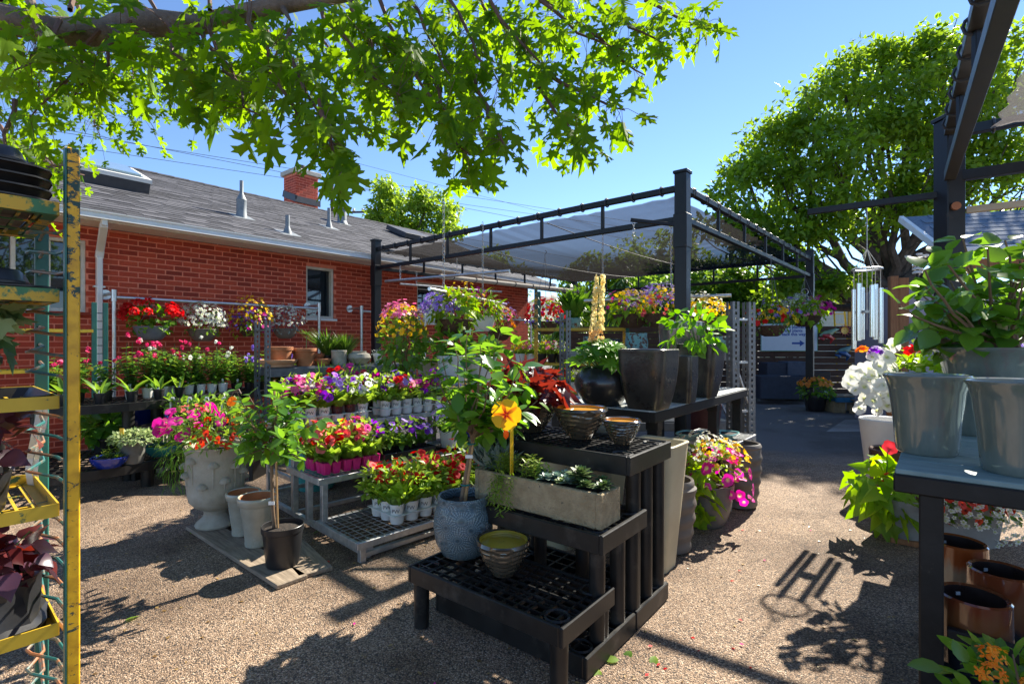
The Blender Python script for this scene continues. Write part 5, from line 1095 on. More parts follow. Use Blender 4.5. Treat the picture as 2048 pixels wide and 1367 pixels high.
emit(b3, 'leaf', 'potato', L_burg, cat(blob(120, (.02,0,.22), (.24,.24,.13), .105, .4, up=.6, droop=.55, top=-.4), blob(24, (.0,0,.29), (.14,.14,.09), .10, .5, up=.3, droop=.25)), True); stems(b3, (0,0,.15), [Vector((.02,0,.26))+Vector(sph(1)[0])*.17 for _ in range(22)], .003, M('red_stem', (.14,.02,.025), .5))
q = G(1006, 1165, .282); q = G(1006, 1166, .282)+Vector((0,.10,0)); wavy_bowl('wavy bronze bowl with olive yellow inside on the lowest black bench', q, .117, .15, m_olive, 175)
# concrete trough with succulents
ta = G(1210, 1052, .532); tc_ = tl(.14+.135+.13, .37, .532)
tr = thing('concrete_trough', 'long rough concrete trough filled with succulents on the middle black bench', 'planter', tc_, TR)
TL_, TW_, TH_ = .70, .17, .145
mb = MB()
for c, s in (((0,-TL_/2+.014,TH_/2),(TW_,.028,TH_)), ((0,TL_/2-.014,TH_/2),(TW_,.028,TH_)), ((-TW_/2+.012,0,TH_/2),(.024,TL_-.056,TH_)), ((TW_/2-.012,0,TH_/2),(.024,TL_-.056,TH_)), ((0,0,.012),(TW_-.048,TL_-.056,.024))): mb.box(c, s)
mb.build('trough', m_conc, tr, bevel=.004); pbox(tr, 'soil', (0,0,TH_-.03), (TW_-.05, TL_-.06, .03), m_sod, bevel=0)
def rosette(par, c, r, mat, n=26, name='rosette', t_='oval'):
    pos, dr, nm, sz = [], [], [], []
    for i in range(n):
        a = i*2.39996; f = i/n; pos.append((c[0], c[1], c[2]+.3*r*(1-f))); el = 1.25*(1-f)+.12; dr.append((math.cos(a)*math.cos(el), math.sin(a)*math.cos(el), math.sin(el))); nm.append((-math.cos(a)*math.sin(el), -math.sin(a)*math.sin(el), math.cos(el))); sz.append(r*(.35+.65*f))
    emit(par, name, t_, mat, (pos, dr, nm, sz))
for k in range(12): rosette(tr, (random.uniform(-.06,.05), -.32+.05*(k//2)+random.uniform(-.015,.015), TH_+.008), random.uniform(.04,.058), L_rsuc if k < 6 else L_bsuc, 24)
rosette(tr, (.0,-.20,TH_+.03), .08, L_rsuc, 34)
for k in range(14): rosette(tr, (random.uniform(-.06,.06), -.08+.018*k-.09+random.uniform(-.02,.02), TH_+.006), random.uniform(.028,.044), (L_bsuc, L_sedum, L_bsuc)[k % 3], 20)
pos = []; dr = []
for k in range(52):
    a = random.random()*6.28; b_ = Vector((random.uniform(-.06,.04), random.uniform(-.02,.30), TH_-.01)); d = Vector((math.cos(a)*.35, math.sin(a)*.35, 1))
    if k < 9: b_ = Vector((-.07, random.uniform(.08,.22), TH_)); d = Vector((-.7, random.uniform(-.2,.2), .15))
    L = random.uniform(.05,.11) if k > 8 else random.uniform(.13,.22); p_ = b_.copy()
    for i in range(int(L/.005)):
        d = (d+Vector((random.uniform(-.1,.1), random.uniform(-.1,.1), (-.14 if k < 9 else .02)))).normalized(); p_ = p_+d*.005
        if p_.x < -TW_/2-.006 or p_.z > TH_-.005 or True: pos.append(p_.copy()); q_ = d.orthogonal(); q_.rotate(Matrix.Rotation(i*2.4, 3, d)); dr.append(q_+d*.5)
emit(tr, 'sedum', 'lance', L_chart, ([list(q_) for q_ in pos], [list(q_) for q_ in dr], [[0,0,1]]*len(pos), np.full(len(pos), .03)))
pbox(tr, 'marker', (-.03,.16,.24), (.022,.004,.24), m_ytag, bevel=0)
for k in range(30): pass
q = tl(.14+.34, .72, .532); t = thing('lavender_pot', 'grey green lavender in a black pot at the left end of the middle black bench', 'potted plant', q); pot(t, nursery(.07,.11), m_bpot, 24); emit(t, 'foliage', 'lance', L_sil, tuft(260, (0,0,.1), .07, .19, .55)); emit(t, 'foliage', 'lance', LEAF('sage_leaf', (.06,.12,.07), (.16,.24,.14), tr=.25), blob(420, (0,0,.2), (.12,.12,.13), .035, .3, up=.2, droop=-.6))
# starburst pot with the hibiscus tree
hp = G(921, 1128, .282)+Vector((0,.12,0)); hib = thing('hibiscus_tree', 'hibiscus tree with a yellow bloom in a blue starburst pot', 'potted tree', hp)
pot(hib, [(.078,0),(.1,.012),(.13,.07),(.141,.14),(.137,.2),(.122,.25),(.118,.262),(.122,.275),(.12,.283)], m_burst, 56, soil=.86, wall=.012)
def pt(px, py, dy=0.0): return P(px, py, hp.y+dy)-hp
st_ = [Vector((-.01,0,.25)), pt(932,960), pt(940,905), pt(950,880)]
ptube(hib, 'trunk', [pt(918,1030), pt(928,970), pt(938,915), pt(944,885)], [.011,.010,.0095,.009], m_wstem, 8); ptube(hib, 'stake', [pt(926,1032), pt(960,770)], [.009,.008], m_stake, 7)
for (py_) in (968, 886): MB().tube([pt(930+(970-py_)*.14,py_)+Vector((.02*math.cos(a), .02*math.sin(a), .0)) for a in [k*.8 for k in range(8)]], .004, 4, close=True).build('tie', m_tealg, hib)
pbox(hib, 'label_tag', pt(938,912,-.012), (.035,.002,.016), m_ptag, bevel=0)
tips = [(885,720),(905,680),(935,665),(960,690),(1000,665),(1030,690),(1045,730),(1060,770),(900,770),(880,800),(930,760),(990,740),(1010,780),(1075,800),(1040,820),(950,800),(915,830),(985,850),(1020,850),(960,730),(925,710),(870,750),(1000,810),(1055,745),(980,700)]
mb = MB(); pos, dr, nm, sz = [], [], [], []; base = pt(944, 885)
for (x, y) in tips:
    e = pt(x, y, random.uniform(-.2,.22)); pts = limb(mb, base+Vector((0,0,random.uniform(0,.05))), e, .006, .0022, 6, .12, 5)
    for i in range(2, 7):
        for s in range(3):
            a = random.random()*6.28; d = (pts[min(i, 6)]-pts[i-1]).normalized(); o = d.orthogonal(); o.rotate(Matrix.Rotation(a, 3, d)); pos.append(list(pts[i]+o*.01)); dr.append(list(o+d*.4+Vector((0,0,.1)))); nm.append(list(Vector((0,0,1))+o*-.2+Vector(sph(1)[0])*.4)); sz.append(random.uniform(.06,.105))
stuff(mb.build('branches', m_wstem, hib, smooth=True)); emit(hib, 'leaf', 'oval', L_gloss, (pos, dr, nm, sz), True); print('hib leaves', len(pos))
fc = pt(1012, 828, -.16); fl = link('flower', leafmesh('hibisc', F_hib, 2, 'flower'), None, hib, Matrix.Translation(fc) @ Vector((-.12,-1,.12)).to_track_quat('Z', 'Y').to_matrix().to_4x4() @ Matrix.Scale(.066, 4)); ptube(fl, 'stamen', [(0,0,.0),(.08,0,.28),(.14,0,.5)], [.05,.045,.03], F_yel, 6)
fb = pt(1012, 868, -.16); MB().loft([(.002,-.02),(.012,-.008),(.013,.008),(.002,.03)], 10, c=fb).build('flower_bud', F_org, hib, smooth=True)
# ================================================================== topiary tree, urn, beige pots and boards at the left
for (lab, a, b, wd) in (('long weathered board lying under the urn and pots', G(398,1052), G(585,1168), .17), ('short weathered board beside the black topiary pot', G(575,1090), G(632,1150), .19)):
    dv = (b-a); t = tag(MB().bar(Vector((0,0,.014)), Vector((dv.length,0,.014)), wd, .024).build('wooden_board', m_plank, bevel=.004), lab, 'board', 'boards on the gravel'); t.location = (a.x, a.y, 0); t.rotation_euler = (0, 0, math.atan2(dv.y, dv.x))
ub = G(432, 1047, .028)+Vector((0,.0,0)); urn = thing('mushroom_urn', 'pale footed urn with raised mushrooms, overflowing with magenta and red flowers', 'urn', ub)
up_ = [(.125,0),(.13,.012),(.12,.03),(.085,.06),(.072,.085),(.08,.11),(.13,.14),(.165,.18),(.178,.25),(.18,.38),(.187,.5),(.195,.535),(.2,.55)]
pot(urn, up_, m_stone, 48, soil=.93, wall=.018)
for k in range(17):
    a = R(-175+k*22); z = (.33,.42,.37,.47,.3,.44)[k % 6]; r_ = pr_at(up_, z)-.004; bx = Vector((math.cos(a), math.sin(a), 0)); mu = MB(); mu.tube([bx*(pr_at(up_, z-.15)-.0)+Vector((0,0,z-.15)), bx*(r_+.002)+Vector((0,0,z))], [.003,.009], 8); mu.loft([(.034,-.012),(.036,-.002),(.028,.014),(.014,.024),(.001,.027)], 14, c=bx*(r_+.006)+Vector((0,0,z+.004)), cap0=True); mu.build('mushroom', m_stone, urn, smooth=True)
uc = Vector((0,0,.6)); emit(urn, 'foliage', 'lance', L_herb, blob(520, uc+Vector((0,0,.03)), (.34,.3,.17), .05, .3, droop=.1, top=-.5)); emit(urn, 'foliage', 'grass', L_lup, blob(260, uc+Vector((-.19,-.12,-.1)), (.14,.12,.26), .07, .2, droop=1)); emit(urn, 'foliage', 'oval_s', L_pet, blob(160, uc+Vector((0,0,.12)), (.3,.26,.16), .045, .4))
emit(urn, 'flower', 'petunia', F_mag, faces_out(17, uc+Vector((-.16,0,.05)), (.22,.22,.19), .042, top=-.15), True); emit(urn, 'flower', 'petunia', F_sal, faces_out(46, uc+Vector((.08,0,.02)), (.26,.26,.13), .024, top=-.35), True); emit(urn, 'blossom', 'geran', F_cor, faces_out(26, uc+Vector((-.2,.05,.18)), (.1,.1,.05), .014)); emit(urn, 'flower', 'hibisc', F_org, (np.array([(.12,-.02,.86)]), np.array([(1,0,0)]), np.array([(-.2,-1,.4)]), np.array([.034])), True)
MB().tube([(.1,0,.6),(.1,0,.88),(.13,0,.93),(.16,0,.94),(.175,0,.91)], .006, 6).build('hanger_hook', M('brown_plastic_hook', (.12,.06,.04), .5), urn)
for (lab, x, y, r, h) in (('smaller beige glazed pot beside the urn', 474, 1074, .105, .275), ('larger beige glazed pot between the urn and the topiary', 503, 1096, .115, .3)):
    q = G(x, y, .028)+Vector((0,.08,0)); t = thing('beige_pot', lab, 'pot', q); pot(t, [(r*.66,0),(r*.68,.02),(r*.66,.035),(r*.9,h*.82),(r*.93,h*.84),(r*.98,h*.86),(r*1.04,h*.97),(r*1.02,h)], m_glzb, 40, soil=0, wall=.014, inner=m_terr)
q = G(551, 1140, .028)+Vector((0,.09,0)); top = thing('topiary_tree', 'young leafy standard tree in a black nursery pot with a wooden stake', 'potted tree', q); pot(top, nursery(.115,.225), m_bpot, 32, soil=.88, wall=.004)
def p2(px, py, dy=0.0): return P(px, py, q.y+dy)-q
ptube(top, 'trunk', [p2(549,1065), p2(545,1000), p2(543,930), p2(545,880)], [.011,.010,.010,.008], m_wstem, 8); ptube(top, 'stake', [p2(556,1068), p2(548,760)], .007, m_stake, 6); pbox(top, 'label_tag', p2(543,1005,-.02), (.035,.002,.02), m_ptag, bevel=0)
mb = MB(); pos, dr, nm, sz = [], [], [], []
for k in range(34):
    e = p2(random.uniform(470,650), random.uniform(765,925), random.uniform(-.25,.25)); c0 = p2(545, random.uniform(850,910)); pts = limb(mb, c0, e, .005, .002, 6, .1, 5)
    for i in range(2, 7):
        for s in range(2):
            d = (pts[i]-pts[i-1]).normalized(); o = d.orthogonal(); o.rotate(Matrix.Rotation(random.random()*6.28, 3, d)); pos.append(list(pts[i])); dr.append(list(o+d*.6)); nm.append(list(Vector((0,0,1))+Vector(sph(1)[0])*.5)); sz.append(random.uniform(.055,.09))
pos, dr, nm, sz = [np.array(z_) for z_ in (pos, dr, nm, sz)]
stuff(mb.build('branches', m_wstem, top, smooth=True)); emit(top, 'leaf', 'oval', L_gloss, (pos[:300], dr[:300], nm[:300], sz[:300]), True); emit(top, 'foliage', 'oval', L_gloss, (pos[300:], dr[300:], nm[300:], sz[300:]))
# ================================================================== hanging baskets on the wall rail
def off(a): return (a, 0)
W0 = (0,0)
flower_basket('hanging_basket', 'grey hanging bowl of bright red geraniums on the brick wall rail', rail1(303), .34, .19, .17, m_gpot, [('wide', L_lup, 190, .06, .25, .02, .3)], [('geran', F_red, 0, .02, .26, .1, False, W0)])
t = bpy.data.objects['hanging_basket']
pls = []
for k in range(22):
    o = sph(1)[0]; o[2] = abs(o[2])*.8+.1; c = np.array((0,0,.25))+o*np.array((.31,.31,.27)); pls.append(faces_out(16, c, .05, .023, top=-.5))
emit(t, 'blossom', 'geran', F_red, cat(*pls))
flower_basket('hanging_basket', 'brown hanging bowl of dense small white flowers on the wall rail', rail1(406), .36, .18, .16, m_tpot, [('oval_s', L_herb, 200, .045, .25, .02, .4)], [('daisy5', F_wht, 330, .021, .28, .05, False, W0)])
flower_basket('hanging_basket', 'hanging basket trailing yellow and purple flowers, third on the wall rail', rail1(501), .3, .16, .15, m_brn, [('oval_s', L_lime, 200, .05, .27, .0, .7)], [('daisy5', F_yel, 110, .022, .29, .04, False, W0), ('star4', F_blu, 120, .02, .29, -.05, False, W0), ('geran', F_mag, 50, .024, .28, -.08, False, W0)], ball=1.15)
flower_basket('hanging_basket', 'hanging basket of white flowers with magenta petunias, fourth on the wall rail', rail1(570), .33, .17, .15, m_tpot, [('oval_s', L_sil, 220, .04, .27, .02, .4)], [('daisy5', F_wht, 170, .02, .29, .05, False, W0), ('petunia', F_mag, 9, .032, .28, .0, False, (.1,-.08))])
# ================================================================== middle distance baskets and shrubs
z0 = 2.5
def fb(lab, px, py, d, r, h, pm, ls, fs, drop=.42, ball=.85, pk=basket, hz_=None):
    c = P(px, py, d); drop = drop if hz_ is None else hz_-c.z-h; return flower_basket('hanging_basket', lab, Vector((c.x, c.y, c.z+h+drop)), drop, r, h, pm, ls, fs, ball=ball, potk=pk)
fb('lime and violet hanging basket in a brown coconut bowl before the house window', 908, 672, 5.3, .19, .17, m_brn, [('potato', L_lime, 150, .085, .27, .02, .6), ('oval_s', L_chart, 120, .05, .22, .1, .1)], [('daisy5', F_vio, 190, .02, .2, .06, False, (.14,0)), ('daisy5', F_wht, 60, .016, .2, -.03, False, (.2,0)), ('star4', F_yel, 40, .02, .25, .12, False, (-.1,0))], hz_=1.8)
fb('small white hanging pot of lime foliage with a pink spike', 966, 662, 6.2, .15, .18, m_wpot, [('strap', L_lime, 110, .13, .2, .06, .2)], [('geran', F_mag, 26, .016, .12, .2, False, (-.12,0))], hz_=1.8)
fb('hanging basket of mixed orange, pink and blue flowers at mid distance', 1000, 680, 6.6, .16, .15, m_brn, [('oval_s', L_herb, 130, .05, .22, 0, .4)], [('daisy5', F_org, 50, .025, .24, .02, False, W0), ('geran', F_pnk, 40, .022, .24, .04, False, W0), ('star4', F_vio, 60, .02, .22, .1, False, W0)], hz_=1.8)
fb('red geranium basket hanging beyond the yellow cart post', 1090, 668, 8.2, .22, .2, m_brn, [('oval_s', L_herb, 160, .06, .3, 0, .4)], [('geran', F_red, 110, .035, .32, .05, False, W0), ('star4', F_blu, 90, .025, .3, -.02, False, W0)], hz_=2.72)
fb('yellow and purple basket hanging behind the lupine', 1262, 655, 6.3, .22, .16, m_brn, [('potato', L_lime, 150, .08, .28, 0, .5)], [('daisy5', F_yel, 90, .024, .28, .05, False, W0), ('geran', F_mag, 24, .026, .28, .05, False, (-.16,0)), ('star4', F_vio, 110, .022, .26, .07, False, (.12,0))], ball=.7, hz_=1.83)
fb('salmon, yellow and lavender basket hanging left of the black post', 1322, 655, 6.1, .22, .16, m_brn, [('oval_s', L_herb, 160, .05, .28, 0, .4)], [('daisy5', F_yel, 70, .024, .28, .05, False, W0), ('geran', F_cor, 40, .028, .28, -.02, False, W0), ('star4', F_vio, 120, .02, .26, .12, False, W0)], ball=.8, hz_=1.83)
fb('white and bright yellow basket hanging right of the black post', 1405, 664, 6.0, .2, .15, m_brn, [('oval_s', L_herb, 140, .045, .26, 0, .4)], [('daisy5', F_wht, 130, .018, .27, .05, False, (-.08,0)), ('daisy5', F_yel, 120, .022, .24, .0, False, (.13,0))], hz_=1.83)
fb('red and yellow hanging basket in front of the arrow sign', 1542, 672, 7.4, .2, .15, m_brn, [('oval_s', L_herb, 150, .05, .28, 0, .4), ('oval_s', L_sil, 60, .04, .26, .05, .2)], [('geran', F_red, 16, .04, .29, .02, False, (-.12,0)), ('daisy5', F_yel, 60, .026, .26, .02, False, (.14,0)), ('star4', F_vio, 20, .03, .26, .12, False, W0)], .5, hz_=2.515)
bk = fb('purple, white and lime hanging basket on the back right post', 1610, 652, 9.2, .26, .18, m_brn, [('potato', L_lime, 130, .1, .38, 0, .7), ('oval_s', L_sil, 90, .04, .24, .1, .2)], [('petunia', F_mag, 26, .04, .3, .04, False, (-.18,0)), ('petunia', F_pnk, 22, .03, .3, .0, False, (-.02,0)), ('star4', F_wht, 170, .018, .24, .14, False, (.12,0)), ('petunia', F_vio, 14, .04, .3, .02, False, (.24,0))], .55, hz_=2.515)
MB().tube([(.055*math.cos(a), 0, .62+.055*math.sin(a)) for a in [2*math.pi*k/16 for k in range(16)]], .005, 5, close=True).build('ring', m_chain, bk)
# lantana-like standard in front of the left post
b_ = P(805, 790, 5.0); b_.z = .0
st = thing('flower_stand', 'low pale wooden stand under the yellow and pink flowering standard', 'stand', b_, UR); pbox(st, 'top', (0,0,.66), (.9,.5,.03), m_plank); 
for x in (-.4,.4):
    for y in (-.2,.2): pbox(st, 'leg', (x,y,.32), (.05,.05,.64), m_plank)
t = thing('flowering_standard', 'bushy standard covered in yellow and pink blooms before the left pergola post', 'potted flower', b_+Vector((0,0,.677))); pot(t, nursery(.13,.22), m_wickr, 28)
mb = MB(); [limb(mb, (0,0,.2), Vector((0,0,.62))+Vector(sph(1)[0])*.18, .008, .003, 4, .1, 5) for _ in range(12)]; stuff(mb.build('branches', m_wstem, t)); emit(t, 'foliage', 'oval', L_herb, blob(420, (0,0,.6), (.22,.22,.34), .07, .35)); emit(t, 'blossom', 'geran', F_yel, faces_out(170, (0,0,.7), (.24,.24,.28), .02, top=-.1)); emit(t, 'blossom', 'geran', F_pnk, faces_out(90, (0,0,.78), (.22,.22,.24), .022, top=.3))
for i, (px, py, d, r, h, mt, lab) in enumerate([(905,760,5.1,.16,.28,m_wht_res,'white tapered planter right of the flowering standard'), (962,760,5.4,.17,.26,m_wht_res,'white planter behind the hibiscus tree leaves'), (860,752,5.6,.15,.2,m_stone,'pale round stone pot behind the petunias')]):
    q = P(px, py, d); q.z = P(925,762,5.3).z-.011; t = thing('pale_planter', lab, 'pot', q); pot(t, taper(r, h, .75), mt, 32, soil=.88); emit(t, 'foliage', 'oval', L_gloss, blob(120, (0,0,h+.08), (r*1.2,r*1.2,.15), .09, .3)); 
pst = thing('plank_table', 'plank table carrying the pale planters in the middle distance', 'table', P(925,775,5.35), UR); pst.location.z = 0; zt_ = P(925,762,5.3).z-.012
pbox(pst, 'top', (.1,0,zt_-.015), (1.7,.7,.03), m_plank)
for x in (-.65,.85):
    for y in (-.28,.28): pbox(pst, 'leg', (x,y,zt_/2-.015), (.06,.06,zt_-.03), m_plank)
# ================================================================== plants on the curved and straight benches at the left
def nurs(lab, p, r, h, pm, plantfn, group=None, cat_='potted plant'):
    t = thing('nursery_pot', lab, cat_, p, 0, group); pot(t, nursery(r, h), pm, 20, soil=.9, wall=.004); plantfn(t, h)
    if random.random() < .6: pbox(t, 'plant_tag', (r*.3,-r*.7,h+.02), (.022,.0015,.06), m_ptag, Matrix.Rotation(random.uniform(-.6,.6), 3, 'Z'), bevel=0)
    return t
def salvia(t, h, H_=.42, fm=F_rose, nf=9, sp=True):
    pos, dr, nm, sz = [], [], [], []; mb = MB(); fl = []
    for k in range(8):
        a = random.random()*6.28; d = Vector((math.cos(a)*.3, math.sin(a)*.25, 1)).normalized(); p_ = Vector((0,0,h*.9)); n = 9; st_ = H_*random.uniform(.55,1.05)/n; pts = [p_.copy()]
        for i in range(n):
            d = (d+Vector((random.uniform(-.1,.1), random.uniform(-.1,.1), .02))).normalized(); p_ = p_+d*st_; pts.append(p_.copy())
            if i < 8:
                for s in range(3):
                    o = d.orthogonal(); o.rotate(Matrix.Rotation(random.random()*6.28, 3, d)); pos.append(list(p_)); dr.append(list(o+Vector((0,0,.1)))); nm.append([random.uniform(-.3,.3), random.uniform(-.3,.3), 1]); sz.append(random.uniform(.05,.085)*(1.1-.06*i))
        mb.tube(pts, .003, 4, caps=False); fl.append((pts[-1]+d*random.uniform(.0,.07), d))
    stuff(mb.build('stems', m_stem, t)); emit(t, 'foliage', 'oval', L_herb, (pos, dr, nm, sz))
    if fm:
        pls = []
        for (p_, d) in fl[:random.randint(2,5)]:
            for k in range(nf//3): pls.append(faces_out(3, p_+d*(.008*k), .014, .014, top=-1))
        emit(t, 'blossom', 'geran', fm, cat(*pls))
ac2 = AC+Vector((.05,.25,.742))
for i in range(6):
    a = R(-62+14*i); p = ac2+Vector((math.cos(a)*.98, math.sin(a)*.98, 0)); nurs('%s black pot of strap leaves along the rim of the tall curved bench' % ORD[i], p, .05, .095, m_bpot, lambda t, h: emit(t, 'leaf', 'strap', L_herb, tuft(7, (0,0,h*.8), .02, .22, .8), True), 'black pots on the curved bench')
for i in range(4):
    a = R(-30+11*i); p = ac2+Vector((math.cos(a)*.8, math.sin(a)*.8, 0)); nurs('%s white pot of pink flowering salvia on the tall curved bench' % ORD[i], p, .052, .1, m_wpot, lambda t, h: salvia(t, h, .48), 'salvia on the curved bench', 'potted flower')
for i in range(4):
    a = R(-75+16*i); p = ac2+Vector((math.cos(a)*.74, math.sin(a)*.74, 0)); nurs('%s leafy black pot in the inner row of the tall curved bench' % ORD[i], p, .05, .095, m_bpot, lambda t, h: salvia(t, h, .36, F_rose if random.random() < .6 else None), 'inner row on the curved bench')
def b2l(x, y, z=.742): return Vector(b2.location)+HX*x+HY_*y+Vector((0,0,z))
for i in range(7): nurs('%s white pot of deep pink salvia on the straight bench by the wall' % ORD[i], b2l(-.53+.115*i, -.2), .052, .1, m_wpot, lambda t, h: salvia(t, h, .46, F_rose if i % 3 else F_wht), 'white pots on the straight bench', 'potted flower')
for i in range(6): nurs('%s small black pot of young salvia on the straight bench' % ORD[i], b2l(.32+.125*i, -.2), .05, .09, m_bpot, lambda t, h: salvia(t, h, .28+.06*(i % 3), F_vio if i % 2 else None, 18), 'black pots on the straight bench')
for i in range(6): nurs('%s leafy pot in the rear row of the straight bench' % ORD[i], b2l(-.4+.2*i, .05), .052, .1, m_bpot, lambda t, h: salvia(t, h, .4, None), 'rear row on the straight bench')
# low bench: bowls of succulents
zl_ = .252
def lowp(px, py): return G(px, py, zl_)
def suc_bowl(lab, p, r, h, mt, sx=1): 
    t = thing('succulent_bowl', lab, 'planter', p, .3); pot(t, bowl(r, h, .6), mt, 40, sx=sx, soil=.85, wall=.012)
    for k in range(9): rosette(t, (random.uniform(-.7,.7)*r*sx, random.uniform(-.6,.6)*r, h*.95), random.uniform(.03,.055), (L_bsuc, L_sedum, L_chart)[k % 3], 18)
    pos, dr = [], []
    for k in range(9):
        b_ = Vector((random.uniform(-.5,.5)*r*sx, random.uniform(-.4,.4)*r, h*.9))
        for i in range(18): pos.append(list(b_+Vector((.0,0,.008*i*(1 if k % 3 == 0 else .5))))); a = i*2.4; dr.append([math.cos(a), math.sin(a), .5])
    emit(t, 'sedum', 'oval_s', L_chart, (pos, dr, [[0,0,1]]*len(pos), np.full(len(pos), .022))); return t
suc_bowl('cobalt blue bowl of succulents on the low curved bench', lowp(196, 940)+Vector((0,.12,0)), .13, .085, m_blue, 1.05); suc_bowl('teal bowl of succulents at the right end of the low curved bench', lowp(306, 916)+Vector((0,.13,0)), .14, .095, m_tealg, 1.1)
q = lowp(248, 930)+Vector((0,.1,0)); t = thing('sedum_pot', 'grey pot topped by a dome of pale sedum on the low curved bench', 'potted plant', q); pot(t, taper(.105,.19,.72), M('weathered_grey_pot', (.09,.09,.08), .8, c2=(.2,.195,.17), scale=6), 32); emit(t, 'sedum', 'oval_s', L_sedum, blob(560, (0,0,.21), (.17,.17,.07), .035, .6, up=1.2, top=-.4)); pbox(t, 'marker', (-.02,-.1,.29), (.035,.002,.05), m_ytag, bevel=0)
for i, (px, py, d) in enumerate([(205,880,4.9),(222,865,5.2),(190,860,5.3)]):
    q = P(px, py, d); q.z = .252; t = thing('shade_plant', '%s leafy green plant in the shade under the tall curved bench' % ('near','middle','far')[i], 'potted plant', q, 0, 'plants under the curved bench'); pot(t, nursery(.08,.13), m_bpot, 20); emit(t, 'foliage', 'wide', L_gloss, blob(70, (0,0,.24), (.15,.15,.14), .11, .3))
q = P(285, 850, 5.5); q.z = .0; t = thing('blue_planter', 'large cobalt blue glazed planter with a woven pattern below the bench', 'pot', q); pot(t, [(.2,0),(.22,.02),(.27,.4),(.28,.66),(.29,.7)], m_blue, 48, soil=0, fn=lambda a, z: .004*math.sin(a*40)*math.sin(z*150), wall=.02)
t = thing('concrete_block', 'pale square stone block in front of the blue planter', 'block', P(300,875,5.2)); t.location.z = 0; pbox(t, 'block', (0,0,.2), (.4,.22,.4), m_stone, bevel=.012)
for i in range(4):
    p = P(352+i*34, 850, 4.95); p.z = .5; t = thing('tagged_pot', '%s leafy pot with a white arched tag below the straight bench' % ORD[i], 'potted plant', p, 0, 'tagged pots below the bench'); pot(t, nursery(.065,.11), m_bpot, 20); emit(t, 'foliage', 'oval', L_herb, blob(60, (0,0,.2), (.11,.11,.1), .06, .3)); MB().tube([(-.02,-.05,.11),(-.02,-.05,.24),(-.01,-.05,.27),(.012,-.05,.27),(.02,-.05,.24)], .008, 4).build('tag', m_ptag, t)
lb = thing('plank_shelf', 'dark low shelf under the straight bench', 'shelf', P(402,850,4.95), 0); lb.location.z = 0; pbox(lb, 'top', (.0,0,.485), (1.2,.3,.025), m_tbl); pbox(lb, 'side', (-.55,0,.236), (.04,.28,.472), m_tbl); pbox(lb, 'side', (.55,0,.236), (.04,.28,.472), m_tbl)
# ================================================================== pots on the grey shelving behind the petunias
S1R = R(40); s1x = Vector((math.cos(S1R), math.sin(S1R), 0)); s1y = Vector((-s1x.y, s1x.x, 0))
def s1l(px, yy=.12, z=1.03):
    k = (px-1024)/FPX; o = s1o+s1y*yy; s = (k*o.y-o.x)/(s1x.x-k*s1x.y); q = o+s1x*s; return Vector((q.x, q.y, z))
def terr(lab, px, r, h, mt=None, prof=None, yy=.12, z=1.03, soil=0, name='terracotta_pot', fn=None):
    t = thing(name, lab, 'pot', s1l(px, yy, z)); pot(t, prof or [(r*.68,0),(r*.9,h*.74),(r*1.0,h*.75),(r*1.02,h)], mt or m_terr, 36, soil=soil, wall=.01, fn=fn); return t
terr('wide terracotta saucer at the left end of the steel shelf', 556, .2, .075, m_terr2, bowl(.2,.075,.78)); q = s1l(550, .14, 1.112)
t = thing('terracotta_pot', 'left terracotta pot standing in the wide saucer', 'pot', s1l(560,.12,1.055)); pot(t, [(.1,0),(.125,.15),(.135,.155),(.137,.19)], m_terr, 36, soil=0)
t = terr('tall terracotta pot with a papyrus shoot on the steel shelf', 609, .125, .195, None, [(.08,0),(.118,.16),(.128,.165),(.13,.195)], soil=.9); MB().tube([(.02,0,.17),(.025,0,.36)], .004, 5).build('stalk', m_stem, t); emit(t, 'foliage', 'grass', L_grass, tuft(40, (.025,0,.35), .008, .11, 1.6))
terr('low terracotta bowl right of the tall pot', 646, .09, .075, None, [(.06,0),(.08,.05),(.09,.052),(.092,.075)]); terr('plain terracotta pot half hidden behind the low bowl', 636, .07, .13, None, None, .3)
t = terr('pale cylindrical textured pot on the steel shelf', 678, .088, .17, m_wickr, [(.08,0),(.086,.05),(.086,.15),(.09,.16),(.088,.17)]); terr('squat round carved pale pot on the steel shelf', 718, .14, .15, m_wickr, [(.07,0),(.11,.03),(.14,.08),(.12,.125),(.085,.14),(.09,.155)], fn=lambda a, z: .005*math.sin(a*18)+.004*math.sin(z*160))
t = terr('small white pot with dry flowers at the end of the steel shelf', 755, .055, .12, m_wpot, None, soil=.9); emit(t, 'foliage', 'oval_s', L_sil, blob(60, (0,0,.13), (.06,.06,.04), .03))
for i, (px, hh) in enumerate(((655,.36),(690,.32))):
    t = thing('papyrus_pot', ('left','right')[i]+' clump of dwarf papyrus behind the pots on the steel shelf', 'potted plant', s1l(px, .34, 1.01)); pot(t, nursery(.075,.13), m_bpot, 20); emit(t, 'foliage', 'grass', L_grass, cat(tuft(160, (0,0,.12), .05, hh, .4), tuft(60, (.02,0,.26), .05, .16, 1.3), tuft(50, (-.04,0,.3), .04, .14, 1.5)))
for i in range(6):
    t = thing('grass_pot', '%s pot of ornamental grass on the lower steel shelf' % ORD[i], 'potted plant', s1l(560+i*42, .2, .51), 0, 'grasses on the lower steel shelf'); pot(t, nursery(.09,.2), m_terr if i < 3 else m_bpot, 20); emit(t, 'foliage', 'grass', L_grass, tuft(170 if i > 1 else 70, (0,0,.18), .06, .46 if i > 1 else .26, .45))
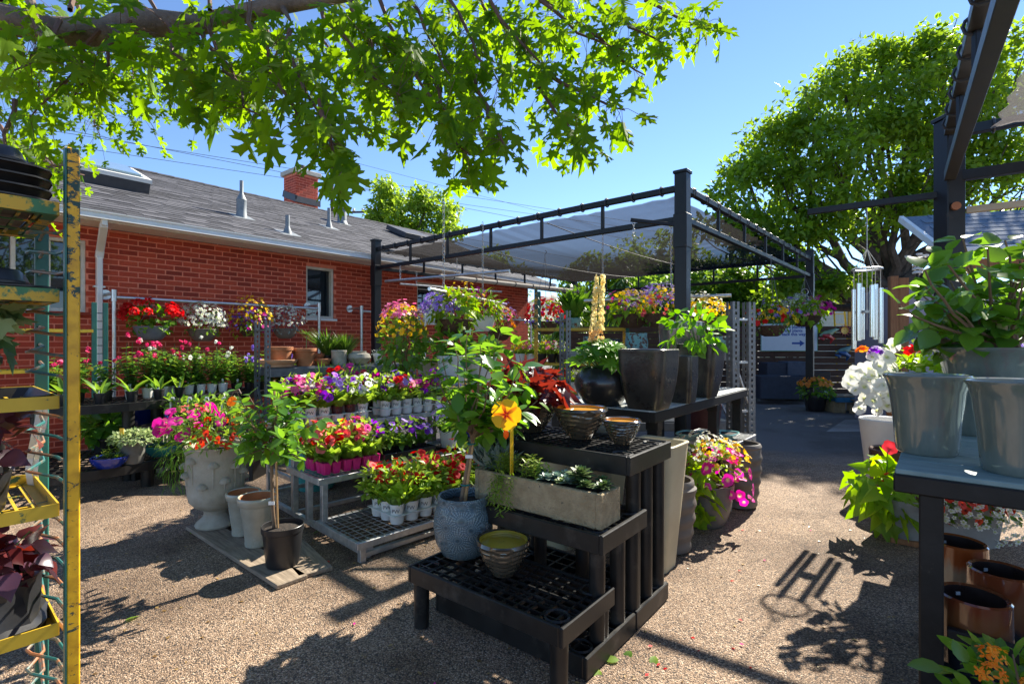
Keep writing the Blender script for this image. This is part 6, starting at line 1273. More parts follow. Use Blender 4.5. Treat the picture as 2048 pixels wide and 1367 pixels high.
# ================================================================== pots on the black table
def tpos(px, py): return G(px, py, .881)
q = tpos(1216, 816)+Vector((0,.2,0)); lup = thing('lupine_pot', 'tall cream flower spike over green palmate leaves in a round black pot', 'potted flower', q)
pot(lup, [(.1,0),(.125,.015),(.175,.08),(.187,.14),(.178,.19),(.15,.235),(.14,.245)], m_round, 56, fn=lambda a, z: .003*math.sin(z*75+1.5*math.sin(a+1)), wall=.012)
pos, dr, nm, sz = [], [], [], []; mb = MB()
for k in range(38):
    o = sph(1)[0]; o[2] = abs(o[2]); e = Vector((o[0]*.17, o[1]*.17, .28+o[2]*.15)); limb(mb, (0,0,.22), e, .004, .0025, 3, .1, 5); pos.append(list(e)); nm.append([o[0]*.7, o[1]*.7-.15, .6+o[2]]); dr.append([1,random.uniform(-1,1),0]); sz.append(random.uniform(.07,.105))
stuff(mb.build('stems', m_stem, lup)); emit(lup, 'leaf', 'palmate', L_lup, (pos, dr, nm, sz), True)
s0 = P(1192, 690, q.y)-q; s1_ = P(1200, 552, q.y)-q; ptube(lup, 'spike_stem', [(0,0,.22), s0, s1_], .007, m_stem, 6)
n = 230; tt = RNG.random(n); a = np.arange(n)*2.39996; rr = .038*(1-.4*tt)*(.8+.45*RNG.random(n)); base = np.array(s0)[None]*(1-tt[:,None])+np.array(s1_)[None]*tt[:,None]
od = np.stack([np.cos(a), np.sin(a), np.full(n, .25)], 1); lo_ = tt < .2
emit(lup, 'floret', 'rose6', F_crm, (base[~lo_]+od[~lo_]*rr[~lo_,None], np.cross(od[~lo_], [0,0,1]), od[~lo_], np.full((~lo_).sum(), .0145))); emit(lup, 'floret', 'rose6', FL_('peach_cream', (.72,.45,.18), (.84,.62,.32)), (base[lo_]+od[lo_]*rr[lo_,None], np.cross(od[lo_], [0,0,1]), od[lo_], np.full(lo_.sum(), .016)))
def sqpot(lab, px, py, r, h, rz=TBR, k=.66, soil=0, mt=None, plant=None, dy=0.0, bul=.06):
    q = tpos(px, py)+tu*r*.7+tv*r*.7+Vector((0,dy,0)); t = thing('square_planter', lab, 'planter', q, rz); prof = [(r*(k+(1-k)*f**.75+bul*math.sin(math.pi*f)), h*f) for f in np.linspace(0, .96, 12)]+[(r*1.0,h*.97),(r,h)]
    pot(t, prof, mt or m_metal, 64, 7, soil=soil, wall=.014, rot=math.pi/64); 
    if plant: plant(t, h)
    return t
sqpot('largest square dark metallic planter, front of the black table', 1316, 822, .155, .37)
sqpot('narrow square dark planter squeezed behind the front one', 1377, 806, .085, .32, k=.8); sqpot('square dark planter holding a leafy green plant, third from the front', 1420, 796, .15, .40, soil=.9, plant=lambda t, h: (emit(t, 'leaf', 'oval', L_lup, blob(120, (-.1,.02,h+.1), (.24,.22,.17), .085, .35, droop=.3), True), stems(t, (-.05,0,h*.9), [Vector((-.1,0,h+.1))+Vector(sph(1)[0])*.15 for _ in range(12)], .004, m_stem)))
sqpot('square dark planter at the far end of the black table', 1455, 790, .12, .42, dy=.35)
q = tbl(1.72, .5, .881); t = thing('ribbed_planter', 'tall ribbed glossy planter behind the square planters', 'planter', q); pot(t, [(.12,0),(.15,.1),(.19,.35),(.2,.55),(.2,.6)], M('ribbed_silver_glaze', (.10,.095,.085), .18, .3, c2=(.2,.19,.17), coat=.6), 56, fn=lambda a, z: .008*math.sin(z*130), soil=0)
# turquoise pots on the middle shelving
for i, (px, r, h, mt, lab) in enumerate([(1188,.13,.16,m_crack,'chipped green glazed pot behind the flower spike'), (1225,.09,.13,m_ind,'dark blue glazed pot on the middle shelving'), (1273,.13,.2,m_crack,'turquoise pot with rust chips on the middle shelving'), (1345,.13,.19,m_crack,'pale turquoise pot behind the leafy planter'), (1435,.15,.16,m_crack,'wide pale green pot behind the ribbed planter')]):
    q = P(px, 700, 5.85); q.z = 1.199; t = thing('glazed_pot', lab, 'pot', q); pot(t, [(r*.92,0),(r*1.0,h*.4),(r*.9,h*.9),(r*.93,h)], mt, 36, soil=0)
# trays on the yellow cart in the back
for i, (px, z_, d, mt, fl) in enumerate([(1040,1.02,7.2,m_wpot,F_yel),(1062,1.02,7.25,m_wpot,F_pnk),(1084,1.02,7.2,m_bpot,F_yel),(1104,1.02,7.15,m_bpot,F_pnk),(1122,1.02,7.1,m_bpot,F_wht),(1100,.64,7.15,m_bpot,F_red),(1125,.64,7.1,m_bpot,F_red),(1150,.64,7.0,m_wpot,F_wht)]):
    q = P(px, 700, d); q.z = z_-.005; t = thing('flower_pot', '%s pot of small flowers on the %s shelf of the far yellow cart' % (ORD[i if i < 5 else i-5], 'upper' if i < 5 else 'lower'), 'potted flower', q, 0, 'flowers on the far cart'); pot(t, nursery(.07,.12), mt, 18); petunia(t, (0,0,.1), .12, .17, [], 60, .05); emit(t, 'blossom', 'geran', fl, faces_out(24, (0,0,.2), (.12,.12,.1), .02))
q = P(1148, 670, 7.0); q.z = 1.462; t = thing('leafy_pot', 'upright shiny leafed plant left of the flower spike', 'potted plant', q); pot(t, nursery(.1,.16), m_crack, 24); emit(t, 'foliage', 'lance', L_gloss, tuft(90, (0,0,.15), .06, .45, .5)); emit(t, 'foliage', 'oval', L_gloss, blob(80, (0,0,.4), (.16,.16,.2), .1))
# ================================================================== beneath and beside the black table
def onG(px, py, r): return G(px, py)+Vector((0, r, 0))
def tallsq(lab, px, py, r, h, mt): 
    q = onG(px, py, 0)+tu*r*.5+tv*r*.5; t = thing('tall_planter', lab, 'planter', q, TBR); pot(t, [(r*.56,0),(r*.58,.02),(r*.97,h*.985),(r,h*.99),(r,h)], mt, 64, 9, soil=0, wall=.02, rot=math.pi/64); return t
tp_ = tallsq('tall tapered cream planter at the right of the black benches', 1312, 1160, .145, .72, m_cream); tp_.location = (.845, 2.99, 0); tallsq('tall tapered cream planter standing behind the concrete trough', 1135, 1100, .15, .66, m_cream); tallsq('tall cream planter partly hidden behind the black bench legs', 1215, 1075, .15, .7, m_cream)
def ribpot(lab, px, py, r, h, mt=None, ribs=70): q = onG(px, py, r*.6); t = thing('ribbed_planter', lab, 'planter', q); pot(t, [(r*.6,0)]+[(r*(.62+.38*math.sin(.35+1.5*f)), h*f) for f in np.linspace(.03,.9,24)]+[(r*.93,h*.93),(r*.97,h*.96),(r*.95,h)], mt or m_taupe, 48, soil=0, wall=.018, fn=lambda a, z: .006*math.sin(z*ribs+.8*math.sin(a*2))); return t
ribpot('dark grey ribbed planter between the table leg and the flowers', 1352, 1108, .145, .44); ribpot('ribbed grey planter behind the magenta petunias by the far table leg', 1490, 1018, .16, .5)
q = onG(1425, 1058, .12); t = thing('petunia_planter', 'taupe ground pot of magenta petunias and lime vine under the black table', 'potted flower', q); pot(t, [(.11,0),(.13,.02),(.165,.12),(.175,.18),(.168,.2),(.185,.26),(.19,.3)], m_taupe, 40)
emit(t, 'leaf', 'potato', L_lime, cat(blob(46, (-.13,-.08,.34), (.14,.14,.16), .12, .4, droop=.6), blob(18, (-.08,-.17,.2), (.09,.06,.14), .12, .4, droop=1)), True); emit(t, 'foliage', 'oval_s', L_pet, blob(260, (.03,0,.42), (.24,.22,.17), .045, .3)); emit(t, 'flower', 'petunia', F_bic, cat(faces_out(26, (.06,-.06,.38), (.22,.2,.17), .042, top=-.4), faces_out(12, (.2,-.1,.26), (.1,.1,.1), .042, top=-.6)), True); emit(t, 'blossom', 'daisy5', F_yel, faces_out(80, (.1,.02,.46), (.2,.2,.15), .017)); emit(t, 'blossom', 'daisy5', F_wht, faces_out(110, (.0,.05,.5), (.24,.2,.15), .014))
for i, (px, dx) in enumerate(((1378,0),(1415,0),(1452,0))):
    q = P(px, 855, 4.25); q.z = .502; t = thing('bonsai_pot', ('left','middle','right')[i]+' aqua glazed bonsai pot on the low wire shelf', 'pot', q, UR, 'aqua bonsai pots'); pot(t, [(.05,0),(.075,.035),(.088,.04),(.09,.05)], m_aqua, 32, 4, soil=.8, sx=1.3)
q = onG(1405, 860, 0); q = P(1405, 830, 5.6); q.z = 0; t = thing('tall_planter', 'dark red tapered planter beyond the low wire shelf', 'planter', q); pot(t, taper(.2,.62,.65), m_red_resin, 36, soil=0)
# ================================================================== right side: pots on the near table
def rpos(px, py, z=.871): return G(px, py, z)
flare = lambda r, h: [(r*.66,0),(r*.7,.008),(r*.72,h*.1),(r*.78,h*.45),(r*.87,h*.8),(r*.95,h*.94),(r*1.01,h*.975),(r*1.02,h)]
def cel(lab, p, r, h, soil=0): t = thing('celadon_pot', lab, 'pot', p, random.random()*6); pot(t, flare(r, h), m_celad, 56, soil=soil, wall=.012); return t
cel('flared grey green glazed pot at the left corner of the right table', rpos(1856, 915)+Vector((.075,.1,0)), .138, .3); cel('flared grey green glazed pot cut by the right edge of the picture', rpos(2032, 962)+Vector((.12,.11,0)), .138, .3)
cel('glazed pot half hidden between the two front grey green pots', rpos(1950, 884)+Vector((.16,.2,0)), .11, .26)
hq = P(2005, 700, 2.5); hq.z = .871; sh = cel('large grey green pot holding the hibiscus shrub on the right table', hq, .27, .40, .92); sh.name = 'hibiscus_shrub'; sh['category'] = 'potted shrub'; sh['label'] = 'large leafy hibiscus shrub in a wide grey green glazed pot on the right'
def ph(px, py, dy=0.0): return P(px, py, hq.y+dy)-hq
mb = MB(); pos, dr, nm, sz = [], [], [], []
inv = Matrix.Rotation(-sh.rotation_euler.z, 3, 'Z')
tipsR = [(1800,612),(1845,590),(1850,540),(1880,510),(1925,475),(1975,490),(2010,480),(2040,520),(1900,560),(1940,590),(1980,550),(2020,580),(2045,560),(1870,640),(1910,620),(1960,630),(2000,620),(2045,640),(1830,650),(1935,535),(1890,590),(2030,610),(1850,570),(1990,530),(2060,500),(2090,540),(2120,580),(1860,675),(2070,600),(1905,665)]
for (x, y) in tipsR:
    e = ph(x, y, random.uniform(-.25,.3)); b_ = Vector((random.uniform(-.1,.1), random.uniform(-.08,.08), .36)); pts = limb(mb, inv @ b_, inv @ e, .011, .004, 7, .1, 6)
    for i in range(3, 8):
        for s in range(2 if i < 6 else 3):
            d = (pts[i]-pts[i-1]).normalized(); o = d.orthogonal(); o.rotate(Matrix.Rotation(random.random()*6.28, 3, d)); pos.append(list(pts[i]+o*.02)); dr.append(list(o+d*.5+Vector((0,0,.1)))); nm.append(list(Vector((0,0,1))+Vector(sph(1)[0])*.55)); sz.append(random.uniform(.065,.115))
stuff(mb.build('branches', m_wstem, sh, smooth=True)); emit(sh, 'leaf', 'wide', L_gloss, (pos[:300], dr[:300], nm[:300], sz[:300]), True); emit(sh, 'foliage', 'wide', L_gloss, (pos[300:], dr[300:], nm[300:], sz[300:]))
# rust glazed cylinders on the lower shelf
for lab, px, py, r, h, mt, bz in (('rust and blue glazed cylinder, rear one under the right table', 1918, 1262, .097, .29, m_rust1, .306), ('rust glazed cylinder, middle one under the right table', 1995, 1290, .094, .28, m_rust2, .306), ('rust and brown glazed cylinder, nearest one under the right table', 1975, 1330, .098, .24, m_rust2, .306)):
    q = {1918: rtl(.58,.175,.201), 1995: rtl(.365,.29,.201), 1975: rtl(.165,.21,.201)}[px]; t = thing('glazed_cylinder', lab, 'pot', q); pot(t, [(r*.92,0),(r*.97,.01),(r,h*.1),(r*1.02,h*.6),(r,h)], mt, 48, soil=0, wall=.016, inner=m_dark_in); pbox(t, 'price_sticker', (.02,r-.018,h-.03), (.022,.002,.012), m_ptag, bevel=0)
# orange ixora at the bottom right corner
q = Vector((1.24, 1.24, -.0)); t = thing('ixora_pot', 'orange flowering ixora in a blue grey pot at the bottom right corner', 'potted flower', q); pot(t, taper(.14,.38,.7), M('blue_grey_glaze', (.10,.12,.14), .3, coat=.4), 40)
emit(t, 'leaf', 'oval', L_gloss, blob(150, (.02,0,.43), (.2,.18,.075), .06, .3, up=.8, droop=-.4), True); pls = []
for (x, y, z) in ((-.1,-.02,.51),(-.06,.02,.53),(-.02,-.04,.49),(.14,-.05,.47),(.17,.0,.45)): pls.append(faces_out(16, (x,y,z), .026, .012, top=-.2))
emit(t, 'blossom', 'star4', F_org, cat(*pls)); stems(t, (0,0,.33), [Vector((.02,0,.42))+Vector(sph(1)[0])*.11 for _ in range(14)], .004, m_wstem)
# ================================================================== right side: behind the table
q = onG(1895, 1088, .1); t = thing('trough_planter', 'grey trough of red calibrachoa, white flowers and lime vine behind the right table', 'planter', q, R(-8)); pot(t, [(.26,0),(.28,.05),(.30,.2),(.31,.26),(.31,.28)], M('grey_resin', (.22,.215,.2), .6, c2=(.3,.29,.27)), 56, 5, sy=.6, sx=1.1)
emit(t, 'leaf', 'potato', L_lime, cat(blob(56, (-.34,-.02,.34), (.2,.16,.18), .13, .35, droop=.5), blob(14, (-.32,-.1,.2), (.1,.08,.1), .13, .3, droop=.9)), True); emit(t, 'foliage', 'oval_s', L_herb, blob(420, (.08,0,.33), (.4,.24,.13), .045, .3)); emit(t, 'flower', 'petunia', F_sal, cat(faces_out(20, (.0,-.1,.3), (.3,.2,.1), .03, top=-.3), faces_out(8, (-.24,-.06,.36), (.1,.1,.1), .03)), True); emit(t, 'blossom', 'daisy5', F_wht, cat(faces_out(260, (.15,-.03,.33), (.36,.26,.14), .015, top=-.6), faces_out(60, (.32,-.1,.16), (.12,.1,.16), .016, top=-1), faces_out(170, (.12,-.2,.25), (.3,.1,.1), .016, top=-1))); emit(t, 'foliage', 'oval_s', L_herb, blob(160, (.12,-.17,.25), (.3,.09,.1), .04, .3)); emit(t, 'flower', 'petunia', F_sal, faces_out(16, (.05,-.22,.25), (.26,.06,.09), .03, top=-1), True); emit(t, 'flower', 'petunia', F_cor, ([(-.28,-.02,.6)], [(1,0,0)], [(-.1,-1,.4)], [.05]), True); ptube(t, 'flower_stem', [(-.3,0,.3),(-.28,0,.6)], .004, m_stem, 5)
q = P(1770, 900, 4.4); q.z = 0; t = thing('white_planter', 'tall white tapered planter behind the corner of the right table', 'planter', q); pot(t, [(.10,0),(.12,.02),(.185,.6),(.19,.62),(.19,.64)], m_wht_res, 40, soil=0, wall=.02)
q = P(1790, 940, 4.0); q.z = 0; t = thing('brown_planter', 'brown glazed planter with a pale rim in front of the white one', 'planter', q); pot(t, [(.12,0),(.16,.05),(.165,.4),(.17,.46)], M('brown_glaze', (.05,.025,.016), .3, c2=(.1,.05,.03)), 40, soil=0, wall=.028)
ws = thing('wooden_pedestal', 'timber pedestal holding the white petunia planter on the right', 'stand', P(1833,830,3.35), RTR); ws.location.z = 0
pbox(ws, 'top', (0,0,.84), (.3,.3,.03), m_cedar); pbox(ws, 'column', (0,0,.43), (.09,.09,.79), m_cedar); pbox(ws, 'foot', (0,0,.018), (.26,.26,.034), m_cedar)
q = P(1830,780,3.3); q.z = .857; t = thing('white_petunia_planter', 'planter spilling large white petunias left of the grey green pots', 'potted flower', q); pot(t, bowl(.17,.17), m_brn, 32); emit(t, 'foliage', 'oval_s', L_pet, blob(240, (-.04,-.02,.22), (.27,.22,.22), .05, .35)); emit(t, 'foliage', 'potato', L_lime, blob(60, (.08,-.05,.26), (.18,.16,.12), .08, .3)); fp = [(1745,750),(1730,772),(1755,770),(1720,758),(1770,740),(1765,705),(1788,690),(1775,712),(1712,745),(1740,735),(1705,752),(1760,790),(1730,795),(1720,815),(1755,820),(1775,810),(1738,762),(1700,765),(1790,760),(1760,730),(1745,712),(1725,735),(1710,778),(1736,778),(1748,800),(1766,770),(1782,735),(1798,775),(1780,790),(1742,745),(1716,768)]
pp = [P(x, y, q.y+random.uniform(-.2,.0))-q for x, y in fp]; emit(t, 'flower', 'petunia', F_wht, ([list(z_) for z_ in pp], [[1,0,.2]]*len(pp), [[random.uniform(-.8,.3), -1, random.uniform(-.2,.7)] for _ in pp], [random.uniform(.038,.055) for _ in pp]), True); stems(t, (0,0,.15), pp, .003, m_stem); emit(t, 'blossom', 'geran', F_red, faces_out(14, P(1822,705,q.y-.1)-q, .04, .02)); emit(t, 'blossom', 'geran', F_pur, faces_out(14, P(1752,706,q.y-.1)-q, .04, .02)); emit(t, 'blossom', 'geran', F_org, faces_out(6, P(1724,700,q.y-.1)-q, .02, .028))
q = P(2010, 690, 3.9); q.z = .9; t = thing('patterned_planter', 'dark patterned planter of white and violet flowers behind the hibiscus stems', 'potted flower', q); pot(t, bowl(.3,.26,.7), m_ind, 36); emit(t, 'foliage', 'oval_s', L_herb, blob(200, (0,0,.3), (.34,.28,.14), .06, .3)); emit(t, 'blossom', 'petunia', F_wht, faces_out(30, (0,0,.3), (.36,.3,.16), .04)); emit(t, 'blossom', 'petunia', F_vio, faces_out(16, (.05,0,.32), (.34,.3,.16), .035))
ts = thing('crate_table', 'dark table under the patterned planter by the shed', 'table', Vector((q.x, q.y, 0)), R(-10)); pbox(ts, 'top', (0,0,.885), (.9,.6,.03), m_tbl)
for x in (-.4,.4):
    for y in (-.25,.25): pbox(ts, 'leg', (x,y,.435), (.06,.06,.87), m_tbl)
# hanging flowers at the very top right, spilling from a basket above the frame
for i, (px, py, d) in enumerate(((1800,-10,1.5),(2015,-8,1.35))):
    c = P(px, py, d); t = flower_basket('hanging_basket', ('overhead basket whose purple petals dip into the top of the sky', 'overhead basket with green leaves at the top right corner')[i], Vector((c.x, c.y, c.z+.62)), .3, .15, .14, m_brn, [('oval', L_herb, 60, .07, .2, 0, .6)], [('petunia', F_vio, 10, .035, .2, 0, True, W0)]); wander(t, (0,0,.12), [Vector((0,-.2,-1)) if i else Vector((.1,-.3,-1))], .26, 4, 'oval', L_herb, .05, m_stem); emit(t, 'flower', 'petunia', F_pur, ([(.0,-.05,-.13),(.02,-.02,-.12)], [(1,0,0)]*2, [(0,-.4,-1),(.4,-.4,-.6)], [.036,.03]), True)
# ================================================================== at the fence
def fz(x, y): return P(x, y, 12.38-.4*(x-1140)/690)
sign = thing('arrow_sign', 'pale sign on the fence reading more planters and plants back this way', 'sign', fz(1577, 672), fr); SW, SHh = 112*12/FPX, 56*12/FPX
m_sign = M('sign_white', (.62,.70,.75), .4, c2=(.66,.74,.78)); pbox(sign, 'board', (0,-.03,-.02), (SW, .015, SHh), m_sign, bevel=.002)
for j, s_ in enumerate(('more planters', 'and plants', 'back this way')): text_part(sign, s_, .1, m_blueink, Matrix.Translation(Vector((.1,-.0395,.22-.085*j))), bold=.0025)
ar = MB().prism([(-.16,-.022),(.02,-.022),(.02,-.075),(.13,0),(.02,.075),(.02,.022),(-.16,.022)], 0, .002).build('arrow', m_blueink, sign); ar.matrix_local = Matrix.Translation(Vector((.22,-.0385,-.16))) @ Matrix.Rotation(R(90), 4, 'X')
bd = MB()
for c_, s_ in (((0,-.0385,-.02+SHh/2-.008),(SW,.002,.012)), ((0,-.0385,-.02-SHh/2+.008),(SW,.002,.012)), ((SW/2-.008,-.0385,-.02),(.012,.002,SHh-.03)), ((-SW/2+.008,-.0385,-.02),(.012,.002,SHh-.03))): bd.box(c_, s_)
bd.build('green_border', M('green_print', (.05,.25,.12), .6), sign)
def orn(name, lab, px, py, cat_='wall ornament'): return thing(name, lab, cat_, fz(px, py)+Vector((0,-.05,0)), fr)
t = orn('sun_ornament', 'pink and yellow sun face ornament on the fence', 1687, 660); MB().loft([(.001,-.03),(.07,-.02),(.085,0)], 20, cap0=True).build('face', M('yellow_ceramic', (.7,.45,.08), .3), t, smooth=True).matrix_local = Matrix.Rotation(R(-90), 4, 'X') @ Matrix.Scale(-1, 4, Vector((0,0,1)))
for k in range(12):
    a = 2*math.pi*k/12; MB().add([(math.cos(a-.17)*.085,0,math.sin(a-.17)*.085),(math.cos(a+.17)*.085,0,math.sin(a+.17)*.085),(math.cos(a+.08)*.16,-.012,math.sin(a+.08)*.16),(math.cos(a)*.1,-.03,math.sin(a)*.1),(math.cos(a)*.1,.012,math.sin(a)*.1)], [(0,2,3),(2,1,3),(0,1,3),(0,4,2),(2,4,1),(0,1,4)]).build('ray', M('pink_ceramic', (.6,.13,.14), .35), t)
for x in (-.03,.03): MB().loft([(.001,-.01),(.012,0),(.001,.01)], 8, c=(x,-.03,.02)).build('eye', m_dark, t)
t = orn('butterfly_ornament', 'purple, white and yellow butterfly ornament on the fence', 1719, 681); bm_ = M('yellow_ceramic', (.7,.45,.08), .3)
for s in (-1, 1):
    for (po, mt, dy, nm_) in (([(.02,.02),(.06,.12),(.2,.2),(.24,.17),(.19,.02),(.07,-.02)], M('purple_ceramic', (.12,.05,.28), .3), 0, 'upper_wing'), ([(.02,-.02),(.07,-.02),(.15,-.05),(.16,-.14),(.09,-.2),(.03,-.09)], M('purple_ceramic', (.12,.05,.28), .3), 0, 'lower_wing'), ([(.04,.03),(.08,.1),(.17,.15),(.15,.05),(.07,.0)], M('white_ceramic', (.62,.58,.56), .3), -.012, 'wing_panel'), ([(.05,.04),(.1,.09),(.14,.1),(.1,.03)], bm_, -.02, 'wing_stripe'), ([(.04,-.03),(.1,-.05),(.12,-.1),(.08,-.14)], M('white_ceramic', (.62,.58,.56), .3), -.012, 'wing_panel')):
        pm = MB().prism([(s*x, z) for x, z in po], 0, .012); pm.v = [(x, dy-.02-zz_-abs(x)*.25, y) for x, y, zz_ in pm.v]; pm.build(nm_, mt, t)
MB().tube([(0,-.04,-.08),(0,-.05,0),(0,-.04,.08)], [.01,.02,.012], 8).build('body', M('orange_ceramic', (.6,.25,.03), .3), t, smooth=True)
def lizard(lab, px, py, c1, c2):
    t = orn('bird_ornament', lab, px, py); m1 = M(lab[:9].replace(' ', '_')+'_glaze', c1, .25, coat=.5); m2 = M(lab[:9].replace(' ', '_')+'_glaze2', c2, .25, coat=.5)
    MB().tube([(-.2,-.05,-.02),(-.1,-.08,.03),(.02,-.09,.05),(.1,-.08,.1),(.16,-.07,.12),(.24,-.06,.13)], [.02,.06,.075,.045,.04,.006], 12).build('body', m1, t, smooth=True)
    MB().tube([(-.16,-.1,0),(-.05,-.14,-.03),(.05,-.12,-.09),(.02,-.08,-.2)], [.02,.06,.05,.012], 10).build('wing', m2, t, smooth=True); MB().tube([(-.05,-.06,-.02),(-.14,-.06,-.1),(-.22,-.05,-.06)], [.04,.045,.01], 8).build('wing', m2, t, smooth=True); return t
lizard('green and red glazed bird ornament on the fence', 1652, 669, (.16,.26,.16), (.45,.03,.03)); lizard('teal and blue glazed bird ornament on the fence', 1684, 703, (.1,.2,.18), (.02,.09,.25))
def boxp(lab, px0, px1, y0, y1, d, mt, dep=.45):
    a = P(px0, y1, d); b_ = P(px1, y0, d); t = thing('box_planter', lab, 'planter', Vector(((a.x+b_.x)/2, d, 0)), fr); h = b_.z-max(0, a.z); z0_ = max(0, a.z); w_ = b_.x-a.x; mb = MB(); wl = .03
    for c, s in (((0,-dep/2+wl/2,z0_+h/2),(w_,wl,h)), ((0,dep/2-wl/2,z0_+h/2),(w_,wl,h)), ((-w_/2+wl/2,0,z0_+h/2),(wl,dep-2*wl,h)), ((w_/2-wl/2,0,z0_+h/2),(wl,dep-2*wl,h)), ((0,0,z0_+.03),(w_-2*wl,dep-2*wl,.06))): mb.box(c, s)
    mb.build('box', mt, t, bevel=.008); return t
boxp('long slate blue trough planter at the foot of the fence', 1513, 1611, 750, 795, 10.9, m_ind); 
t = boxp('dark cube planter behind the long trough, left', 1526, 1565, 724, 795, 11.5, m_ind); t = boxp('slate blue cube planter behind the long trough, right', 1566, 1608, 722, 795, 11.45, M('slate_planter', (.05,.07,.105), .55)); boxp('low dark box planter right of the back pergola post', 1620, 1651, 757, 795, 11.2, m_ind); boxp('black box planter against the fence right of the post', 1622, 1653, 742, 790, 11.6, m_bpot, .3)
q = onG(1640, 823, .15); t = thing('orange_flower_pot', 'black pot of orange flowers at the foot of the back right post', 'potted flower', q); pot(t, nursery(.2,.3), m_bpot, 28); emit(t, 'foliage', 'oval_s', L_gloss, blob(260, (0,0,.4), (.3,.3,.2), .09, .3)); emit(t, 'blossom', 'geran', F_ora2, faces_out(120, (0,0,.44), (.3,.3,.2), .035, top=.2))
def pallet(lab, px, py, d, w_, dep, z, mt, mt2):
    b_ = P(px, py, d); b_.z = 0; t = thing('pallet', lab, 'pallet', b_, fr)
    for k in range(6): pbox(t, 'slat', (-w_/2+w_*(k+.5)/6, 0, z+.1), (w_/6*.72, dep, .022), m_plank)
    for y in (-dep/2+.04, 0, dep/2-.04): pbox(t, 'bearer', (0,y,z+.044), (w_,.06,.088), mt)
    for x in (-w_*.35, w_*.35):
        bl = MB(); [bl.box((x+e*.085,0,z/2), (.03,dep*.7,z)) for e in (-1,1)]; [bl.box((x, (-dep*.35+.02)*e, z/2), (.14,.04,z)) for e in (-1,1)]; bl.build('cinder_block', m_conc, t)
pallet('blue painted pallet raised on concrete blocks near the fence', 1692, 815, 9.6, .6, .5, .2, M('blue_paint', (.02,.14,.28), .6, c2=(.04,.2,.36)), m_plank); pallet('bare wooden pallet on blocks right of the blue one', 1752, 825, 9.2, .75, .5, .15, m_plank, m_plank)
nh = thing('neighbour_house', 'pale siding of a neighbouring house glimpsed behind the fence', 'house', P(1690, 690, 22), R(10)); nh.location.z = 0; pbox(nh, 'wall', (0,0,1.8), (6,3,3.6), M('pale_siding', (.42,.42,.36), .8)); pbox(nh, 'corner_board', (-1.2,-1.52,1.8), (.14,.05,3.5), M('ochre_board', (.5,.28,.05), .7)); 
lad = thing('yellow_ladder', 'yellow step ladder behind the fence', 'ladder', P(1690, 700, 14.5)); lad.location.z = 0
for x in (-.2,.2): pbar(lad, 'rail', (x,0,0), (x*.7,.3,2.6), .05, .03, M('ladder_yellow', (.6,.45,.03), .5))
for k in range(8): pbar(lad, 'rung', (-.2*(1-.035*k),.0+.035*k,.3+.3*k), (.2*(1-.035*k),.035*k,.3+.3*k), .04, .02, MATS['ladder_yellow'])
bh = thing('bird_house', 'small white pagoda bird feeder with spinning cups by the shed roof', 'bird feeder', P(1835, 560, 6.2), 0); bh.location.z = 0; zc_ = P(1835,520,6.2).z; ptube(bh, 'pole', [(0,0,0),(0,0,zc_)], .015, m_black, 8)
for k in range(4): MB().loft([(.05,0),(.055,.01),(.03,.035)], 14, c=(0,0,zc_-.16+.045*k), cap1=True).build('louvre', m_white, bh)
for k in range(3): a = 2.1*k; ptube(bh, 'arm', [(0,0,zc_+.03),(.1*math.cos(a),.1*math.sin(a),zc_+.05)], .006, m_white, 6); MB().loft([(.002,-.02),(.03,.0),(.032,.02)], 10, c=(.1*math.cos(a),.1*math.sin(a),zc_+.05)).build('cup', m_white, bh)
# ================================================================== on the near cart at the left
def cl_(x, y, z): return CA+U*x+V*y+Vector((0,0,z))
def blacktray(lab, x, y, z, k, tilt=0):
    t = thing('plastic_tray', lab, 'tray', cl_(x, y, z), UR, 'black trays on the near cart')
    for i in range(1):
        tr_ = MB(); prof = [(.18,0),(.185,.004),(.2,.03),(.205,.034),(.215,.034),(.215,.03)]; tr_.loft(prof, 48, 8, sx=1.15, sy=.95, rot=math.pi/48); tr_.loft([(.18,.003),(.001,.003)], 48, 8, sx=1.15, sy=.95, rot=math.pi/48); tr_.build('tray', m_bpot, t, smooth=True)
    return t
for i in range(4): blacktray(('bottom','second','third','top')[i]+' black tray of the stack on the top cart shelf', -.27, .21, 1.622+.026*i, i)
def domed(lab, x, y, z):
    t = thing('covered_tray', lab, 'tray', cl_(x, y, z), R(-50)); MB().loft([(.15,0),(.15,.006),(.144,.008),(.136,.032),(.132,.036),(.09,.038),(.085,.034),(.001,.034)], 48, 7, rot=math.pi/48).build('shell', m_bpot, t, smooth=True); tg = pbox(t, 'barcode_label', (.1415,.0,.021), (.001,.055,.024), M('cream_label', (.62,.62,.42), .6), Matrix.Rotation(R(-16), 3, 'Y'), bevel=0)
    for k in range(9): pbox(tg, 'bar', (.1425,-.02+.0024*k*(1+.1*(k % 3)),.021), (.001,.0012,.015), m_ink, Matrix.Rotation(R(-16), 3, 'Y'), bevel=0)
domed('black plastic lid with a barcode label on top of the tray stack', -.2, .19, 1.742); blacktray('black tray under the lidded one on the second cart shelf', -.26, .21, 1.405, 0); domed('shiny black lid with a barcode label on the second cart shelf', -.2, .19, 1.443)
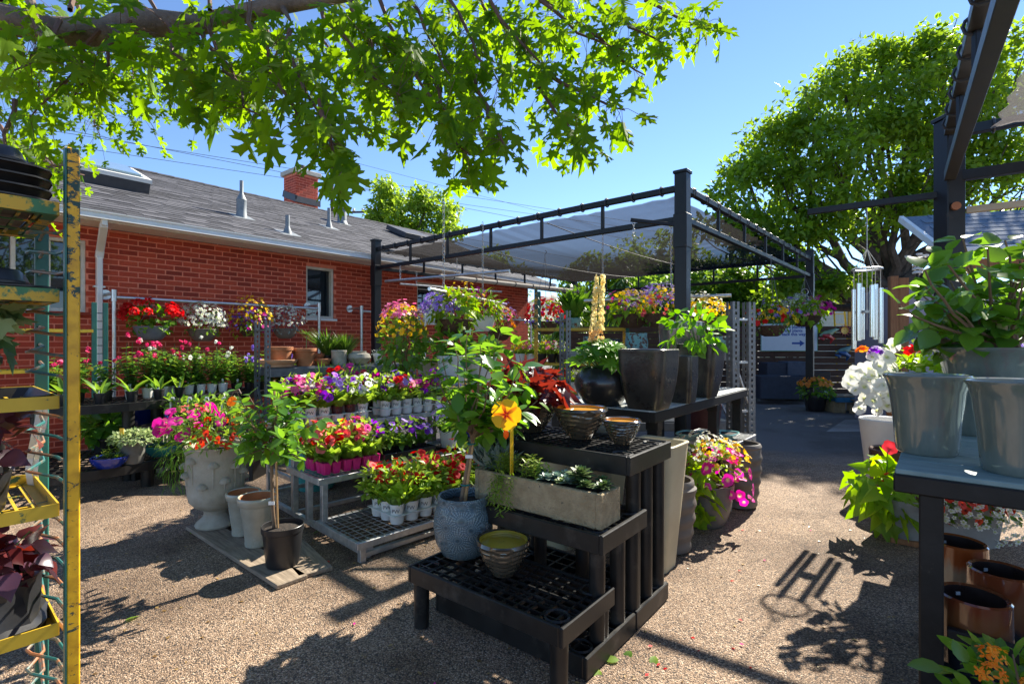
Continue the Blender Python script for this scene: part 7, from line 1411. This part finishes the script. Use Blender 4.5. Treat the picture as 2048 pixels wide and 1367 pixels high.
q = cl_(-.19, .2, 1.14); t = thing('ivy_pot', 'variegated ivy in a black pot on the third cart shelf', 'potted plant', q); pot(t, nursery(.085,.12), m_bpot, 28); emit(t, 'leaf', 'ivy', L_ivy, blob(80, (.0,0,.19), (.13,.13,.09), .058, .3, up=.5, droop=.2), True); stems(t, (0,0,.1), [Vector((0,0,.18))+Vector(sph(1)[0])*.1 for _ in range(14)], .002, M('red_stem', (.14,.02,.025), .5)); pbox(t, 'plant_tag', (-.03,-.088,.13), (.07,.002,.045), m_ptag, Matrix.Rotation(.8, 3, 'Z'), bevel=0)
t = thing('plastic_tray', 'black tray under the ivy pot on the third cart shelf', 'tray', cl_(-.22,.21,1.136), UR); MB().loft([(.17,0),(.19,.03),(.195,.03)], 48, 8, rot=math.pi/48).build('tray', m_bpot, t)
q = cl_(-.17, .16, .872); t = thing('sweet_potato_pot', 'burgundy sweet potato vine in a black pot on the fourth cart shelf', 'potted plant', q); pot(t, nursery(.085,.12), m_bpot, 28); emit(t, 'leaf', 'heart', L_purp, blob(80, (0,0,.17), (.13,.13,.075), .05, .3, up=.9, droop=.2), True); stems(t, (0,0,.1), [Vector((0,0,.17))+Vector(sph(1)[0])*.09 for _ in range(18)], .0025, M('red_stem', (.14,.02,.025), .5))
q = cl_(-.3, .3, .872); t = thing('mint_pot', 'small bright green seedling behind the burgundy vine on the cart', 'potted plant', q); pot(t, nursery(.06,.1), m_bpot, 24); emit(t, 'leaf', 'oval', L_pet, blob(32, (0,0,.17), (.09,.09,.08), .05, .3), True); stems(t, (0,0,.08), [Vector((0,0,.19))+Vector(sph(1)[0])*.07 for _ in range(10)], .002, m_stem)
q = cl_(-.15, .13, .575); t = thing('dark_vine_pot', 'dark purple leaved vine wrapped in black plastic on the fifth cart shelf', 'potted plant', q); pot(t, nursery(.09,.14), m_bpot, 28); emit(t, 'leaf', 'heart', L_purp, blob(90, (0,0,.18), (.15,.15,.075), .053, .3, up=.9, droop=.2), True); emit(t, 'leaf', 'heart', L_burg, blob(14, (0,.02,.21), (.12,.12,.05), .05, .3), True); stems(t, (0,0,.12), [Vector((0,0,.19))+Vector(sph(1)[0])*.1 for _ in range(14)], .0025, m_stem); pbox(t, 'plant_tag', (-.02,-.08,.19), (.05,.002,.04), m_ptag, Matrix.Rotation(.5, 3, 'Z'), bevel=0); MB().loft([(.12,.0),(.13,.02),(.115,.03),(.1,.1),(.105,.13),(.092,.135)], 18, fn=lambda a, z: .012*math.sin(a*7+z*30)).build('plastic_sleeve', m_bpot, t, smooth=True)
domed('black lid on the lowest visible cart shelf at the bottom left', -.2, .15, .235)
rib = thing('ribbon', 'white and blue plastic ribbon tied to the back post of the near cart', 'ribbon', cl_(-.0,.43,1.0)); mb = MB()
for s_, sw in ((0,.012),(.02,.01)):
    pts = [(s_+.02*math.sin(k*.9), -.03+.01*math.cos(k*1.3), .12-.035*k) for k in range(9)]
    for a_, b_ in zip(pts, pts[1:]): mb.add([(a_[0]-sw,a_[1],a_[2]),(a_[0]+sw,a_[1]-.004,a_[2]),(b_[0]+sw,b_[1]-.004,b_[2]),(b_[0]-sw,b_[1],b_[2])], [(0,1,2,3)])
mb.build('strip', m_wpot, rib, smooth=True)
# ================================================================== litter on the gravel
pm_ = leafmesh('oval_s', F_mag, 2, 'fallen_petal'); pr_ = leafmesh('oval_s', F_red, 2, 'fallen_petal')
for (x, y) in [(1477,1140),(1485,1240),(1478,1285),(1470,1295),(1400,1300),(1320,1325),(1305,1290),(1335,1335),(1500,1335),(1468,1160),(1530,1120),(1488,1058),(1620,1060),(700,1115),(708,1248),(870,1362),(1440,1010),(1390,1275),(1290,1350),(655,1120)]:
    p = G(x, y, .006); o = link('fallen_petal', random.choice((pm_, pr_)), None); o.location = p; o.rotation_euler = (random.uniform(-.3,.3), random.uniform(-.3,.3), random.random()*6); o.scale = (.022,)*3; tag(o, 'small bright petal fallen on the open gravel', 'petal', 'petals fallen on the gravel')
for i, (x, y) in enumerate([(1238,1318),(1195,1335),(1262,1300),(1310,1310),(858,1120),(640,1060),(250,1240),(385,1060)]):
    p = G(x, y, .008); o = link('fallen_leaf', leafmesh('oval', (L_pet, L_lime, L_herb)[i % 3], 1, 'fallen_leaf'), None); o.location = p; o.rotation_euler = (random.uniform(-.25,.25), random.uniform(-.25,.25), random.random()*6); o.scale = (.06,)*3; tag(o, 'green leaf fallen on the gravel', 'leaf', 'green leaves fallen on the gravel')
n = 1300; xs = RNG.uniform(-2.6,2.4,n); ys = RNG.uniform(1.4,5.2,n); emit(None, 'dry_leaf_litter', 'tri', LEAF('dry_leaf', (.16,.09,.03), (.42,.28,.10), tr=.2), (np.stack([xs, ys, np.full(n,.004)], 1), np.stack([RNG.normal(size=n), RNG.normal(size=n), np.zeros(n)], 1), np.stack([RNG.normal(size=n)*.15, RNG.normal(size=n)*.15, np.ones(n)], 1), .008+.02*RNG.random(n)**2))
o = bpy.data.objects['dry_leaf_litter']; o['label'] = 'small dry leaf bits scattered over the gravel'; o['category'] = 'leaf litter'
# ================================================================== maple overhead
mp_o = Vector((-3.6, -.6, 0)); maple = thing('maple_tree', 'silver maple whose limb and jagged bright leaves hang across the top', 'tree', mp_o)
mb = MB(); mb.tube([(0,0,-.1),(0,.05,.9),(.1,.15,1.8),(.35,.45,2.5)], [.26,.22,.19,.16], 14, caps=False)
lim = [(.35,.45,2.5)]+[tuple(P(x, y+14, d)-mp_o) for x, y, d in ((-160,25,2.1),(0,22,2.2),(110,48,2.3),(215,52,2.35),(265,30,2.4),(400,35,2.45),(540,0,2.5),(640,-16,2.55),(760,-34,2.6),(900,-60,2.7),(1050,-90,2.9))]
rs_ = [.13,.07,.062,.058,.06,.066,.045,.04,.034,.026,.016,.005]
mb.tube(lim, rs_, 14, caps=False); mb.build('trunk', m_bark, maple, smooth=True)
[MB().tube([P(x,y,d)-mp_o, P(x2,y2,d-.05)-mp_o], [r,r*.4], 8).build('stub', m_bark, maple, smooth=True) for x, y, x2, y2, d, r in ((70,50,105,100,2.25,.018),(225,55,268,105,2.3,.026),(60,0,75,40,2.2,.02),(565,15,580,40,2.5,.016))]
sprays = []  # (start px, tip px, depth, leaf size m, count)
def spray(x0, y0, x1, y1, d0, d1, n, ls, spread): sprays.append((P(x0,y0,d0), P(x1,y1,d1), n, ls, spread))
for a_ in [(120,40,30,140,2.2,1.9,34,.13,.16),(260,40,150,190,2.3,2.2,38,.125,.18),(200,60,60,235,2.3,2.3,36,.12,.18),(330,40,400,190,2.4,2.1,42,.13,.2),(420,40,470,165,2.4,2.2,40,.13,.18),(400,45,520,230,2.4,2.0,44,.125,.18),(500,20,600,240,2.4,1.9,50,.125,.2),(580,60,670,290,2.2,1.75,40,.115,.13),(640,200,690,350,1.9,1.7,26,.105,.1),(640,5,800,190,2.5,2.1,46,.125,.2),(700,0,760,120,2.5,2.3,40,.125,.2),(760,0,900,230,2.6,2.1,50,.12,.2),(820,0,900,150,2.6,2.3,40,.12,.2),(860,150,940,310,2.3,2.0,38,.115,.15),(900,0,1000,170,2.7,2.3,46,.12,.2),(950,150,1010,300,2.4,2.0,38,.115,.14),(980,0,1120,160,2.7,2.4,44,.115,.2),(1060,150,1170,290,2.5,2.2,36,.11,.15),(1100,150,1250,220,2.5,2.3,38,.11,.13),(1080,0,1250,100,2.8,2.6,46,.115,.2),(1200,0,1330,90,2.8,2.6,40,.115,.18),(1290,0,1440,60,2.9,2.7,38,.11,.15),(1180,60,1290,150,2.7,2.6,24,.11,.13),(30,200,0,330,2.2,2.0,20,.09,.14),(0,250,130,330,3.0,2.7,40,.075,.2),(60,300,170,350,3.0,2.8,24,.075,.13),(500,0,560,100,2.7,2.6,40,.125,.25),(950,-20,1010,60,2.9,2.8,40,.12,.25),(1050,-40,1150,40,2.9,2.9,40,.12,.25),(150,0,250,120,2.8,2.6,40,.12,.25),(300,0,360,110,2.9,2.7,40,.12,.25),(20,0,60,80,2.7,2.5,36,.12,.25),(700,40,720,140,2.9,2.6,36,.12,.25),(0,380,40,450,2.4,2.2,14,.08,.12)]: spray(*a_)
# the crown further back, smaller in the picture
for a_ in [(100,60,60,220,4.2,4.4,80,.115,.4),(180,80,200,270,4.4,4.6,80,.11,.4),(260,80,290,240,4.4,4.6,80,.11,.35),(380,100,330,200,4.3,4.6,70,.11,.35),(420,120,400,230,4.4,4.8,70,.105,.35),(720,100,760,230,4.6,4.8,90,.1,.4),(800,100,790,250,4.6,4.8,90,.1,.4),(0,100,-20,200,4.0,4.0,60,.11,.4),(560,80,540,170,4.2,4.5,70,.11,.4),(640,60,700,160,4.4,4.5,70,.11,.4),(880,60,900,160,4.4,4.5,60,.11,.4),(1000,40,1050,120,4.4,4.5,60,.11,.4)]: spray(*a_)
for a_ in [(0,0,-60,-220,2.2,2.5,40,.12,.3),(140,20,120,-260,2.3,2.7,44,.12,.3),(280,20,300,-240,2.4,2.8,44,.12,.3),(420,20,440,-280,2.4,2.9,44,.12,.3),(560,0,600,-260,2.5,3.0,44,.12,.3),(700,-20,760,-240,2.6,3.1,44,.12,.3),(860,-40,900,-260,2.7,3.1,40,.12,.3),(980,-60,1060,-240,2.8,3.2,40,.115,.3),(1050,-80,1200,-160,2.9,3.2,36,.115,.25)]: spray(*a_)
twg = MB(); pos, dr, nm, sz = [], [], [], []
for (a, b, n, ls, spd) in sprays:
    a = a-mp_o; b = b-mp_o; pts = limb(twg, a, b, .011, .003, 6, .14, 6)
    for i in range(int(n*.86)):
        t_ = .12+.88*random.random()**.75; k = min(5, int(t_*6)); c = pts[k].lerp(pts[k+1], t_*6-k); o = Vector(sph(1)[0])*spd*(.25+.75*random.random()); p_ = c+o
        d = Vector((o.x, o.y, o.z*.4))*1.2/max(spd, .01)*.6+Vector((random.uniform(-.35,.35), random.uniform(-.35,.35), random.uniform(-1.15,-.15))); pos.append(list(p_)); dr.append(list(d)); nm.append([random.uniform(-.6,.6), random.uniform(-1.1,.1), random.uniform(.25,1.1)]); sz.append(ls*random.uniform(.5,1.0))
        twg.tube([c, c.lerp(p_, .55)+Vector((0,0,.012)), p_], .0013, 3, caps=False)
stuff(twg.build('twigs', m_twig, maple, smooth=True))
pos, dr, nm, sz = [np.array(z_) for z_ in (pos, dr, nm, sz)]; W_ = pos+np.array(mp_o)[None]; pxs = W_[:,0]/W_[:,1]*FPX+1024; pys = 683-(W_[:,2]-EYE)/W_[:,1]*FPX
big = sz/W_[:,1]*((pxs > -20) & (pxs < 1480) & (pys > -10)); od_ = np.argsort(-big); a_, b_ = od_[:300], od_[300:]; print('maple leaves', len(pos))
for k, tn in enumerate(('maple', 'maple_b', 'maple_c')):
    i_ = a_[k::3]; emit(maple, 'leaf', tn, m_maple, (pos[i_], dr[i_], nm[i_], sz[i_]), True); i_ = b_[k::3]; emit(maple, 'crown', tn, m_maple, (pos[i_], dr[i_], nm[i_], sz[i_]))
